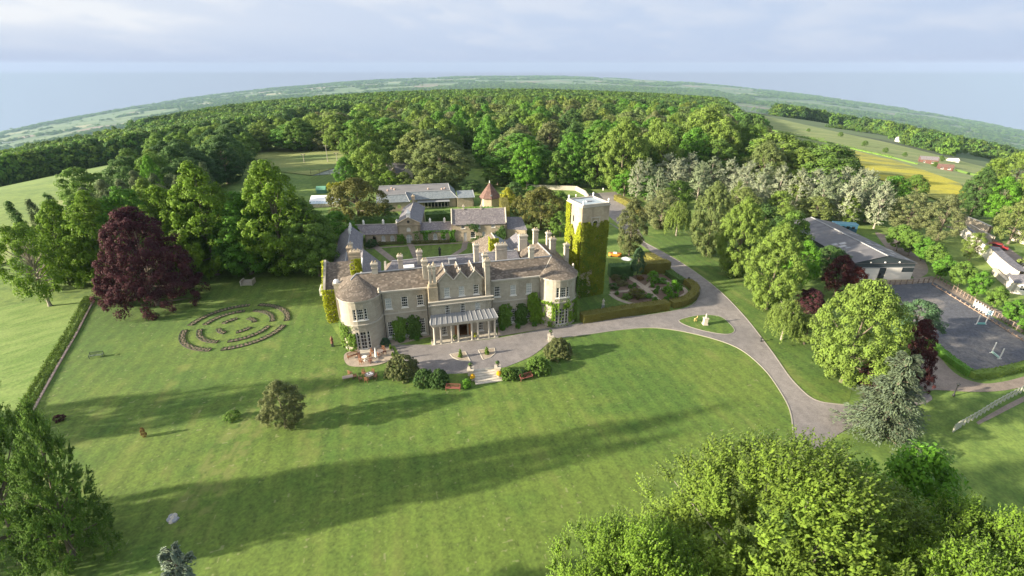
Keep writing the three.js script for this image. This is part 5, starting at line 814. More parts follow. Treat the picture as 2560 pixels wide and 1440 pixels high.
// ───────────────────────── the ivy tower ─────────────────────────
{
  const TT = local(house(42.0, 10.4), HA + 0.15), t = thing('ivy_tower', 'tall square stone tower clad in yellow-green creeper, right of the mansion', 'tower', TT.o, TT.turn), u0 = 0, u1 = 6.0, v0 = 0, v1 = 5.9, g = [];
  const F = new Wall([u0, v0], [u1, v0]), L = new Wall([u0, v1], [u0, v0]), R = new Wall([u1, v0], [u1, v1]), B = new Wall([u1, v1], [u0, v1]);
  g.push(F.face(0, 19, [{ round: 0.62, s: 2.95, y: 15.4 }], 0.4)); for (const w of [L, R, B]) g.push(w.box(0.001, 0, w.len - 0.001, 19, -0.4, 0));
  part('wall', g, M.stoneWarm, t);
  const trim = []; for (const w of [F, L, R, B]) trim.push(w.box(-0.14, 18.72, w.len + 0.14, 18.9, 0.003, 0.16)); part('cornice', trim, M.coping, t);
  const para = [[u0, v0, u1, v0 + 0.35], [u0, v1 - 0.35, u1, v1], [u0, v0 + 0.353, u0 + 0.35, v1 - 0.353], [u1 - 0.35, v0 + 0.353, u1, v1 - 0.353]].map(([a, b, c, d]) => box(a, 19.003, -b, c, 19.25, -d)); part('parapet', para, M.coping, t);
  part('flat_roof', box(u0 + 0.36, 18.9, -v0 - 0.36, u1 - 0.36, 19.02, -v1 + 0.36), std({ color: lin(0.30, 0.36, 0.40), roughness: 0.45 }), t);
  part('roof_hatch', box(2.4, 19.02, -3.3, 3.6, 19.22, -2.5), M.lead, t);
  for (const [u, v] of [[u0 + 0.2, v0 + 0.2], [u1 - 0.2, v0 + 0.2], [u1 - 0.2, v1 - 0.2], [u0 + 0.2, v1 - 0.2]]) { const f = lathe([[0.16, 0], [0.16, 0.12], [0.07, 0.2], [0.2, 0.42], [0.17, 0.6], [0.02, 0.78]], 10); f.translate(u, 19.25, -v); part('finial', f, M.whitePaint, t); }
  const ring = new THREE.TorusGeometry(0.62, 0.1, 6, 20); ring.translate(2.95, 15.4, 0.04); part('round_window', F.put(new THREE.CylinderGeometry(0.62, 0.62, 0.06, 20).rotateX(Math.PI / 2).translate(2.95, 15.4, -0.3)), M.glass, t); part('window_surround', [F.put(ring), F.box(2.0, 14.2, 2.16, 16.5, 0.002, 0.12), F.box(3.74, 14.2, 3.9, 16.5, 0.002, 0.12), F.box(1.9, 16.503, 4.0, 16.68, 0.002, 0.16)], M.stonePale, t);
  part('drainpipe', bar([u0 - 0.1, 0.3, -4.2], [u0 - 0.1, 18.4, -4.2], 0.07, 6), M.darkIron, t);
  for (let k = 0; k < 4; k++) part('slit_window', L.box(2.5, 6 + k * 3.1, 2.9, 7.2 + k * 3.1, 0.003, 0.03), M.glass, t);
  const edge = (s, k) => 15.0 + 3.0 * fbm(s * 0.35 + k, k * 1.7, 3);
  climber('yellow-green creeper covering most of the square tower', () => [
    creeper(L, 0, 18.6, 15000, 0.34, 901, (s, y) => (y < edge(s, 3) - 2.4 + (s < 1.7 ? 8.5 : 0) - 1.2 * Math.sin(s * 2) ? (fbm(s * 0.7, y * 0.35 + 4, 3) > 0.33 ? 0.9 : 0.25) : 0), 0.28)], G_.vine, Q(u0 - 0.1, 0, 2), 'climbing_plant', 'climber', TT);
  climber('green and bronze creeper on the front face of the square tower', () => [
    creeper(F, 0, 15.8, 12000, 0.34, 902, (s, y) => (y < edge(s, 8) - 1.6 + (s > 4.3 ? 1.6 : 0) + 1.2 * Math.sin(s * 5) * vn(s, y) ? (y < 6 && s < 3 && fbm(s * 0.6 + 3, y * 0.5, 3) < 0.58 ? 0.10 : 0.62 + 0.36 * sstep(0.35, 0.6, fbm(s * 0.9, y * 0.8, 3))) : 0.02 * (y < 15.5)), 0.34), creeper(R, 0, 14, 3000, 0.34, 903, () => 0.7, 0.25)], leafMat(0.165, 0.168, 0.020, 0.3), Q(2, 0, -0.1), 'climbing_plant', 'climber', TT);
  climber('fresh green strands of creeper woven through the bronze cover of the tower front', () => [creeper(F, 0, 13, 5200, 0.32, 904, (s, y) => (fbm(s * 0.8 + 9, y * 0.6, 3) > 0.53 && y < edge(s, 8) - 2.5 ? 0.9 : 0), 0.42)], G_.ivy, Q(4, 0, -0.1), 'climbing_plant', 'climber', TT);
}
// ───────────────────────── courtyard and the buildings behind ─────────────────────────
const strip = (pts, w) => { const L = [], R = []; pts.forEach((p, i) => { const a = pts[Math.max(0, i - 1)], b = pts[Math.min(pts.length - 1, i + 1)], d = b.clone().sub(a).setY(0).normalize(), s = V(d.z, 0, -d.x).multiplyScalar(w / 2); L.push(p.clone().add(s)); R.unshift(p.clone().sub(s)); }); return [...L, ...R]; };
structure('courtyard_lawn', drape([...px([[905, 622], [1030, 612], [1186, 602]]), house(27, 36), house(26, 22), house(3, 22), house(1, 34)], 0.03, 0, TURN - 0.2), M.lawn);
for (const [l, w] of [[[[928, 606], [945, 622], [990, 657], [1010, 672]], 1.7], [[[1025, 610], [1032, 625], [1046, 655], [1052, 668]], 1.6], [[[1164, 603], [1160, 622], [1132, 640], [1100, 655]], 1.5], [[[915, 622], [945, 620], [1030, 614], [1190, 606]], 0.8]]) structure('path', drape(strip(px(l), w), 0.05 + w * 0.01), M.track);
{
  const fr2 = local(at(937.2, 610.3), THREE.MathUtils.degToRad(5.75));
  const t = thing('stable_range', 'low stone courtyard range with pedimented clock front, arched windows and white finials', 'building', fr2.o, fr2.turn), walls = [];
  const W1 = new Wall([-2.3, 0], [6.45, 0]), W2 = new Wall([6.45, -0.25], [12.25, -0.25]), W3 = new Wall([12.25, 0], [20.6, 0]);
  const a1 = [hole(1.93, 2.86, 0.8, 2.3, { arch: 1 }), hole(4.25, 5.3, 0.76, 2.3, { arch: 1 })], arch = hole(-0.42, 0.5, 0.02, 2.2, { arch: 1 }), door = hole(8.45, 10.0, 0.02, 2.5, { arch: 1 }), niche = hole(8.74, 9.77, 3.25, 4.4, { arch: 1 }), a3 = [hole(13.25, 14.25, 0.85, 2.5, { arch: 1 }), hole(15.62, 16.62, 0.8, 2.5, { arch: 1 }), hole(17.98, 19.0, 0.85, 2.5, { arch: 1 })];
  const sh = (h, d) => ({ ...h, s0: h.s0 - d, s1: h.s1 - d });
  walls.push(W1.face(0, 2.85, [...a1.map((h) => sh(h, -2.3)), sh(arch, -2.3)]), W2.face(0, 5.2, [sh(door, 6.45), sh(niche, 6.45)], 0.4, [[5.8, 5.65], [2.95, 7.05], [0, 5.65]]), W3.face(0, 3.05, a3.map((h) => sh(h, 12.25))));
  walls.push(new Wall([20.6, 6], [-2.3, 6]).face(0, 3), new Wall([-2.3, 6], [-2.3, 0]).face(0, 2.85), new Wall([12.25, -0.25], [12.25, 18]).face(0, 5.2), new Wall([6.45, 18], [6.45, -0.25]).face(0, 5.2), new Wall([12.25, 18], [6.45, 18]).face(0, 5.2));
  part('wall', walls, M.stoneWarm, t);
  a1.forEach((h) => windowIn(W1, sh(h, -2.3), t, 3, 3, { blind: true })); a3.forEach((h) => windowIn(W3, sh(h, 12.25), t, 3, 3, { blind: true }));
  part('passage', [W1.box(1.5, 0, 3.2, 2.4, -4.2, -4.1), W1.box(1.4, 0, 1.5, 2.4, -4.1, -0.41), W1.box(3.2, 0, 3.3, 2.4, -4.1, -0.41), W1.box(1.4, 2.4, 3.3, 2.5, -4.1, -0.41)], M.stoneWarm, t); part('door', [W2.box(2.0, 0, 3.56, 2.5, -0.3, -0.25)], M.blind, t); part('door_frame', [W2.box(2.74, 0, 2.82, 2.5, -0.249, -0.2), W2.box(2.0, 1.6, 3.56, 1.68, -0.199, -0.15), W2.box(2.0, 0, 2.1, 1.9, -0.249, -0.2), W2.box(3.46, 0, 3.56, 1.9, -0.249, -0.2)], M.whitePaint, t);
  part('niche_panel', W2.box(2.25, 3.2, 3.36, 4.45, -0.25, -0.2), M.whitePaint, t);
  const cl = new THREE.CylinderGeometry(0.42, 0.42, 0.1, 20); cl.rotateX(Math.PI / 2); cl.translate(2.9, 6.0, 0.05); part('clock_face', W2.put(cl), M.darkIron, t); const rim = new THREE.TorusGeometry(0.45, 0.07, 6, 20); rim.translate(2.9, 6.0, 0.08); part('clock_rim', W2.put(rim), M.stoneWarm, t);
  const trim = [W2.box(-0.15, 5.0, 5.95, 5.16, 0.003, 0.22), W2.box(-0.1, 2.75, 5.9, 2.9, 0.003, 0.12)]; trim.push(W2.put(bar([-0.2, 5.6, 0.08], [2.9, 7.12, 0.08], 0.13, 4)), W2.put(bar([6.0, 5.6, 0.08], [2.9, 7.12, 0.08], 0.13, 4))); part('pediment_moulding', trim, M.stoneWarm, t);
  const r1 = new Faces(); r1.quad(Q(-2.6, 2.75, -0.3), Q(6.45, 2.75, -0.3), Q(6.45, 4.6, 3), Q(-5.2, 4.6, 3)).quad(Q(6.45, 2.75, 6.3), Q(-2.6, 2.75, 6.3), Q(-5.2, 4.6, 3), Q(6.45, 4.6, 3)).tri(Q(-2.6, 2.75, 6.3), Q(-7.6, 2.75, 6.3), Q(-5.2, 4.6, 3)).quad(Q(12.25, 2.98, -0.3), Q(20.6, 2.98, -0.3), Q(20.6, 4.75, 3), Q(12.25, 4.75, 3)).quad(Q(20.6, 2.98, 6.3), Q(12.25, 2.98, 6.3), Q(12.25, 4.75, 3), Q(20.6, 4.75, 3));
  const rf = part('roof', r1.geo(), M.slatePurple, t); ridge(rf, [Q(-5.2, 4.63, 3), Q(6.4, 4.63, 3)], 0.18, M.coping); ridge(rf, [Q(12.3, 4.79, 3), Q(20.6, 4.79, 3)], 0.18, M.coping);
  const r2 = new Faces(); r2.quad(Q(6.1, 5.1, 18.2), Q(6.1, 5.1, -0.3), Q(9.35, 7.0, -0.3), Q(9.35, 7.0, 18.2)).quad(Q(12.6, 5.1, -0.3), Q(12.6, 5.1, 18.2), Q(9.35, 7.0, 18.2), Q(9.35, 7.0, -0.3)).tri(Q(12.25, 5.2, 18.1), Q(6.45, 5.2, 18.1), Q(9.35, 7.0, 18.1));
  const rr = part('roof', r2.geo(), M.slate, t); ridge(rr, [Q(9.35, 7.04, -0.2), Q(9.35, 7.04, 18.2)], 0.18, M.coping); chimney(9.3, 17.4, 6.2, 8.8, 0.8, 0.7, 1, t, M.stoneWarm);
  const cup = [box(8.85, 6.7, -1.4, 9.85, 8.0, -0.4), box(8.75, 8.003, -1.5, 9.95, 8.12, -0.3)]; const cap = new THREE.ConeGeometry(0.72, 1.1, 4); cap.rotateY(Math.PI / 4); cap.translate(9.35, 8.67, -0.9); cup.push(plainAttrs(cap)); part('cupola', cup, M.whitePaint, t);
  for (const u of [-2.9, 2.3, 5.95, 14.8, 18.7]) { const f = lathe([[0.3, 0], [0.3, 0.45], [0.35, 0.5], [0.22, 0.65], [0.34, 0.95], [0.12, 1.3], [0.02, 1.45]], 10); f.translate(u, 4.55, -3); part('finial', f, M.whitePaint, t); }
  climber('wall shrub on the left half of the clock front', () => creeper(new Wall([6.0, -0.3], [8.6, -0.3]), 0, 2.9, 1100, 0.28, 1301, blobs([[1.1, 1.0, 1.2, 1.7]]), 0.7), G_.mid, Q(7.1, 0, -0.4), 'climbing_plant', 'climber', fr2);
  climber('creeper winding between the arched windows right of the clock front', () => creeper(new Wall([10.0, -0.12], [21.6, -0.12]), 0, 3.4, 3600, 0.26, 1302, (s, y) => ((Math.abs((s % 2.37) - 1.2) < 0.62 || y > 2.6 || y < 0.7) && fbm(s * 0.5, y * 0.8, 3) > 0.42 ? 0.9 : 0.02), 0.3), G_.fresh, Q(15, 0, -0.2), 'climbing_plant', 'climber', fr2);
  climber('low shrub border along the foot of the courtyard range', () => creeper(new Wall([1.4, -0.5], [20, -0.5]), 0, 0.8, 3200, 0.26, 1303, (s, y) => (Math.abs(s - 7.4) < 0.9 ? 0 : 0.9), 0.8), G_.shrubBrown, Q(5, 0, -0.7), 'shrub_border', 'shrubs', fr2);
  // the two-storey house at its right end
  const c = thing('courtyard_house', 'two-storey stone house with steep purple slate roof at the right of the courtyard', 'house', fr2.o, fr2.turn), H = new Wall([20.62, -0.1], [35.5, -0.1]);
  const hu = [hole(23.2, 24.25, 3.65, 4.68), hole(27.35, 28.35, 3.55, 4.6), hole(31.3, 32.35, 3.7, 4.78)], hg = [hole(25.7, 26.95, 1.0, 2.65), hole(28.8, 29.6, 1.2, 2.55), hole(32.2, 33.3, 1.0, 2.6)], hd = hole(23.8, 24.65, 0.02, 2.55);
  part('wall', [H.face(0, 5.0, [...hu, ...hg, hd].map((h) => sh(h, 20.62))), new Wall([35.5, -0.1], [35.5, 6]).face(0, 5, [], 0.4, [[6.1, 5.1], [3.05, 8.25], [0, 5.1]]), new Wall([20.62, 6], [20.62, -0.1]).face(0, 5, [], 0.4, [[6.1, 5.1], [3.05, 8.25], [0, 5.1]]), new Wall([35.5, 6], [20.62, 6]).face(0, 5)], M.stoneWarm, c);
  [...hu, ...hg].forEach((h) => windowIn(H, sh(h, 20.62), c, 3, 3, { blind: h.s0 > 27 })); part('door', H.box(3.18, 0, 4.03, 2.55, -0.3, -0.25), M.whitePaint, c);
  const cr = part('roof', gableRoof(20.9, 35.25, -0.1, 6, 5.0, 8.15), M.slatePurple, c); ridge(cr, [Q(20.9, 8.2, 2.95), Q(35.2, 8.2, 2.95)], 0.2, M.coping);
  part('gable_coping', [bar(Q(20.75, 5.0, -0.3), Q(20.75, 8.35, 2.95), 0.16, 4), bar(Q(20.75, 5.0, 6.2), Q(20.75, 8.35, 2.95), 0.16, 4), bar(Q(35.38, 5.0, -0.3), Q(35.38, 8.35, 2.95), 0.16, 4), bar(Q(35.38, 5.0, 6.2), Q(35.38, 8.35, 2.95), 0.16, 4)], M.coping, c);
  chimney(24.0, 2.95, 7.6, 9.1, 0.4, 0.4, 1, cr); chimney(28.8, 2.95, 7.6, 9.0, 0.4, 0.4, 1, cr);
  const an = new Faces(); an.quad(Q(35.6, 3.0, 0.2), Q(41.0, 3.0, -1.2), Q(40.0, 5.2, 4.2), Q(35.6, 5.4, 4.0)).quad(Q(41.0, 3.0, 8), Q(35.6, 3.0, 8), Q(35.6, 5.4, 4.0), Q(40.0, 5.2, 4.2)).tri(Q(41.0, 3.0, -1.2), Q(41.0, 3.0, 8), Q(40.0, 5.2, 4.2)); part('annexe_roof', an.geo(), M.slate, c); part('annexe_wall', [new Wall([35.6, 0.4], [40.8, -1.0]).face(0, 3.05), new Wall([40.8, -1.0], [40.8, 7.8]).face(0, 3.05)], M.stoneWarm, c);
  climber('dark rambling climber up the left half of the courtyard house', () => creeper(new Wall([20.7, -0.22], [35, -0.22]), 0, 4.9, 4200, 0.28, 1304, (s, y) => (fbm(s * 0.35 + 3, y * 0.35, 3) > 0.50 + s * 0.010 && !(s > 3 && s < 4.2 && y < 2.7) && !(s > 4.9 && s < 6.4 && y < 2.7 && y > 0.9) ? 0.85 : 0), 0.4), G_.dark, Q(22, 0, -0.3), 'climbing_plant', 'climber', fr2);
  climber('round dark bush against the right of the courtyard house', () => creeper(new Wall([31.8, -0.22], [35.4, -0.22]), 0, 4.2, 1500, 0.3, 1305, blobs([[2.2, 1.9, 1.4, 2.1]]), 1.1), G_.dark, Q(33.8, 0, -0.3), 'climbing_plant', 'climber', fr2);
  for (const [u, v, h, l] of [[-0.6, -2.4, 2.2, 'dark rounded shrub in the left corner of the courtyard'], [1.6, -1.3, 1.1, 'brownish low shrub right of the courtyard archway']]) plant('bush', fr2.to(u, v), h, h * 0.8, u < 0 ? G_.deep : G_.shrubBrown, l, 'shrub', null, 'courtyard_shrub');
  // tall clipped hedge behind the range
  globalThis.RANGE = fr2;
}
// clipped hedges: a leafy body with squarish section along a line
function hedge(pts, w, h, mat, label, leaf = 0.26, seed = 5, group) {
  const t = thing('hedge', label, 'hedge', V(0, 0, 0), 0, group), L = new Leaves(seed), r = L.r, core = new Faces(), y = (p) => land(p.x, p.z);
  for (let i = 0; i + 1 < pts.length; i++) {
    const a = pts[i], b = pts[i + 1], d = b.clone().sub(a).setY(0), len = d.length(); d.normalize(); const s = V(d.z, 0, -d.x), q = (p, o, yy) => { const z = p.clone().addScaledVector(s, o * w * 0.46); return [z.x, y(p) + yy, z.z]; };
    core.quad(q(a, 1, 0), q(b, 1, 0), q(b, 1, h * 0.97), q(a, 1, h * 0.97)).quad(q(b, -1, 0), q(a, -1, 0), q(a, -1, h * 0.97), q(b, -1, h * 0.97)).quad(q(a, 1, h * 0.97), q(b, 1, h * 0.97), q(b, -1, h * 0.97), q(a, -1, h * 0.97)).quad(q(a, -1, 0), q(a, 1, 0), q(a, 1, h * 0.97), q(a, -1, h * 0.97)).quad(q(b, 1, 0), q(b, -1, 0), q(b, -1, h * 0.97), q(b, 1, h * 0.97));
    const n = Math.round(len * (2 * h + w) * 1.05 / (leaf * leaf * 0.8) * 0.9);
    for (let k = 0; k < n; k++) {
      const u = r() * len, z = r() * (2 * h + w), e = dirOn(r), out = 0.02 + 0.07 * r() + 0.05 * vn(u * 1.1 + seed, z * 1.1); let o, yy, nx, ny, nz;
      if (z < h) { o = w / 2 + out; yy = z; nx = s.x; ny = 0; nz = s.z; } else if (z < h + w) { o = w / 2 - (z - h); yy = h + out; nx = 0; ny = 1; nz = 0; } else { o = -w / 2 - out; yy = z - h - w; nx = -s.x; ny = 0; nz = -s.z; }
      const px_ = a.x + d.x * u + s.x * o, pz_ = a.z + d.z * u + s.z * o, fx = nx + e[0] * 0.7, fy = ny + e[1] * 0.7, fz = nz + e[2] * 0.7, l = Math.hypot(fx, fy, fz);
      L.leaf(px_, y(a) + yy, pz_, fx / l, fy / l, fz / l, e[1], e[2], e[0], leaf * (0.7 + 0.6 * r()), leaf * 0.7, L.tint(0.16, 0.8 + 0.45 * fbm(u * 0.5 + seed, z * 0.7, 3)), fx / l, fy / l, fz / l);
    }
  }
  const body = core.geo(); part('body', body, std({ color: mat.color.clone(), roughness: 1 }), t); part('foliage', L.geo(), mat, t); return t;
}
const house3 = (u, v) => house(u, v);
hedge([RANGE.to(12.8, 14), RANGE.to(20.4, 15)], 3.2, 4.4, G_.hedge, 'tall dark clipped hedge behind the courtyard, left of the slate-roofed house', 0.34, 21);
hedge([RANGE.to(20.6, 16), RANGE.to(33, 18)], 2.0, 4.6, G_.fresh, 'green hedge behind the slate roof of the courtyard house', 0.34, 22);
hedge([RANGE.to(-8, 14), RANGE.to(5.8, 15)], 3.0, 3.4, G_.dark, 'dark hedge left behind the clock front roof', 0.34, 23);
hedge([RANGE.to(37.0, 20), RANGE.to(37.2, 32)], 2.6, 4.2, G_.yew, 'stepped golden-brown yew hedge right of the octagonal tower', 0.34, 24);
// flat-roofed building with slate skirts
{
  const f3 = local(at(1026.9, 521.4), THREE.MathUtils.degToRad(11)), t = thing('flat_roofed_hall', 'long flat-roofed hall with slate-skirted edges and a columned veranda, behind the courtyard', 'building', f3.o, f3.turn);
  part('flat_roof', [box(-10.6, 5.02, -13.0, 14.0, 5.14, -1.9), box(-10.6, 5.02, -1.897, -1.0, 5.14, 1.2)], M.felt, t);
  const e = new Faces(); e.quad(Q(0.2, 3.05, -0.6), Q(15.9, 3.05, -0.6), Q(13.7, 5.2, 1.8), Q(-1.2, 5.2, 1.8)).quad(Q(15.9, 3.05, -0.6), Q(15.9, 3.05, 14), Q(13.8, 5.2, 13), Q(13.7, 5.2, 1.8)).quad(Q(-10.8, 3.1, -3.3), Q(0.0, 3.1, -3.3), Q(-1.1, 5.2, -1.3), Q(-10.6, 5.2, -1.3)).quad(Q(0.0, 3.1, -3.3), Q(0.2, 3.05, -0.6), Q(-1.2, 5.2, 1.8), Q(-1.1, 5.2, -1.3)).quad(Q(15.9, 3.2, -1.6), Q(21.6, 3.2, -1.6), Q(21.6, 4.6, 3.6), Q(15.9, 4.6, 3.6));
  const rf = part('roof', e.geo(), M.slateGreen, t); ridge(rf, [Q(-10.6, 5.24, -1.3), Q(-1.1, 5.24, -1.3), Q(-1.2, 5.24, 1.8), Q(13.7, 5.24, 1.8), Q(13.8, 5.24, 13), Q(-10.6, 5.24, 13)], 0.3, M.lead); ridge(rf, [Q(13.7, 5.22, 1.8), Q(15.9, 3.1, -0.6)], 0.24); ridge(rf, [Q(-1.1, 5.22, -1.3), Q(0, 3.14, -3.3)], 0.24); ridge(rf, [Q(21.6, 3.24, -1.6), Q(21.6, 4.64, 3.6)], 0.2);
  const F = new Wall([0.4, 0], [15.6, 0]), h = hole(4.0, 12.6, 0.05, 2.1);
  part('wall', [F.face(0, 3.2, [h]), new Wall([-10.4, -2.9], [0.2, -2.9]).face(0, 3.2, [hole(0.6, 1.5, 0.1, 2.2), hole(6.2, 7.3, 0.9, 2.2)]), new Wall([15.6, 0], [15.6, 14]).face(0, 3.2), new Wall([15.7, -1.2], [21.3, -1.2]).face(0, 3.2), new Wall([21.3, -1.2], [21.3, 4]).face(0, 3.3)], M.stoneWarm, t);
  part('glazing', F.box(4.0, 0, 12.6, 2.1, -1.6, -1.5), M.glass, t);
  for (let i = 0; i < 8; i++) part('column', lathe([[0.16, 0], [0.16, 0.1], [0.12, 0.2], [0.1, 1.95], [0.15, 2.09]], 8).translate(4.7 + i * 1.12, 0, 0.15), M.stonePale, t);
  part('veranda_roof', new Faces().quad(Q(2.4, 2.15, -1.1), Q(13.2, 2.15, -1.1), Q(13.0, 2.75, 0), Q(2.4, 2.75, 0)).quad(Q(2.4, 2.05, -1.1), Q(13.2, 2.05, -1.1), Q(13.2, 2.15, -1.1), Q(2.4, 2.15, -1.1)).geo(), M.lead, t);
  for (const [u, v] of [[-6, 8], [-7.2, 5], [-5, 6.2], [6.4, 5], [11, 3.8], [12, 4.4]]) part('roof_vent', lathe([[0.28, 5.1], [0.28, 5.35], [0.4, 5.4], [0.36, 5.6], [0.05, 5.7]], 10).translate(u, 0, -v), M.pinkStone, t);
}
{ // octagonal tower with a tiled cap
  const p = at(1225, 512), t = thing('dovecote', 'octagonal stone dovecote with steep red-brown tiled roof', 'dovecote', p, 0.2);
  const w = new THREE.CylinderGeometry(3.45, 3.45, 3.0, 8, 1, true).toNonIndexed(); w.deleteAttribute('uv'); w.deleteAttribute('normal'); w.translate(0, 1.5, 0); part('wall', metre(w), M.stoneWarm, t);
  const c = new THREE.ConeGeometry(3.95, 5.0, 8, 1, true).toNonIndexed(); c.deleteAttribute('uv'); c.deleteAttribute('normal'); c.translate(0, 5.3, 0); const rf = part('roof', metre(c), M.redTile, t);
  part('eaves', lathe([[3.5, 2.7], [3.9, 2.75], [3.92, 2.84], [3.4, 2.9]], 8), M.stoneWarm, t); part('finial', lathe([[0.16, 7.6], [0.2, 7.8], [0.08, 7.9], [0.14, 8.1], [0.02, 8.5]], 8), M.whitePaint, rf);
  const d = [box(-0.35, 3.5, 2.3, 0.35, 4.1, 3.2)]; part('dormer', d, M.lead, rf);
}
{ // glasshouse and garden walls to the left
  const p = at(812, 518), t = thing('glasshouse', 'white-roofed pool house with a glazed lean-to edge, left of the holm oak', 'glasshouse', p, 0.12);
  part('wall', [box(-5, 0, -5.5, 5, 1.6, -5.2), box(-5, 0, -0.3, 5, 1.3, 0), box(-5, 0, -5.2, -4.8, 1.8, -0.3), box(4.8, 0, -5.2, 5, 1.8, -0.3)], M.rubble, t);
  const r = new Faces(); r.quad([-5.1, 1.9, -1.2], [5.1, 1.9, -1.2], [5.1, 3.1, -4.6], [-5.1, 3.1, -4.6]).quad([-5.1, 3.1, -4.6], [5.1, 3.1, -4.6], [5.1, 2.0, -5.7], [-5.1, 2.0, -5.7]); part('roof', r.geo(), std({ color: lin(0.80, 0.80, 0.80), roughness: 0.4 }), t);
  part('glazing', new Faces().quad([-5, 1.25, 0.1], [5, 1.25, 0.1], [5, 1.88, -1.15], [-5, 1.88, -1.15]).geo(), std({ color: lin(0.42, 0.52, 0.60), roughness: 0.2 }), t); const b = []; for (let i = 0; i <= 10; i++) b.push(bar([-5 + i, 1.3, 0.12], [-5 + i, 1.93, -1.13], 0.05, 4)); part('glazing_bar', b, M.whitePaint, t); part('vent', box(3.6, 2.9, -4.9, 4.6, 3.6, -4.2), M.whitePaint, t);
  const w = at(640, 548), t2 = thing('garden_wall', 'high rubble garden wall glimpsed through the lime row', 'wall', w, 0.13); part('wall', box(-14, 0, -0.3, 10, 4.6, 0.3), M.rubble, t2); part('coping', box(-14, 4.603, -0.4, 10, 4.75, 0.4), M.stoneWarm, t2);
  const g = at(805, 482), t3 = thing('garden_shed', 'small green-roofed shed behind the pool house', 'shed', g, 0.1); part('wall', box(-1.6, 0, -1.2, 1.6, 1.6, 1.2), std({ color: lin(0.10, 0.24, 0.17), roughness: 0.8 }), t3); part('roof', gableRoof(-1.8, 1.8, -1.3, 1.3, 1.6, 2.6), std({ color: lin(0.12, 0.30, 0.20), roughness: 0.6 }), t3);
  for (let i = 0; i < 7; i++) plant('bush', at(826 + i * 9, 478 - i * 0.6), 3.2, 1.3, G_.golden, ['leftmost', 'second', 'third', 'fourth', 'fifth', 'sixth', 'rightmost'][i] + ' golden shrub in the row behind the pool house', 'shrub', 'golden shrubs behind the pool house', 'golden_shrub');
  for (const [x, y, y2, l] of [[820, 406, 364, 'tallest floodlight mast, beside the tennis court'], [761, 408, 385, 'floodlight mast at the left end of the tennis court'], [843, 404, 382, 'floodlight mast at the right end of the tennis court']]) { const q = at(x, y), hgt = heightAt(q, y2, x), m = thing('floodlight_mast', l, 'floodlight', q); part('pole', bar([0, 0, 0], [0, hgt, 0], 0.16, 6, 0.1), M.timber, m); part('crossbar', box(-1.0, hgt - 0.15, -0.08, 1.0, hgt, 0.08), M.timber, m); for (const s of [-0.8, 0.8]) part('floodlight', box(s - 0.3, hgt - 0.45, -0.2, s + 0.3, hgt - 0.15, 0.2), M.darkIron, m); }
  const net = thing('court_fence', 'tall mesh fence posts round the tennis court', 'fence', at(824, 438)); const cs = px([[778, 440], [800, 439], [824, 437], [850, 434], [880, 431]]), o = net.position; cs.forEach((c) => part('post', bar([c.x - o.x, c.y - o.y, c.z - o.z], [c.x - o.x, c.y - o.y + 2.8, c.z - o.z], 0.06, 5), M.darkIron, net)); for (const yy of [0.3, 1.5, 2.75]) for (let i = 0; i < 4; i++) part('rail', bar([cs[i].x - o.x, cs[i].y - o.y + yy, cs[i].z - o.z], [cs[i + 1].x - o.x, cs[i + 1].y - o.y + yy, cs[i + 1].z - o.z], 0.03, 4), M.darkIron, net);
}
{ // small gabled house in the trees
  const p = at(1002, 450), t = thing('lodge_house', 'small stone house with a pale gable and dark roof among the trees', 'house', p, 0.25), w = new Wall([-5.5, 0], [5, 0]);
  part('wall', [w.face(0, 3.4, [hole(2.2, 3.4, 1, 2.6)]), new Wall([5, 0], [5, 6]).face(0, 3.4, [], 0.4, [[6, 3.5], [3, 6.9], [0, 3.5]]), new Wall([-5.5, 6], [-5.5, 0]).face(0, 3.4, [], 0.4, [[6, 3.5], [3, 6.9], [0, 3.5]])], M.stoneWarm, t); windowIn(w, hole(2.2, 3.4, 1, 2.6), t, 3, 3);
  part('roof', gableRoof(-5.7, 5.2, 0, 6, 3.4, 6.9), M.slate, t);
  const gw = new Wall([0.6, -2.6], [5.2, -2.6]); part('gable_wing', [gw.face(0, 3.2, [], 0.4, [[4.6, 3.3], [2.3, 5.9], [0, 3.3]]), new Wall([0.6, 0.4], [0.6, -2.6]).face(0, 3.2), new Wall([5.2, -2.6], [5.2, 0.4]).face(0, 3.2)], M.stonePale, t);
  part('wing_roof', new Faces().quad(Q(0.3, 3.0, 3), Q(0.3, 3.0, -2.8), Q(2.9, 5.95, -2.8), Q(2.9, 5.95, 3)).quad(Q(5.5, 3.0, -2.8), Q(5.5, 3.0, 3), Q(2.9, 5.95, 3), Q(2.9, 5.95, -2.8)).geo(), M.slate, t);
  const d = new Wall([-3.3, -0.2], [-1.9, -0.2]); part('dormer', d.face(3.2, 4.4, [], 1.6, [[1.4, 4.45], [0.7, 5.3], [0, 4.45]]), M.stoneWarm, t);
}
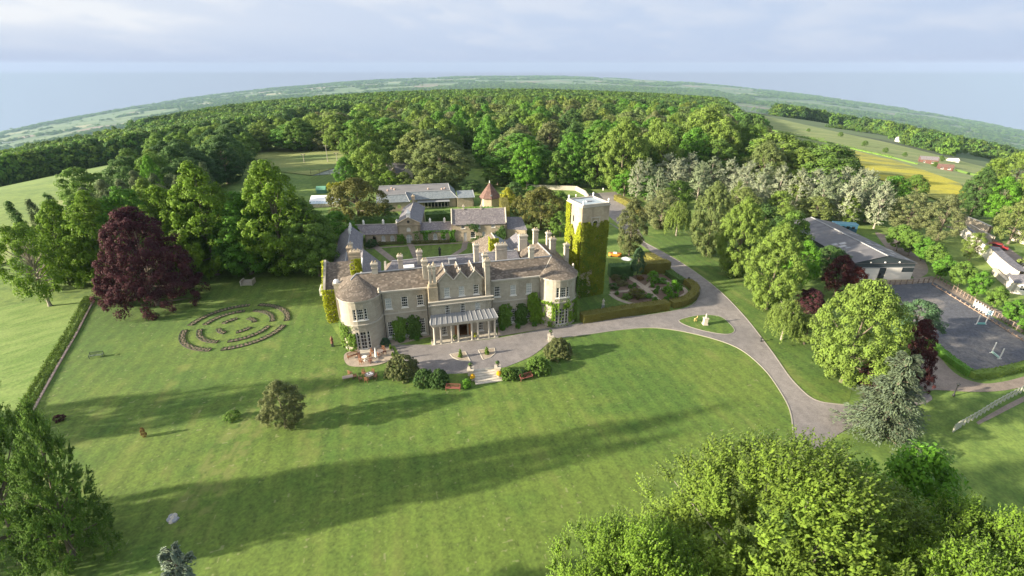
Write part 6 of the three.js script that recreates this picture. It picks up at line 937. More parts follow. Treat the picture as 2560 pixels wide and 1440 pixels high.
// ───────────────────────── barn, walled lane and cottages on the right ─────────────────────────
{
  const f4 = local(at(2151.3, 703), THREE.MathUtils.degToRad(1.9)), t = thing('riding_barn', 'long low barn with grey corrugated roof, dark green gable and white sliding doors', 'barn', f4.o, f4.turn), L = 30, k = 0.055;
  const r = new Faces(); r.quad(Q(-2.9 + k * L, 4.35, L + 1), Q(-2.9, 4.35, -0.15), Q(4.1, 5.95, -0.15), Q(4.1 + k * L, 5.95, L)).quad(Q(11.4, 4.2, -0.15), Q(11.4 + k * L, 4.2, L + 1), Q(4.1 + k * L, 5.95, L), Q(4.1, 5.95, -0.15)).quad(Q(-2.9, 4.2, -0.15), Q(11.4, 4.05, -0.15), Q(11.4, 4.2, -0.15), Q(-2.9, 4.35, -0.15));
  const rf = part('roof', r.geo(), M.metalRoof, t); ridge(rf, [Q(4.1, 5.98, -0.15), Q(4.1 + k * L, 5.98, L)], 0.3);
  const rr = rng(8); for (let i = 0; i < 44; i++) { const side = rr() < 0.35 ? -1 : 1, s = 0.12 + 0.75 * rr(), v = 1 + rr() * (L - 4), u = side > 0 ? lerp(4.1, 11.4, s) : lerp(4.1, -2.9, s), y = side > 0 ? lerp(5.95, 4.2, s) : lerp(5.95, 4.35, s), w = 0.5, n = 0.9 + rr(); const sl = side > 0 ? -0.24 : 0.229; const q = new Faces(); const pt = (a, b) => Q(u + a + k * (v + b), y + sl * a + 0.035, v + b); q.quad(pt(-n / 2, -w), pt(n / 2, -w), pt(n / 2, w), pt(-n / 2, w)); part('roof_light', q.geo(), i % 3 ? M.felt : M.lead, rf); }
  const F = new Wall([-2.5, 0], [11.1, 0]); part('wall', [F.face(0, 4.1, [hole(1.6, 5.8, 0.0, 3.05), hole(7.5, 10.8, 0.0, 3.1)], 0.3, [[13.6, 4.15], [6.6, 5.85], [0, 4.3]])], M.cladding, t);
  part('side_wall', [new Wall([11.1, 0], [11.1 + k * L, L]).face(0, 4.1), new Wall([-2.5 + k * L, L], [-2.5, 0]).face(0, 4.2)], M.cladding, t);
  part('sliding_door', F.box(1.5, 0.05, 5.85, 3.05, 0.02, 0.1), M.doorPanel, t); part('sliding_door', F.box(7.4, 0.05, 10.9, 3.15, 0.02, 0.1), M.doorPanel, t); part('sliding_door', F.box(10.95, 0.05, 13.55, 2.05, 0.02, 0.1), M.doorPanel, t); part('door', F.box(5.95, 0.3, 6.6, 2.0, 0.02, 0.07), M.darkIron, t); part('window', F.box(6.05, 1.3, 6.5, 1.85, 0.071, 0.09), M.glass, t); part('door_rail', F.box(1.2, 3.16, 13.5, 3.28, 0.02, 0.12), M.lead, t);
  for (const s of [3.4, 6.6, 9.8]) part('lamp', F.box(s - 0.12, 4.3, s + 0.12, 4.55, 0.02, 0.2), M.whitePaint, t);
  part('base_wall', F.box(-0.2, 0, 13.9, 0.35, 0.12, 0.5), M.stoneWarm, t);
  const bl = thing('blue_lorry_body', 'blue windowed horse lorry body beyond the barn roof', 'lorry', at(2106, 583), -0.25), blue = std({ color: lin(0.026, 0.085, 0.145), roughness: 0.5 }); part('body', box(-2.9, 0.6, -1.2, 2.9, 2.9, 1.2), blue, bl); part('roof', box(-3.0, 2.903, -1.3, 3.0, 3.05, 1.3), std({ color: lin(0.04, 0.11, 0.18), roughness: 0.5 }), bl); for (let i = 0; i < 4; i++) part('window', box(-2.6 + i * 1.35, 1.7, 1.203, -1.8 + i * 1.35, 2.45, 1.23), M.glass, bl); for (const x of [-2.0, 2.0]) for (const z of [-1.1, 1.1]) part('wheel', plainAttrs(new THREE.CylinderGeometry(0.5, 0.5, 0.3, 14).rotateX(Math.PI / 2).translate(x, 0.5, z)), M.darkIron, bl);
  // lane walls
  const lane = (pts, h, th, mat, label, cop) => { const q = px(pts), w = thing('lane_wall', label, 'wall', q[0]), o = w.position, g = new Faces(), c = new Faces(); for (let i = 0; i + 1 < q.length; i++) { const a = q[i].clone().sub(o), b = q[i + 1].clone().sub(o), d = b.clone().sub(a).setY(0).normalize(), s = V(d.z, 0, -d.x).multiplyScalar(th / 2), P = (p, sg, y) => [p.x + s.x * sg, p.y + y, p.z + s.z * sg]; g.quad(P(a, 1, -0.3), P(b, 1, -0.3), P(b, 1, h), P(a, 1, h)).quad(P(b, -1, -0.3), P(a, -1, -0.3), P(a, -1, h), P(b, -1, h)); c.quad(P(a, 1.25, h + 0.02), P(b, 1.25, h + 0.02), P(b, -1.25, h + 0.02), P(a, -1.25, h + 0.02)).quad(P(a, 1.25, h - 0.1), P(b, 1.25, h - 0.1), P(b, 1.25, h + 0.02), P(a, 1.25, h + 0.02)).quad(P(b, -1.25, h - 0.1), P(a, -1.25, h - 0.1), P(a, -1.25, h + 0.02), P(b, -1.25, h + 0.02)); } part('wall', g.geo(), mat, w); part('coping', c.geo(), cop, w); };
  lane([[2400, 586], [2430, 612], [2452, 638], [2470, 648]], 3.0, 0.6, M.whiteWall, 'whitewashed upper length of the long wall beside the lane', M.slate); lane([[2471, 649], [2500, 680], [2528, 704], [2545, 716]], 3.4, 1.6, M.whiteWall, 'long whitewashed lower wall with slate top above the young limes', M.slate);
  lane([[2386, 556], [2410, 566], [2440, 578], [2468, 592]], 3.0, 0.6, M.rubble, 'bare rubble wall on the far side of the lane', M.coping); lane([[2420, 574], [2450, 590], [2480, 606]], 1.6, 0.4, M.stonePale, 'low pale wall along the lane, before the parked red car', M.coping); lane([[2528, 600], [2545, 606], [2600, 622]], 3.0, 0.6, M.stonePale, 'sunlit stone wall at the right edge beyond the birches', M.coping); lane([[2482, 682], [2492, 694], [2508, 708], [2526, 722], [2534, 728]], 1.2, 0.6, M.stonePale, 'low curved stone wall in front of the white cottage', M.coping);
  structure('lane', drape(strip(px([[2385, 566], [2425, 580], [2470, 604], [2515, 640], [2560, 680], [2600, 712]]), 6), 0.06, 0), M.track);
  const p = at(2556, 738), c = thing('white_cottage', 'white cottage with slate roof at the right edge', 'cottage', p, -0.55), w = new Wall([-1.8, 0], [6, 0]); part('wall', [w.face(0, 2.6, [hole(1.0, 1.9, 0.9, 2.0)]), new Wall([-1.8, 4.5], [-1.8, 0]).face(0, 2.6, [hole(1.4, 2.6, 0.8, 2.0)])], M.whiteWall, c); windowIn(w, hole(1.0, 1.9, 0.9, 2.0), c, 2, 2); part('roof', new Faces().quad(Q(-2.1, 2.5, -0.3), Q(6.2, 2.5, -0.3), Q(6.2, 3.6, 3), Q(0, 3.6, 3)).tri(Q(-2.1, 2.5, 5), Q(-2.1, 2.5, -0.3), Q(0, 3.6, 3)).geo(), M.slate, c); const g2 = new Wall([1.2, 3], [6.4, 3]); part('gable', g2.face(0, 3.6, [], 0.4, [[5.2, 3.7], [2.6, 6.3], [0, 3.7]]), M.whiteWall, c); part('upper_roof', new Faces().quad(Q(0.9, 3.4, 9), Q(0.9, 3.4, 2.8), Q(3.8, 6.35, 2.8), Q(3.8, 6.35, 9)).quad(Q(6.7, 3.4, 2.8), Q(6.7, 3.4, 9), Q(3.8, 6.35, 9), Q(3.8, 6.35, 2.8)).geo(), M.slate, c);
  // parked red car
  const cp = at(2491, 622), car = thing('parked_car', 'small dark red car parked in the walled lane', 'car', cp, -0.75), red = std({ color: lin(0.24, 0.025, 0.03), roughness: 0.3 }); const sec = new THREE.Shape(); [[-2, 0.35], [2, 0.35], [2.02, 0.75], [1.3, 0.9], [0.7, 1.42], [-1.2, 1.45], [-1.95, 0.95]].forEach(([x, y], i) => (i ? sec.lineTo(x, y) : sec.moveTo(x, y))); const bg = new THREE.ExtrudeGeometry(sec, { depth: 1.5, bevelEnabled: true, bevelSize: 0.08, bevelThickness: 0.08, bevelSegments: 2 }); bg.translate(0, 0, -0.75); part('body', plainAttrs(bg), red, car); part('windscreen', new Faces().quad([1.36, 0.98, 0.62], [1.36, 0.98, -0.62], [0.83, 1.45, -0.55], [0.83, 1.45, 0.55]).geo(), M.glass, car); part('side_window', [box(-1.2, 0.98, 0.835, 0.8, 1.35, 0.86), box(-1.2, 0.98, -0.86, 0.8, 1.35, -0.835)], M.glass, car); for (const x of [-1.25, 1.25]) for (const z of [-0.78, 0.78]) part('wheel', plainAttrs(new THREE.CylinderGeometry(0.33, 0.33, 0.2, 14).rotateX(Math.PI / 2).translate(x, 0.33, z)), M.darkIron, car); for (const z of [-0.6, 0.6]) part('headlight', box(2.06, 0.6, z - 0.15, 2.12, 0.75, z + 0.15), M.whitePaint, car);
  // farm buildings in the fields
  const farm = (x, y, w, d, h, turn, wall, roof, name, label, cat) => { const q = at(x, y), m = thing(name, label, cat, q, turn), a = new Wall([-w / 2, 0], [w / 2, 0]); part('wall', [a.face(-1.5, h, [hole(w * 0.2, w * 0.2 + 1.4, 0.8, 2.2), hole(w * 0.65, w * 0.65 + 1.4, 0.8, 2.2)]), new Wall([w / 2, 0], [w / 2, d]).face(-1.5, h, [], 0.4, [[d, h + 0.1], [d / 2, h + d * 0.3], [0, h + 0.1]]), new Wall([-w / 2, d], [-w / 2, 0]).face(-1.5, h, [], 0.4, [[d, h + 0.1], [d / 2, h + d * 0.3], [0, h + 0.1]])], wall, m); for (const k of [0.2, 0.65]) windowIn(a, hole(w * k, w * k + 1.4, 0.8, 2.2), m, 2, 2); part('roof', gableRoof(-w / 2 - 0.2, w / 2 + 0.2, 0, d, h, h + d * 0.31), roof, m); };
  const brick = std({ color: lin(0.14, 0.068, 0.054), roughness: 0.9 });
  farm(2320, 410, 12, 7, 3.4, -0.55, brick, M.slatePurple, 'red_barn', 'red brick barn with purple slate roof standing in the far field', 'barn'); farm(2362, 426, 8, 5, 2.2, -0.6, brick, M.redTile, 'farm_shed', 'low brick shed beside the red brick barn', 'shed'); farm(2385, 406, 8, 5, 1.8, -0.2, M.whiteWall, M.whiteWall, 'pale_shed', 'low pale shed behind the red brick barn', 'shed');
  farm(2254, 356, 9, 7, 5, 0.9, M.whiteWall, M.slate, 'far_cottage', 'white gabled cottage among trees above the pale field', 'cottage'); farm(2344, 348, 12, 7, 4, -0.3, M.whiteWall, M.redTile, 'far_cottage', 'distant white cottage with tiled roof right of the gabled one', 'cottage'); farm(2150, 302, 16, 8, 5, -0.3, brick, M.redTile, 'far_farmhouse', 'distant red-roofed farmhouse in the tree belt', 'house'); farm(2185, 306, 10, 8, 5, -0.2, M.stonePale, M.redTile, 'far_farmhouse', 'distant pale farmhouse beside the red-roofed one', 'house');
  for (const [x, y, l, len] of [[2035, 241, 'long white greenhouse roof on the far right plain, left one', 60], [2090, 248, 'long white greenhouse roof on the far right plain, right one', 75], [35, 355, 'long white polytunnel on the plain at the far left', 70]]) { const q = at(x, y), m = thing('polytunnel', l, 'polytunnel', q, x < 100 ? 0.5 : -0.35); const g = new THREE.CylinderGeometry(7, 7, len * 2, 14, 1, true, -Math.PI / 2, Math.PI); g.rotateX(Math.PI / 2).rotateZ(0).rotateY(Math.PI / 2); part('cover', plainAttrs(g), M.whitePaint, m); part('end_wall', [box(-len - 0.2, 0, -6.5, -len, 5, 6.5), box(len, 0, -6.5, len + 0.2, 5, 6.5)], M.whitePaint, m); }
}
// hedges and trees in the far right fields
for (const [x, y, h] of [[2160, 366, 4], [2212, 382, 3.5], [2260, 392, 3], [2100, 342, 4], [2020, 330, 3], [2440, 392, 5], [2410, 385, 5], [2240, 345, 7], [2270, 352, 7], [2300, 362, 6], [2350, 404, 4], [2335, 418, 3]]) plant('round', at(x, y), h * 1.3, h * 0.7, G_.mid, 'small field tree or bush dotted on the pale slope at the right', 'tree', 'small trees dotted on the pale right slope', 'field_tree');
hedge(px([[1925, 326], [1990, 342], [2060, 356], [2140, 376], [2230, 396], [2290, 412]]), 1.6, 1.3, G_.mid, 'low field hedge crossing the pale right slope', 0.9, 61);
hedge(px([[2390, 428], [2440, 442], [2500, 452], [2600, 468]]), 1.6, 1.6, G_.mid, 'dark field hedge right of the brick barn', 0.9, 62);
// ───────────────────────── hedged garden right of the house ─────────────────────────
const CG = (x, y) => [1440 + x / 6.856, 620 + y / 6.856];
structure('garden_lawn', drape(px([CG(60, 850), CG(560, 790), CG(760, 900), CG(1100, 975), CG(600, 1020), CG(60, 1120)]), 0.04, 0, TURN), M.lawn);
structure('garden_soil', drape(px([CG(560, 500), CG(900, 480), CG(1430, 430), CG(1850, 620), CG(1900, 780), CG(1600, 920), CG(1100, 980), CG(600, 800)]), 0.035), M.soil);
for (const [l, w] of [[[[880, 490], [1010, 570], [1180, 690], [1290, 790], [1450, 940]], 1.3], [[[590, 790], [700, 870], [850, 930], [1050, 970], [1200, 960]], 1.0], [[[580, 770], [760, 750], [1000, 720], [1180, 690], [1330, 710], [1560, 690]], 0.9], [[[1180, 690], [1400, 520], [1500, 550], [1700, 640], [1830, 680], [1890, 770], [1790, 840]], 0.8]]) structure('garden_path', drape(strip(curve(px(l.map(([x, y]) => CG(x, y))), 16), w), 0.055 + w * 0.012), M.gravel);
hedge([house(38.9, 0.6), ...px([CG(1050, 1110), CG(1560, 1040)])], 1.8, 1.7, G_.yew, 'long clipped hedge with golden top along the drive, right of the right bow', 0.2, 31);
hedge(curve(px([CG(1630, 1010), CG(1850, 960), CG(2010, 840), CG(2030, 740), CG(1960, 660), CG(1880, 620)]), 9), 1.7, 1.3, G_.yew, 'curved clipped hedge at the right end of the formal garden', 0.2, 32);
hedge(px([CG(1820, 620), CG(1690, 540), CG(1570, 460)]), 1.6, 1.2, G_.hedge, 'clipped hedge on the drive side of the formal garden', 0.2, 33);
hedge(px([CG(1100, 420), CG(1330, 415), CG(1570, 400)]), 2.4, 2.7, G_.yew, 'tall block of yew hedge at the back of the formal garden', 0.22, 34);
hedge(px([CG(560, 480), CG(760, 470), CG(950, 460)]), 2.2, 2.7, G_.deep, 'dark tall hedge between the tower and the leaning tree', 0.22, 35);
hedge(px([CG(1200, 170), CG(1480, 330)]), 2.2, 1.5, G_.yew, 'golden hedge beside the drive behind the formal garden', 0.24, 36);
byFoot('round', ...CG(1040, 490), 620, 36, G_.bluegreen, 'dark grey-green olive-like tree with leaning trunk in the formal garden', 'tree', null, 'olive_tree');
for (const [x, y, h, w, m, l] of [[1310, 590, 2.6, 1.5, 'bright', 'large bright green shrub at the back right of the formal garden'], [1640, 840, 3.6, 1.6, 'bright', 'tallest bright green shrub in the right bed of the formal garden'], [1750, 720, 1.6, 1.0, 'fresh', 'green shrub touching the tallest one, by the curved hedge'], [1010, 850, 2.0, 1.8, 'brown', 'bronze-green spreading shrub in the front bed of the formal garden'], [1120, 850, 1.5, 0.9, 'mid', 'green shrub right of the bronze one'], [690, 560, 1.4, 1.3, 'shrubBrown', 'brownish shrub in the left back bed of the formal garden'], [820, 560, 1.6, 1.0, 'dark', 'dark shrub in the left back bed of the formal garden'], [650, 700, 1.2, 1.2, 'dark', 'dark shrub by the tower foot in the formal garden'], [1560, 760, 1.3, 1.2, 'mid', 'shrub left of the tallest one'], [1480, 600, 1.1, 1.2, 'fresh', 'low green shrub beside the back path'], [800, 640, 1.0, 1.3, 'shrubBrown', 'low brown planting left of the crossing paths'], [1100, 540, 0.9, 0.9, 'rust', 'rusty low plants beside the main garden path'], [880, 860, 0.9, 1.2, 'mid', 'low green planting in the front bed'], [1250, 850, 0.9, 0.9, 'fresh', 'low planting beside the lower garden path']]) plant('bush', at(...CG(x, y)), h, w, G_[m], l, 'shrub', null, 'garden_shrub');
for (const [x, y, d, l] of [[700, 800, 0.9, 'box ball at the left end of the garden path'], [1350, 930, 1.2, 'box ball left of the garden entrance'], [1540, 910, 1.1, 'box ball right of the garden entrance'], [1360, 780, 1.1, 'box ball at the point of the right garden bed'], [1400, 710, 0.9, 'box ball behind the point of the right bed'], [1310, 670, 0.9, 'box ball beside the upper crossing path'], [1000, 660, 0.9, 'box ball left of the crossing, upper one'], [930, 690, 0.9, 'box ball left of the crossing, lower one'], [1700, 740, 1.0, 'box ball at the foot of the tallest shrub']]) plant('ball', at(...CG(x, y)), d, d / 2, G_.fresh, l, 'topiary', 'clipped box balls in the formal garden', 'box_ball');
function statue(px_, py_, h, label, base = 0.5, mat = M.stonePale, baseMat = M.stonePale) {                 // a draped stone figure on a pedestal
  const t = thing('statue', label, 'statue', at(px_, py_)), s = h - base * 1.6;
  part('pedestal', [box(-base * 0.5, 0, -base * 0.5, base * 0.5, base * 0.25, base * 0.5), box(-base * 0.38, base * 0.253, -base * 0.38, base * 0.38, base * 1.45, base * 0.38), box(-base * 0.48, base * 1.453, -base * 0.48, base * 0.48, base * 1.6, base * 0.48)], baseMat, t);
  const y = base * 1.6, g = lathe([[0.20 * s, 0], [0.17 * s, 0.12 * s], [0.13 * s, 0.4 * s], [0.15 * s, 0.55 * s], [0.17 * s, 0.72 * s], [0.08 * s, 0.8 * s], [0.055 * s, 0.83 * s], [0.085 * s, 0.9 * s], [0.07 * s, 0.97 * s], [0.01, s]], 12); g.translate(0, y, 0); part('figure', [g, bar([0.15 * s, y + 0.7 * s, 0], [0.22 * s, y + 0.45 * s, 0.08 * s], 0.045 * s, 6), bar([-0.15 * s, y + 0.7 * s, 0], [-0.1 * s, y + 0.45 * s, 0.15 * s], 0.045 * s, 6)], mat, t); return t;
}
statue(1507, 772, 2.2, 'small pale statue on a dark plinth on the garden lawn below the tower', 0.6, M.stonePale, M.lead);
statue(1762, 812, 2.3, 'pale stone statue on a tall pedestal in the grass island', 0.9);
{ const t = thing('deer_sculpture', 'small golden deer figure on the grass island left of the statue', 'sculpture', at(1738, 804), 0.4), m = std({ color: lin(0.50, 0.36, 0.14), roughness: 0.6 }); const b = new THREE.SphereGeometry(0.2, 10, 8); b.scale(1.6, 0.8, 0.75); b.translate(0, 0.62, 0); part('body', [plainAttrs(b), bar([0.25, 0.68, 0], [0.4, 1.0, 0], 0.08, 6, 0.06), bar([0.36, 1.02, 0], [0.58, 0.98, 0], 0.075, 6, 0.04)], m, t); for (const x of [-0.22, 0.22]) for (const z of [-0.09, 0.09]) part('leg', bar([x, 0.58, z], [x, 0, z], 0.045, 5, 0.03), m, t); for (const z of [-1, 1]) part('ear', bar([0.38, 1.06, z * 0.04], [0.34, 1.2, z * 0.1], 0.03, 4, 0.01), m, t); }
statue(1100, 641, 2.6, 'dark figure with a white top in the courtyard, beyond the slate roof', 0.5, M.darkIron, M.darkIron);
statue(832, 866, 2.0, 'rusty brown sculpture on the lawn left of the left bow', 0.4, std({ color: lin(0.16, 0.07, 0.045), roughness: 0.8 }), M.darkIron);
{ const t = thing('toy_car', 'orange and white striped toy car on the grass right of the tower', 'toy', at(1537, 641), -0.15), o = std({ color: lin(0.62, 0.24, 0.03), roughness: 0.5 }); const s = new THREE.Shape(); s.absarc(-0.9, 0, 0.62, Math.PI / 2, Math.PI * 1.5); s.absarc(0.9, 0, 0.62, -Math.PI / 2, Math.PI / 2); const g = new THREE.ExtrudeGeometry(s, { depth: 0.5, bevelEnabled: true, bevelSize: 0.08, bevelThickness: 0.08, bevelSegments: 2 }); g.rotateX(-Math.PI / 2); g.translate(0, 0.3, 0); part('body', plainAttrs(g), o, t); part('roof', box(-0.42, 0.885, -0.6, 0.42, 1.0, 0.6), M.whitePaint, t); for (const x of [-0.9, 0.9]) part('bonnet', lathe([[0.3, 0.885], [0.28, 0.95], [0.01, 0.97]], 12).translate(x, 0, 0), std({ color: lin(0.18, 0.03, 0.02), roughness: 0.5 }), t); for (const x of [-0.9, 0.9]) for (const z of [-0.62, 0.62]) part('wheel', plainAttrs(new THREE.CylinderGeometry(0.26, 0.26, 0.16, 12).rotateX(Math.PI / 2).translate(x, 0.26, z)), M.darkIron, t); }
{ const t = thing('white_parasol', 'white spread garden parasol beside the dark olive-like tree', 'parasol', at(...CG(850, 330)), 0); part('canopy', lathe([[1.35, 2.1], [0.9, 2.3], [0.05, 2.55]], 8), M.whitePaint, t); part('pole', bar([0, 0, 0], [0, 2.5, 0], 0.04, 6), M.timber, t); }
function lampPost(x, y, ty, label) { const p = at(x, y), h = heightAt(p, ty, x), t = thing('lamp_post', label, 'lamp post', p); part('post', [lathe([[0.16, 0], [0.16, 0.3], [0.08, 0.45], [0.055, h * 0.8], [0.07, h * 0.82]], 8)], M.darkIron, t); part('lantern', lathe([[0.1, h * 0.82], [0.22, h * 0.95], [0.26, h * 0.96], [0.06, h * 1.03], [0.01, h * 1.06]], 6), M.darkIron, t); }
lampPost(2383, 990, 959, 'dark lamp post on the grass where the track forks'); lampPost(1720, 711, 693, 'dark lamp post beside the drive at the garden hedge'); lampPost(1902, 854, 845, 'short post with a pale top at the drive edge'); 
// ───────────────────────── forecourt ─────────────────────────
const shrubs = [[1006, 958, 890, 88, 'holm', 'largest dome of evergreen shrub at the left end of the forecourt'], [1062, 972, 925, 60, 'dark', 'dark rounded shrub next to the largest dome'], [1098, 976, 925, 56, 'dark', 'dark rounded shrub beside the red bench'], [1396, 908, 848, 72, 'holm', 'domed evergreen shrub at the right end of the forecourt'], [1345, 945, 896, 68, 'mid', 'lower dark shrub left of the right dome'], [1272, 956, 922, 48, 'mid', 'small shrub right of the steps, behind the yellow flowers'], [1302, 952, 925, 36, 'dark', 'small dark shrub between the steps shrub and the lower dark shrub'], [962, 870, 846, 30, 'bluegreen', 'grey-green rounded shrub at the foot of the left bow']];
for (const [x, y, ty, w, m, l] of shrubs) byFoot('shrub', x, y - 0.27 * w, ty, w, G_[m], l, 'shrub', null, 'evergreen_shrub');
byFoot('ball', 1167, 968, 948, 23, G_.bright, 'bright green box ball left of the stone steps', 'topiary', null, 'box_ball');
for (const [x, y, w, l] of [[1003, 857, 14, 'left of the porch, nearer the left bow'], [1042, 852, 12, 'just left of the porch'], [1256, 827, 14, 'just right of the porch'], [1295, 822, 13, 'second to the right of the porch'], [1336, 817, 13, 'third to the right of the porch, below the tall climber']]) byFoot('ball', x, y - 2, y - w, w * 1.1, G_.fresh, 'box ball in the gravel ' + l, 'topiary', null, 'box_ball');
for (const [x, y, ty, w, l] of [[1151, 893, 873, 13, 'bright clipped cone in the left gravel island'], [1217, 885, 867, 14, 'bright clipped cone in the right gravel island'], [977, 874, 860, 8, 'thin bright cone at the right corner of the tea terrace'], [982, 890, 880, 9, 'small bright cone between the terrace and the largest dome shrub']]) byFoot('topiary', x, y, ty, w, G_.lime, l, 'topiary', null, 'topiary_cone');
structure('grass_bank', drape(px([[1100, 936], [1168, 934], [1176, 945], [1176, 960], [1120, 960]]), 0.06), M.lawn); structure('grass_bank', drape(px([[1250, 935], [1330, 905], [1372, 870], [1380, 880], [1340, 915], [1262, 945]]), 0.06), M.lawn);
{ // stone steps down to the lawn, with piers and urns
  const a = at(1181, 935), b = at(1247, 926), d = b.clone().sub(a), L = d.length(), t = thing('stone_steps', 'short flight of worn stone steps from the forecourt down to the lawn', 'steps', a, Math.atan2(-d.z, d.x));
  for (let i = 0; i < 6; i++) part('step', box(0, -0.05, -0.2 + i * 0.52, L, 0.62 - i * 0.10, 0.315 + i * 0.52), M.stonePale, t);
  const urn = (x, y, ty, label, h0 = 1.0) => { const p = at(x, y), u = thing('stone_urn', label, 'urn', p); part('pier', [box(-0.42, 0, -0.42, 0.42, h0, 0.42), box(-0.5, h0 + 0.003, -0.5, 0.5, h0 + 0.14, 0.5)], M.stonePale, u); part('vase', lathe([[0.2, h0 + 0.143], [0.2, h0 + 0.22], [0.1, h0 + 0.32], [0.3, h0 + 0.6], [0.38, h0 + 0.8], [0.34, h0 + 0.8], [0.2, h0 + 0.65]], 12), std({ color: lin(0.20, 0.18, 0.16), roughness: 0.9 }), u); const L2 = new Leaves(x), r = L2.r; for (let i = 0; i < 120; i++) { const e = dirOn(r); L2.leaf(e[0] * 0.3, h0 + 0.85 + Math.abs(e[1]) * 0.3, e[2] * 0.3, e[0], Math.abs(e[1]) + 0.2, e[2], e[2], 1, e[0], 0.16, 0.1, L2.tint(0.2, 1), e[0], 1, e[2]); } part('plants', L2.geo(), G_.dark, u); };
  urn(1177, 937, 0, 'stone urn on the pier at the left of the steps'); urn(1244, 932, 0, 'stone urn on the pier at the right of the steps'); urn(1376, 852, 0, 'stone urn on the pier at the right end of the forecourt edge');
  const pot = (x, y, label, fm, hh = 0.5, rr = 0.3) => { const p = at(x, y), u = thing('flower_pot', label, 'flower pot', p); part('pot', lathe([[rr * 0.6, 0], [rr, hh], [rr * 1.08, hh], [rr * 0.9, hh - 0.06]], 12), M.stonePale, u); const L2 = new Leaves(x * 3 + 1), r = L2.r; for (let i = 0; i < 260; i++) { const e = dirOn(r); L2.leaf(e[0] * rr * 1.2, hh + 0.12 + Math.abs(e[1]) * 0.55, e[2] * rr * 1.2, e[0], Math.abs(e[1]) + 0.2, e[2], e[2], 1, e[0], 0.17, 0.11, L2.tint(0.2, 1), e[0], 1, e[2]); } part('plants', L2.geo(), fm, u); };
  const orange = leafMat(0.62, 0.36, 0.02); pot(1182, 952, 'pot of yellow flowers left of the steps', orange); pot(1247, 944, 'pot of yellow flowers right of the steps', orange); pot(1139, 853, 'planted pot on the left side of the porch door', G_.olive, 0.55, 0.35); pot(1188, 848, 'planted pot on the right side of the porch door', G_.golden, 0.55, 0.35);
}
function bench(x, y, turn, label, mat = M.teak, len = 1.7) { const t = thing('garden_bench', label, 'bench', at(x, y), turn); const h = len / 2; part('seat', [0, 1, 2, 3].map((i) => box(-h, 0.42, -0.2 + i * 0.13, h, 0.45, -0.09 + i * 0.13)), mat, t); const bk = [box(-h, 0.88, -0.26, h, 0.95, -0.21)]; for (let i = 0; i < 12; i++) bk.push(box(-h + 0.08 + i * (len - 0.2) / 11.5, 0.47, -0.25, -h + 0.13 + i * (len - 0.2) / 11.5, 0.879, -0.22)); part('backrest', bk, mat, t); for (const s of [-h, h - 0.07]) for (const z of [-0.24, 0.27]) part('leg', box(s, 0, z - 0.03, s + 0.07, z < 0 ? 0.92 : 0.62, z + 0.04), mat, t); for (const s of [-h, h - 0.07]) part('armrest', box(s - 0.01, 0.623, -0.2, s + 0.08, 0.67, 0.33), mat, t); return t; }
const redWood = std({ color: lin(0.215, 0.075, 0.055), roughness: 0.7 }); bench(1133, 975, -0.05, 'red-brown garden bench before the dark shrubs left of the steps', redWood, 2.1); bench(1315, 948, 0.45, 'dark red bench among the shrubs right of the steps', redWood, 2.0);
// teak chairs and tables on the tea terrace and the grass
function chair(p, turn, label, mat, group) {
  if (!chair.first) { const t = thing('garden_chair', label, 'chair', p, turn, group); part('seat', box(-0.25, 0.42, -0.25, 0.25, 0.46, 0.25), mat, t); const bk = [box(-0.25, 0.92, -0.26, 0.25, 0.98, -0.21)]; for (let i = 0; i < 5; i++) bk.push(box(-0.22 + i * 0.1, 0.47, -0.25, -0.17 + i * 0.1, 0.918, -0.22)); part('backrest', bk, mat, t); for (const x of [-0.25, 0.2]) for (const z of [-0.25, 0.2]) part('leg', box(x, 0, z, x + 0.05, z < 0 ? 0.419 : 0.419, z + 0.05), mat, t); for (const x of [-0.27, 0.22]) part('armrest', box(x, 0.64, -0.22, x + 0.05, 0.68, 0.24), mat, t); chair.first = t; return t; }
  const c = chair.first.clone(); c.name = numbered('garden_chair'); c.position.copy(p); c.rotation.y = turn; scene.add(c); c.traverse((m) => { if (m.isMesh) m.material = mat; }); tag(c, label, 'chair', group); if (!group) delete c.userData.group; return c;
}
function table(p, label, mat, r = 0.55, laid = false) { const t = thing('garden_table', label, 'table', p); part('tabletop', plainAttrs(new THREE.CylinderGeometry(r, r, 0.05, 18).translate(0, 0.73, 0)), mat, t); part('pedestal', [bar([0, 0, 0], [0, 0.7, 0], 0.06, 6), box(-0.35, 0, -0.05, 0.35, 0.05, 0.05), box(-0.05, 0.053, -0.35, 0.05, 0.09, 0.35)], mat, t); }
const teakSun = std({ color: lin(0.22, 0.10, 0.05), roughness: 0.7 }), teakRose = std({ color: lin(0.20, 0.09, 0.065), roughness: 0.7 });
const lift = (p) => p.clone().setY(0.1);
function setting(tx, ty, list, label, tm, group, r, lay) { const c = lift(at(tx, ty)); if (!lay) c.y = lay === false ? 0.03 : c.y; table(c, 'round garden table ' + label, tm, r); list.forEach(([x, y, where], i) => { const p = at(x, y).setY(c.y), a = Math.atan2(c.x - p.x, c.z - p.z); chair(p, a, 'teak garden chair ' + where, i % 2 ? teakSun : i % 3 ? teakRose : M.teak, group); }); return c; }
setting(912, 903, [[902, 901, 'left of the round table at the front of the terrace'], [904, 911, 'at the near left of the round terrace table'], [926, 909, 'at the near right of the round terrace table'], [925, 897, 'behind right of the round terrace table']], 'with a white cloth at the front edge of the tea terrace', M.whitePaint, null, 0.4, true);
setting(952, 888, [[946, 893, 'before the folded white parasol on the terrace'], [958, 880, 'at the back of the terrace, right of the parasol'], [962, 886, 'at the right end of the terrace'], [932, 885, 'behind the bow steps on the terrace right side']], 'beside the folded white parasol', M.teakGrey, null, 0.5, true);
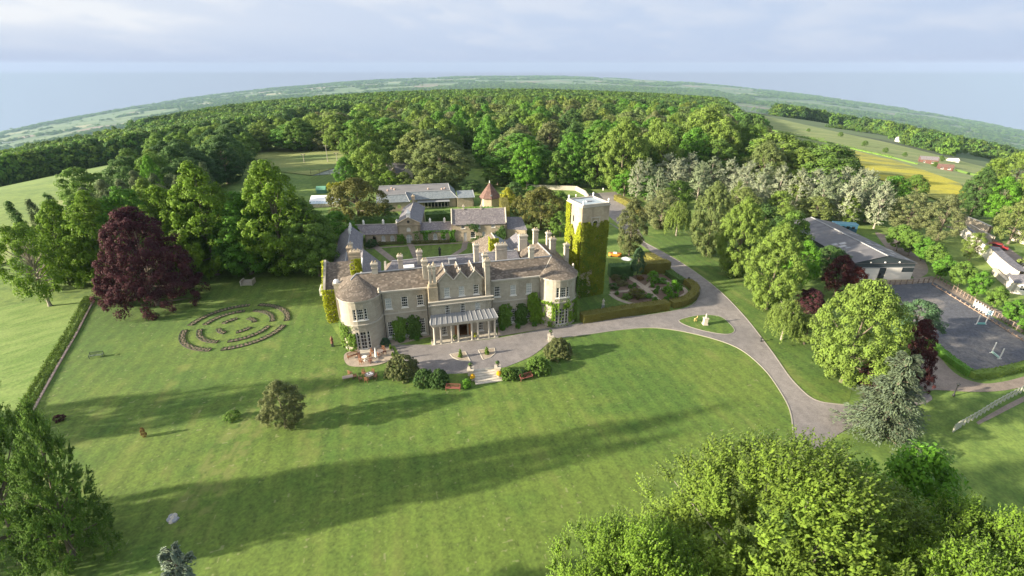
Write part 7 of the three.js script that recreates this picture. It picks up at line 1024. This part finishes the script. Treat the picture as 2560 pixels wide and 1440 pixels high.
bench(882, 894, 0.6, 'brown teak bench at the left end of the tea terrace', teakSun, 1.6); chair(lift(at(897, 890)), 0.4, 'teak chair with a reddish cushion below the bow steps, left side', teakRose);
setting(925, 946, [[911, 938, 'back left of the laid table on the grass'], [932, 938, 'with a pale cushion behind the laid table on the grass'], [939, 947, 'right of the laid table on the grass'], [917, 955, 'in front of the laid table on the grass'], [902, 952, 'left of the laid table on the grass']], 'laid with white crockery on the grass below the terrace', M.teakGrey, null, 0.7, false);
{ const c = at(925, 946), w = M.whitePaint; for (const [dx, dz, s] of [[-0.35, -0.1, 1], [0.05, -0.3, 1.2], [0.3, -0.05, 1.4], [0.05, 0.2, 1], [-0.15, 0.25, 0.8]]) { const t = thing('plate', dx < -0.3 ? 'leftmost white plate on the laid grass table' : dx > 0.2 ? 'large white plate at the right of the laid grass table' : dz < 0 ? 'white plate at the back of the laid grass table' : dx > 0 ? 'white plate at the front of the laid grass table' : 'smallest white plate at the front left of the laid grass table', 'plate', V(c.x + dx, 0.787, c.z + dz)); part('rim', lathe([[0.05 * s, 0], [0.09 * s, 0.006], [0.15 * s, 0.03], [0.145 * s, 0.035], [0.09 * s, 0.012], [0.001, 0.01]], 14), w, t); } }
{ const t = thing('garden_table', 'low grey oblong table on the grass, left of the laid table', 'table', at(870, 948), 0.4); part('tabletop', box(-0.75, 0.42, -0.4, 0.75, 0.47, 0.4), M.teakGrey, t); for (const x of [-0.65, 0.6]) for (const z of [-0.34, 0.29]) part('leg', box(x, 0, z, x + 0.05, 0.42, z + 0.05), M.teakGrey, t); chair(at(876, 938), 2.6, 'orange-brown teak chair at the far left on the grass', teakSun); chair(at(888, 946), 3.6, 'teak chair between the grey table and the laid table', teakRose); }
{ const t = thing('folded_parasol', 'folded white parasol on its cross-shaped base on the tea terrace', 'parasol', lift(at(942, 906))); part('pole', bar([0, 0, 0], [0, 2.5, 0], 0.03, 6), M.timber, t); part('canopy', lathe([[0.2, 1.0], [0.16, 1.05], [0.17, 1.6], [0.10, 2.2], [0.02, 2.62]], 10), M.whitePaint, t); part('base', [box(-0.5, 0, -0.07, 0.5, 0.06, 0.07), box(-0.07, 0.062, -0.5, 0.07, 0.09, 0.5)], M.lead, t); }
// ───────────────────────── circular flower beds ─────────────────────────
{
  const c = at(592, 814), ex = at(462, 818).distanceTo(at(723, 800)) / 2, turn = 0.11, plantMat = G_.deep, earth = std({ color: lin(0.25, 0.185, 0.14), roughness: 1 });
  const names = { outer: 'outer ring', middle: 'middle ring', inner: 'innermost ring' }, quarters = ['far right quarter, towards the house', 'far left quarter, by the copper beech', 'near left quarter, towards the sunk wall', 'near right quarter, towards the front lawn'];
  [['outer', 0.89, 1.0], ['middle', 0.61, 0.71], ['inner', 0.27, 0.37]].forEach(([ring, r0, r1]) => { for (let q = 0; q < 4; q++) {
    const t = thing('flower_bed', 'curved bedding strip of the circular garden, ' + names[ring] + ', ' + quarters[q], 'flower bed', c, turn), gap = ring === 'inner' ? 0.34 : ring === 'middle' ? 0.14 : 0.10, a0 = q * Math.PI / 2 + gap, a1 = (q + 1) * Math.PI / 2 - gap, f = new Faces(), edge = new Faces(), n = 14, P = (a, r, y) => [Math.cos(a) * r * ex, y, -Math.sin(a) * r * ex];
    for (let i = 0; i < n; i++) { const a = lerp(a0, a1, i / n), b = lerp(a0, a1, (i + 1) / n); f.quad(P(a, r0, 0.10), P(a, r1, 0.10), P(b, r1, 0.10), P(b, r0, 0.10)); for (const [r, s] of [[r0, 1], [r1, -1]]) edge.quad(P(a, r, 0.0), P(b, r, 0.0), P(b, r, 0.15), P(a, r, 0.15)).quad(P(a, r, 0.15), P(b, r, 0.15), P(b, r + 0.012 * s, 0.15), P(a, r + 0.012 * s, 0.15)); }
    for (const a of [a0, a1]) edge.quad(P(a, r0, 0), P(a, r1, 0), P(a, r1, 0.16), P(a, r0, 0.16));
    part('soil', f.geo(), earth, t); part('edging', edge.geo(), std({ color: lin(0.06, 0.05, 0.042), roughness: 0.95 }), t);
    const L = new Leaves(q * 7 + ex * r1), r = L.r, m = (r0 + r1) / 2, rows = 2, cols = Math.max(3, Math.round((a1 - a0) * m * ex / 0.62)), list = [];
    for (let i = 0; i < cols; i++) for (let k = 0; k < rows; k++) { const a = lerp(a0, a1, (i + 0.5) / cols), rr = lerp(r0, r1, (k + 0.5) / rows + (i % 2 ? 0.08 : -0.08)); const p = P(a, rr, 0.12); for (let z = 0; z < 24; z++) { const e = dirOn(r); L.leaf(p[0] + e[0] * 0.15, 0.16 + Math.abs(e[1]) * 0.13, p[2] + e[2] * 0.15, e[0] * 0.5, 1, e[2] * 0.5, e[2], 0.3, e[0], 0.15, 0.11, L.tint(0.2, 0.9), e[0] * 0.5, 1, e[2] * 0.5); } }
    const s = part('seedlings', L.geo(), plantMat, t); s.userData.kind = 'stuff';
  } });
}
// little things on the lawn
{ const t = thing('lawn_drain', 'grey rock heap with a pale slab on the shaded front lawn', 'rocks', at(430, 1298)); const r = rng(3); for (let i = 0; i < 7; i++) { const g = new THREE.DodecahedronGeometry(0.22 + 0.16 * r(), 0); g.scale(1.3, 0.6, 1); g.rotateY(r() * 3); g.translate((r() - 0.5) * 0.9, 0.1, (r() - 0.5) * 0.7); part('rock', plainAttrs(g), i % 2 ? M.stonePale : M.lead, t); } }
for (const [x, y, ty, w, m, l] of [[580, 1048, 1028, 42, 'mid', 'patch of taller dark grass on the left lawn'], [362, 1092, 1070, 14, 'rust', 'small reddish sapling on the left lawn'], [150, 1052, 1038, 26, 'copper', 'small dark clump of plants on the left lawn near the wall']]) byFoot('bush', x, y, ty, w, G_[m], l, 'plant', null, 'lawn_plant');
bench(243, 893, 0.3, 'small green-grey bench on the left lawn', std({ color: lin(0.09, 0.13, 0.08), roughness: 0.8 }), 1.9);
{ const t = thing('post_pair', 'pair of short timber gate posts at the corner above the sunk wall', 'gate posts', at(248, 732)); for (const x of [-0.3, 0.5]) part('post', box(x - 0.14, 0, -0.14, x + 0.14, 1.6, 0.14), M.teak, t); }
{ const t = thing('stone_stair', 'small stone garden stair with cheek walls under the lime row', 'steps', at(619, 712), 0.1); for (let i = 0; i < 4; i++) part('step', box(-1.0, 0, -1.2 + i * 0.4, 1.0, 0.8 - i * 0.2, -0.8 + i * 0.4), M.stone, t); for (const x of [-1.25, 1.03]) part('cheek_wall', box(x, 0, -1.4, x + 0.22, 1.1, 0.6), M.stone, t); }
// ───────────────────────── riding arena fittings and fences ─────────────────────────
hedge(px([[2318, 858], [2360, 895], [2425, 942]]), 1.1, 1.0, G_.fresh, 'beech hedge along the near left side of the arena', 0.24, 41); hedge(px([[2425, 944], [2490, 938], [2610, 908]]), 1.1, 1.0, G_.oak, 'beech hedge along the front of the arena', 0.24, 42);
function jump(a, b, label, pole) { const A = at(...a), B = at(...b), o = A.clone().lerp(B, 0.5), t = thing('jump', label, 'horse jump', o); for (const p of [A, B]) { const x = p.x - o.x, z = p.z - o.z; part('stand', [box(x - 0.06, 0, z - 0.06, x + 0.06, 2.0, z + 0.06), box(x - 0.35, 0, z - 0.05, x - 0.062, 0.1, z + 0.05), box(x + 0.062, 0, z - 0.05, x + 0.35, 0.1, z + 0.05)], M.whitePaint, t); } part('pole', bar([A.x - o.x, 0.3, A.z - o.z], [B.x - o.x, 0.3, B.z - o.z], 0.08, 8), pole, t); part('filler', bar([A.x - o.x, 0.1, A.z - o.z], [B.x - o.x, 0.1, B.z - o.z], 0.09, 8), pole, t); }
jump([2441, 811], [2462, 811], 'white-posted jump with green poles in the middle of the arena', std({ color: lin(0.20, 0.50, 0.46), roughness: 0.5 })); jump([2479, 882], [2498, 898], 'white-posted jump with pale green poles at the near end of the arena', std({ color: lin(0.42, 0.62, 0.55), roughness: 0.5 }));
{ const a = at(2320, 764), b = at(2338, 777), t = thing('ground_pole', 'black and white pole lying in the arena', 'horse jump', a), d = b.clone().sub(a); for (let i = 0; i < 5; i++) part('band', bar(d.clone().multiplyScalar(i / 5).setY(0.12).toArray(), d.clone().multiplyScalar((i + 1) / 5).setY(0.12).toArray(), 0.13, 8), i % 2 ? M.darkIron : M.whitePaint, t); }
for (let i = 0; i < 6; i++) { const p = at(2440 + i * 6.2, 768 + i * 4.2), t = thing('jump_stand', ['first white wing stand in the jump store by the arena fence', 'second white wing stand in the jump store', 'third white wing stand in the jump store', 'fourth white wing stand in the jump store', 'fifth white wing stand in the jump store', 'last white wing stand in the jump store'][i], 'horse jump', p, -0.9 + (i % 3) * 0.3); part('post', [box(-0.5, 0, -0.05, -0.4, 1.5, 0.05), box(0.4, 0, -0.05, 0.5, 1.1, 0.05)], M.whitePaint, t); part('rail', [0.2, 0.5, 0.8].map((y) => box(-0.399, y, -0.03, 0.399, y + 0.1, 0.03)), i === 5 ? std({ color: lin(0.16, 0.36, 0.55), roughness: 0.5 }) : M.whitePaint, t); }
function railFence(pts, n, h, rails, mat, label, name = 'post_and_rail_fence', th = 0.04) { const line = curve(px(pts), n), t = thing(name, label, 'fence', line[0]), o = line[0]; line.forEach((p) => part('post', box(p.x - o.x - 0.07, p.y - o.y - 0.1, p.z - o.z - 0.07, p.x - o.x + 0.07, p.y - o.y + h, p.z - o.z + 0.07), mat, t)); for (let i = 0; i + 1 < line.length; i++) for (let k = 0; k < rails; k++) { const y = h * (0.33 + 0.60 * k / Math.max(1, rails - 1)), a = line[i], b = line[i + 1]; part('rail', bar([a.x - o.x, a.y - o.y + y, a.z - o.z], [b.x - o.x, b.y - o.y + y, b.z - o.z], th, 4), mat, t); } }
railFence([[2610, 955], [2560, 978], [2520, 998], [2480, 1020], [2440, 1045], [2400, 1068], [2382, 1080]], 24, 1.25, 2, std({ color: lin(0.42, 0.43, 0.36), roughness: 0.9 }), 'pale post and rail fence curving along the lower right paddock');
railFence([[2338, 698], [2400, 737], [2460, 775], [2520, 812], [2600, 860]], 28, 1.1, 2, std({ color: lin(0.22, 0.17, 0.14), roughness: 0.9 }), 'brown rail fence along the far side of the arena'); railFence([[2330, 712], [2400, 755], [2470, 798], [2530, 836], [2600, 880]], 24, 0.5, 1, std({ color: lin(0.30, 0.22, 0.17), roughness: 0.9 }), 'low kicking board along the far side of the arena', 'kicking_board', 0.09); railFence([[2198, 714], [2240, 712], [2290, 709], [2332, 706]], 10, 1.1, 2, std({ color: lin(0.20, 0.16, 0.13), roughness: 0.9 }), 'rail fence between the barn front and the arena');
for (const [x, y] of [[1440, 492], [1508, 476], [1530, 470], [1466, 462]]) { const t = thing('bollard', 'small white bollard edging the car park behind the tower', 'bollard', at(x, y), 0, 'white bollards edging the car park'); part('post', lathe([[0.2, 0], [0.2, 0.5], [0.27, 0.55], [0.22, 0.85], [0.02, 0.95]], 10), M.whitePaint, t); }
hedge(px([[1540, 500], [1565, 512], [1590, 528], [1612, 545]]), 2.0, 2.0, G_.yew, 'golden-brown hedge beside the drive behind the holm oak', 0.3, 51);
{ const q = px([[1316, 472], [1380, 474], [1440, 476], [1462, 488], [1470, 500]]), t = thing('park_wall', 'pale curved stone wall at the left of the car park', 'wall', q[0]), o = q[0], g = []; for (let i = 0; i + 1 < q.length; i++) { const a = q[i].clone().sub(o), d = q[i + 1].clone().sub(q[i]), w = box(0, -0.2, -0.25, d.length(), 1.7, 0.25); w.rotateY(Math.atan2(-d.z, d.x)); w.translate(a.x, a.y, a.z); g.push(w); } part('wall', g, M.stonePale, t); }
// things that share a description are told apart by their order from the left
{
  const same = new Map(), box3 = new THREE.Box3(), mid = new THREE.Vector3(); scene.updateMatrixWorld(true);
  for (const o of scene.children) if (o.userData.category && !o.userData.kind) { if (!same.has(o.userData.label)) same.set(o.userData.label, []); same.get(o.userData.label).push(o); }
  const nth = ['leftmost', 'second from left', 'third from left', 'fourth from left', 'fifth from left', 'sixth from left', 'seventh from left', 'eighth from left', 'ninth from left', 'tenth from left', 'eleventh from left', 'twelfth from left', 'thirteenth from left', 'fourteenth from left', 'fifteenth from left', 'sixteenth from left', 'seventeenth from left', 'eighteenth from left'];
  for (const [label, list] of same) if (list.length > 1) list.map((o) => [project(o.position)[0], o]).sort((a, b) => a[0] - b[0]).forEach(([, o], i, l) => { o.userData.label = label + ', ' + (l.length === 2 ? ['left one', 'right one'][i] : i === l.length - 1 ? 'rightmost' : nth[i] || 'number ' + (i + 1) + ' from left'); });
}
shade(scene);
renderer.render(scene, camera);
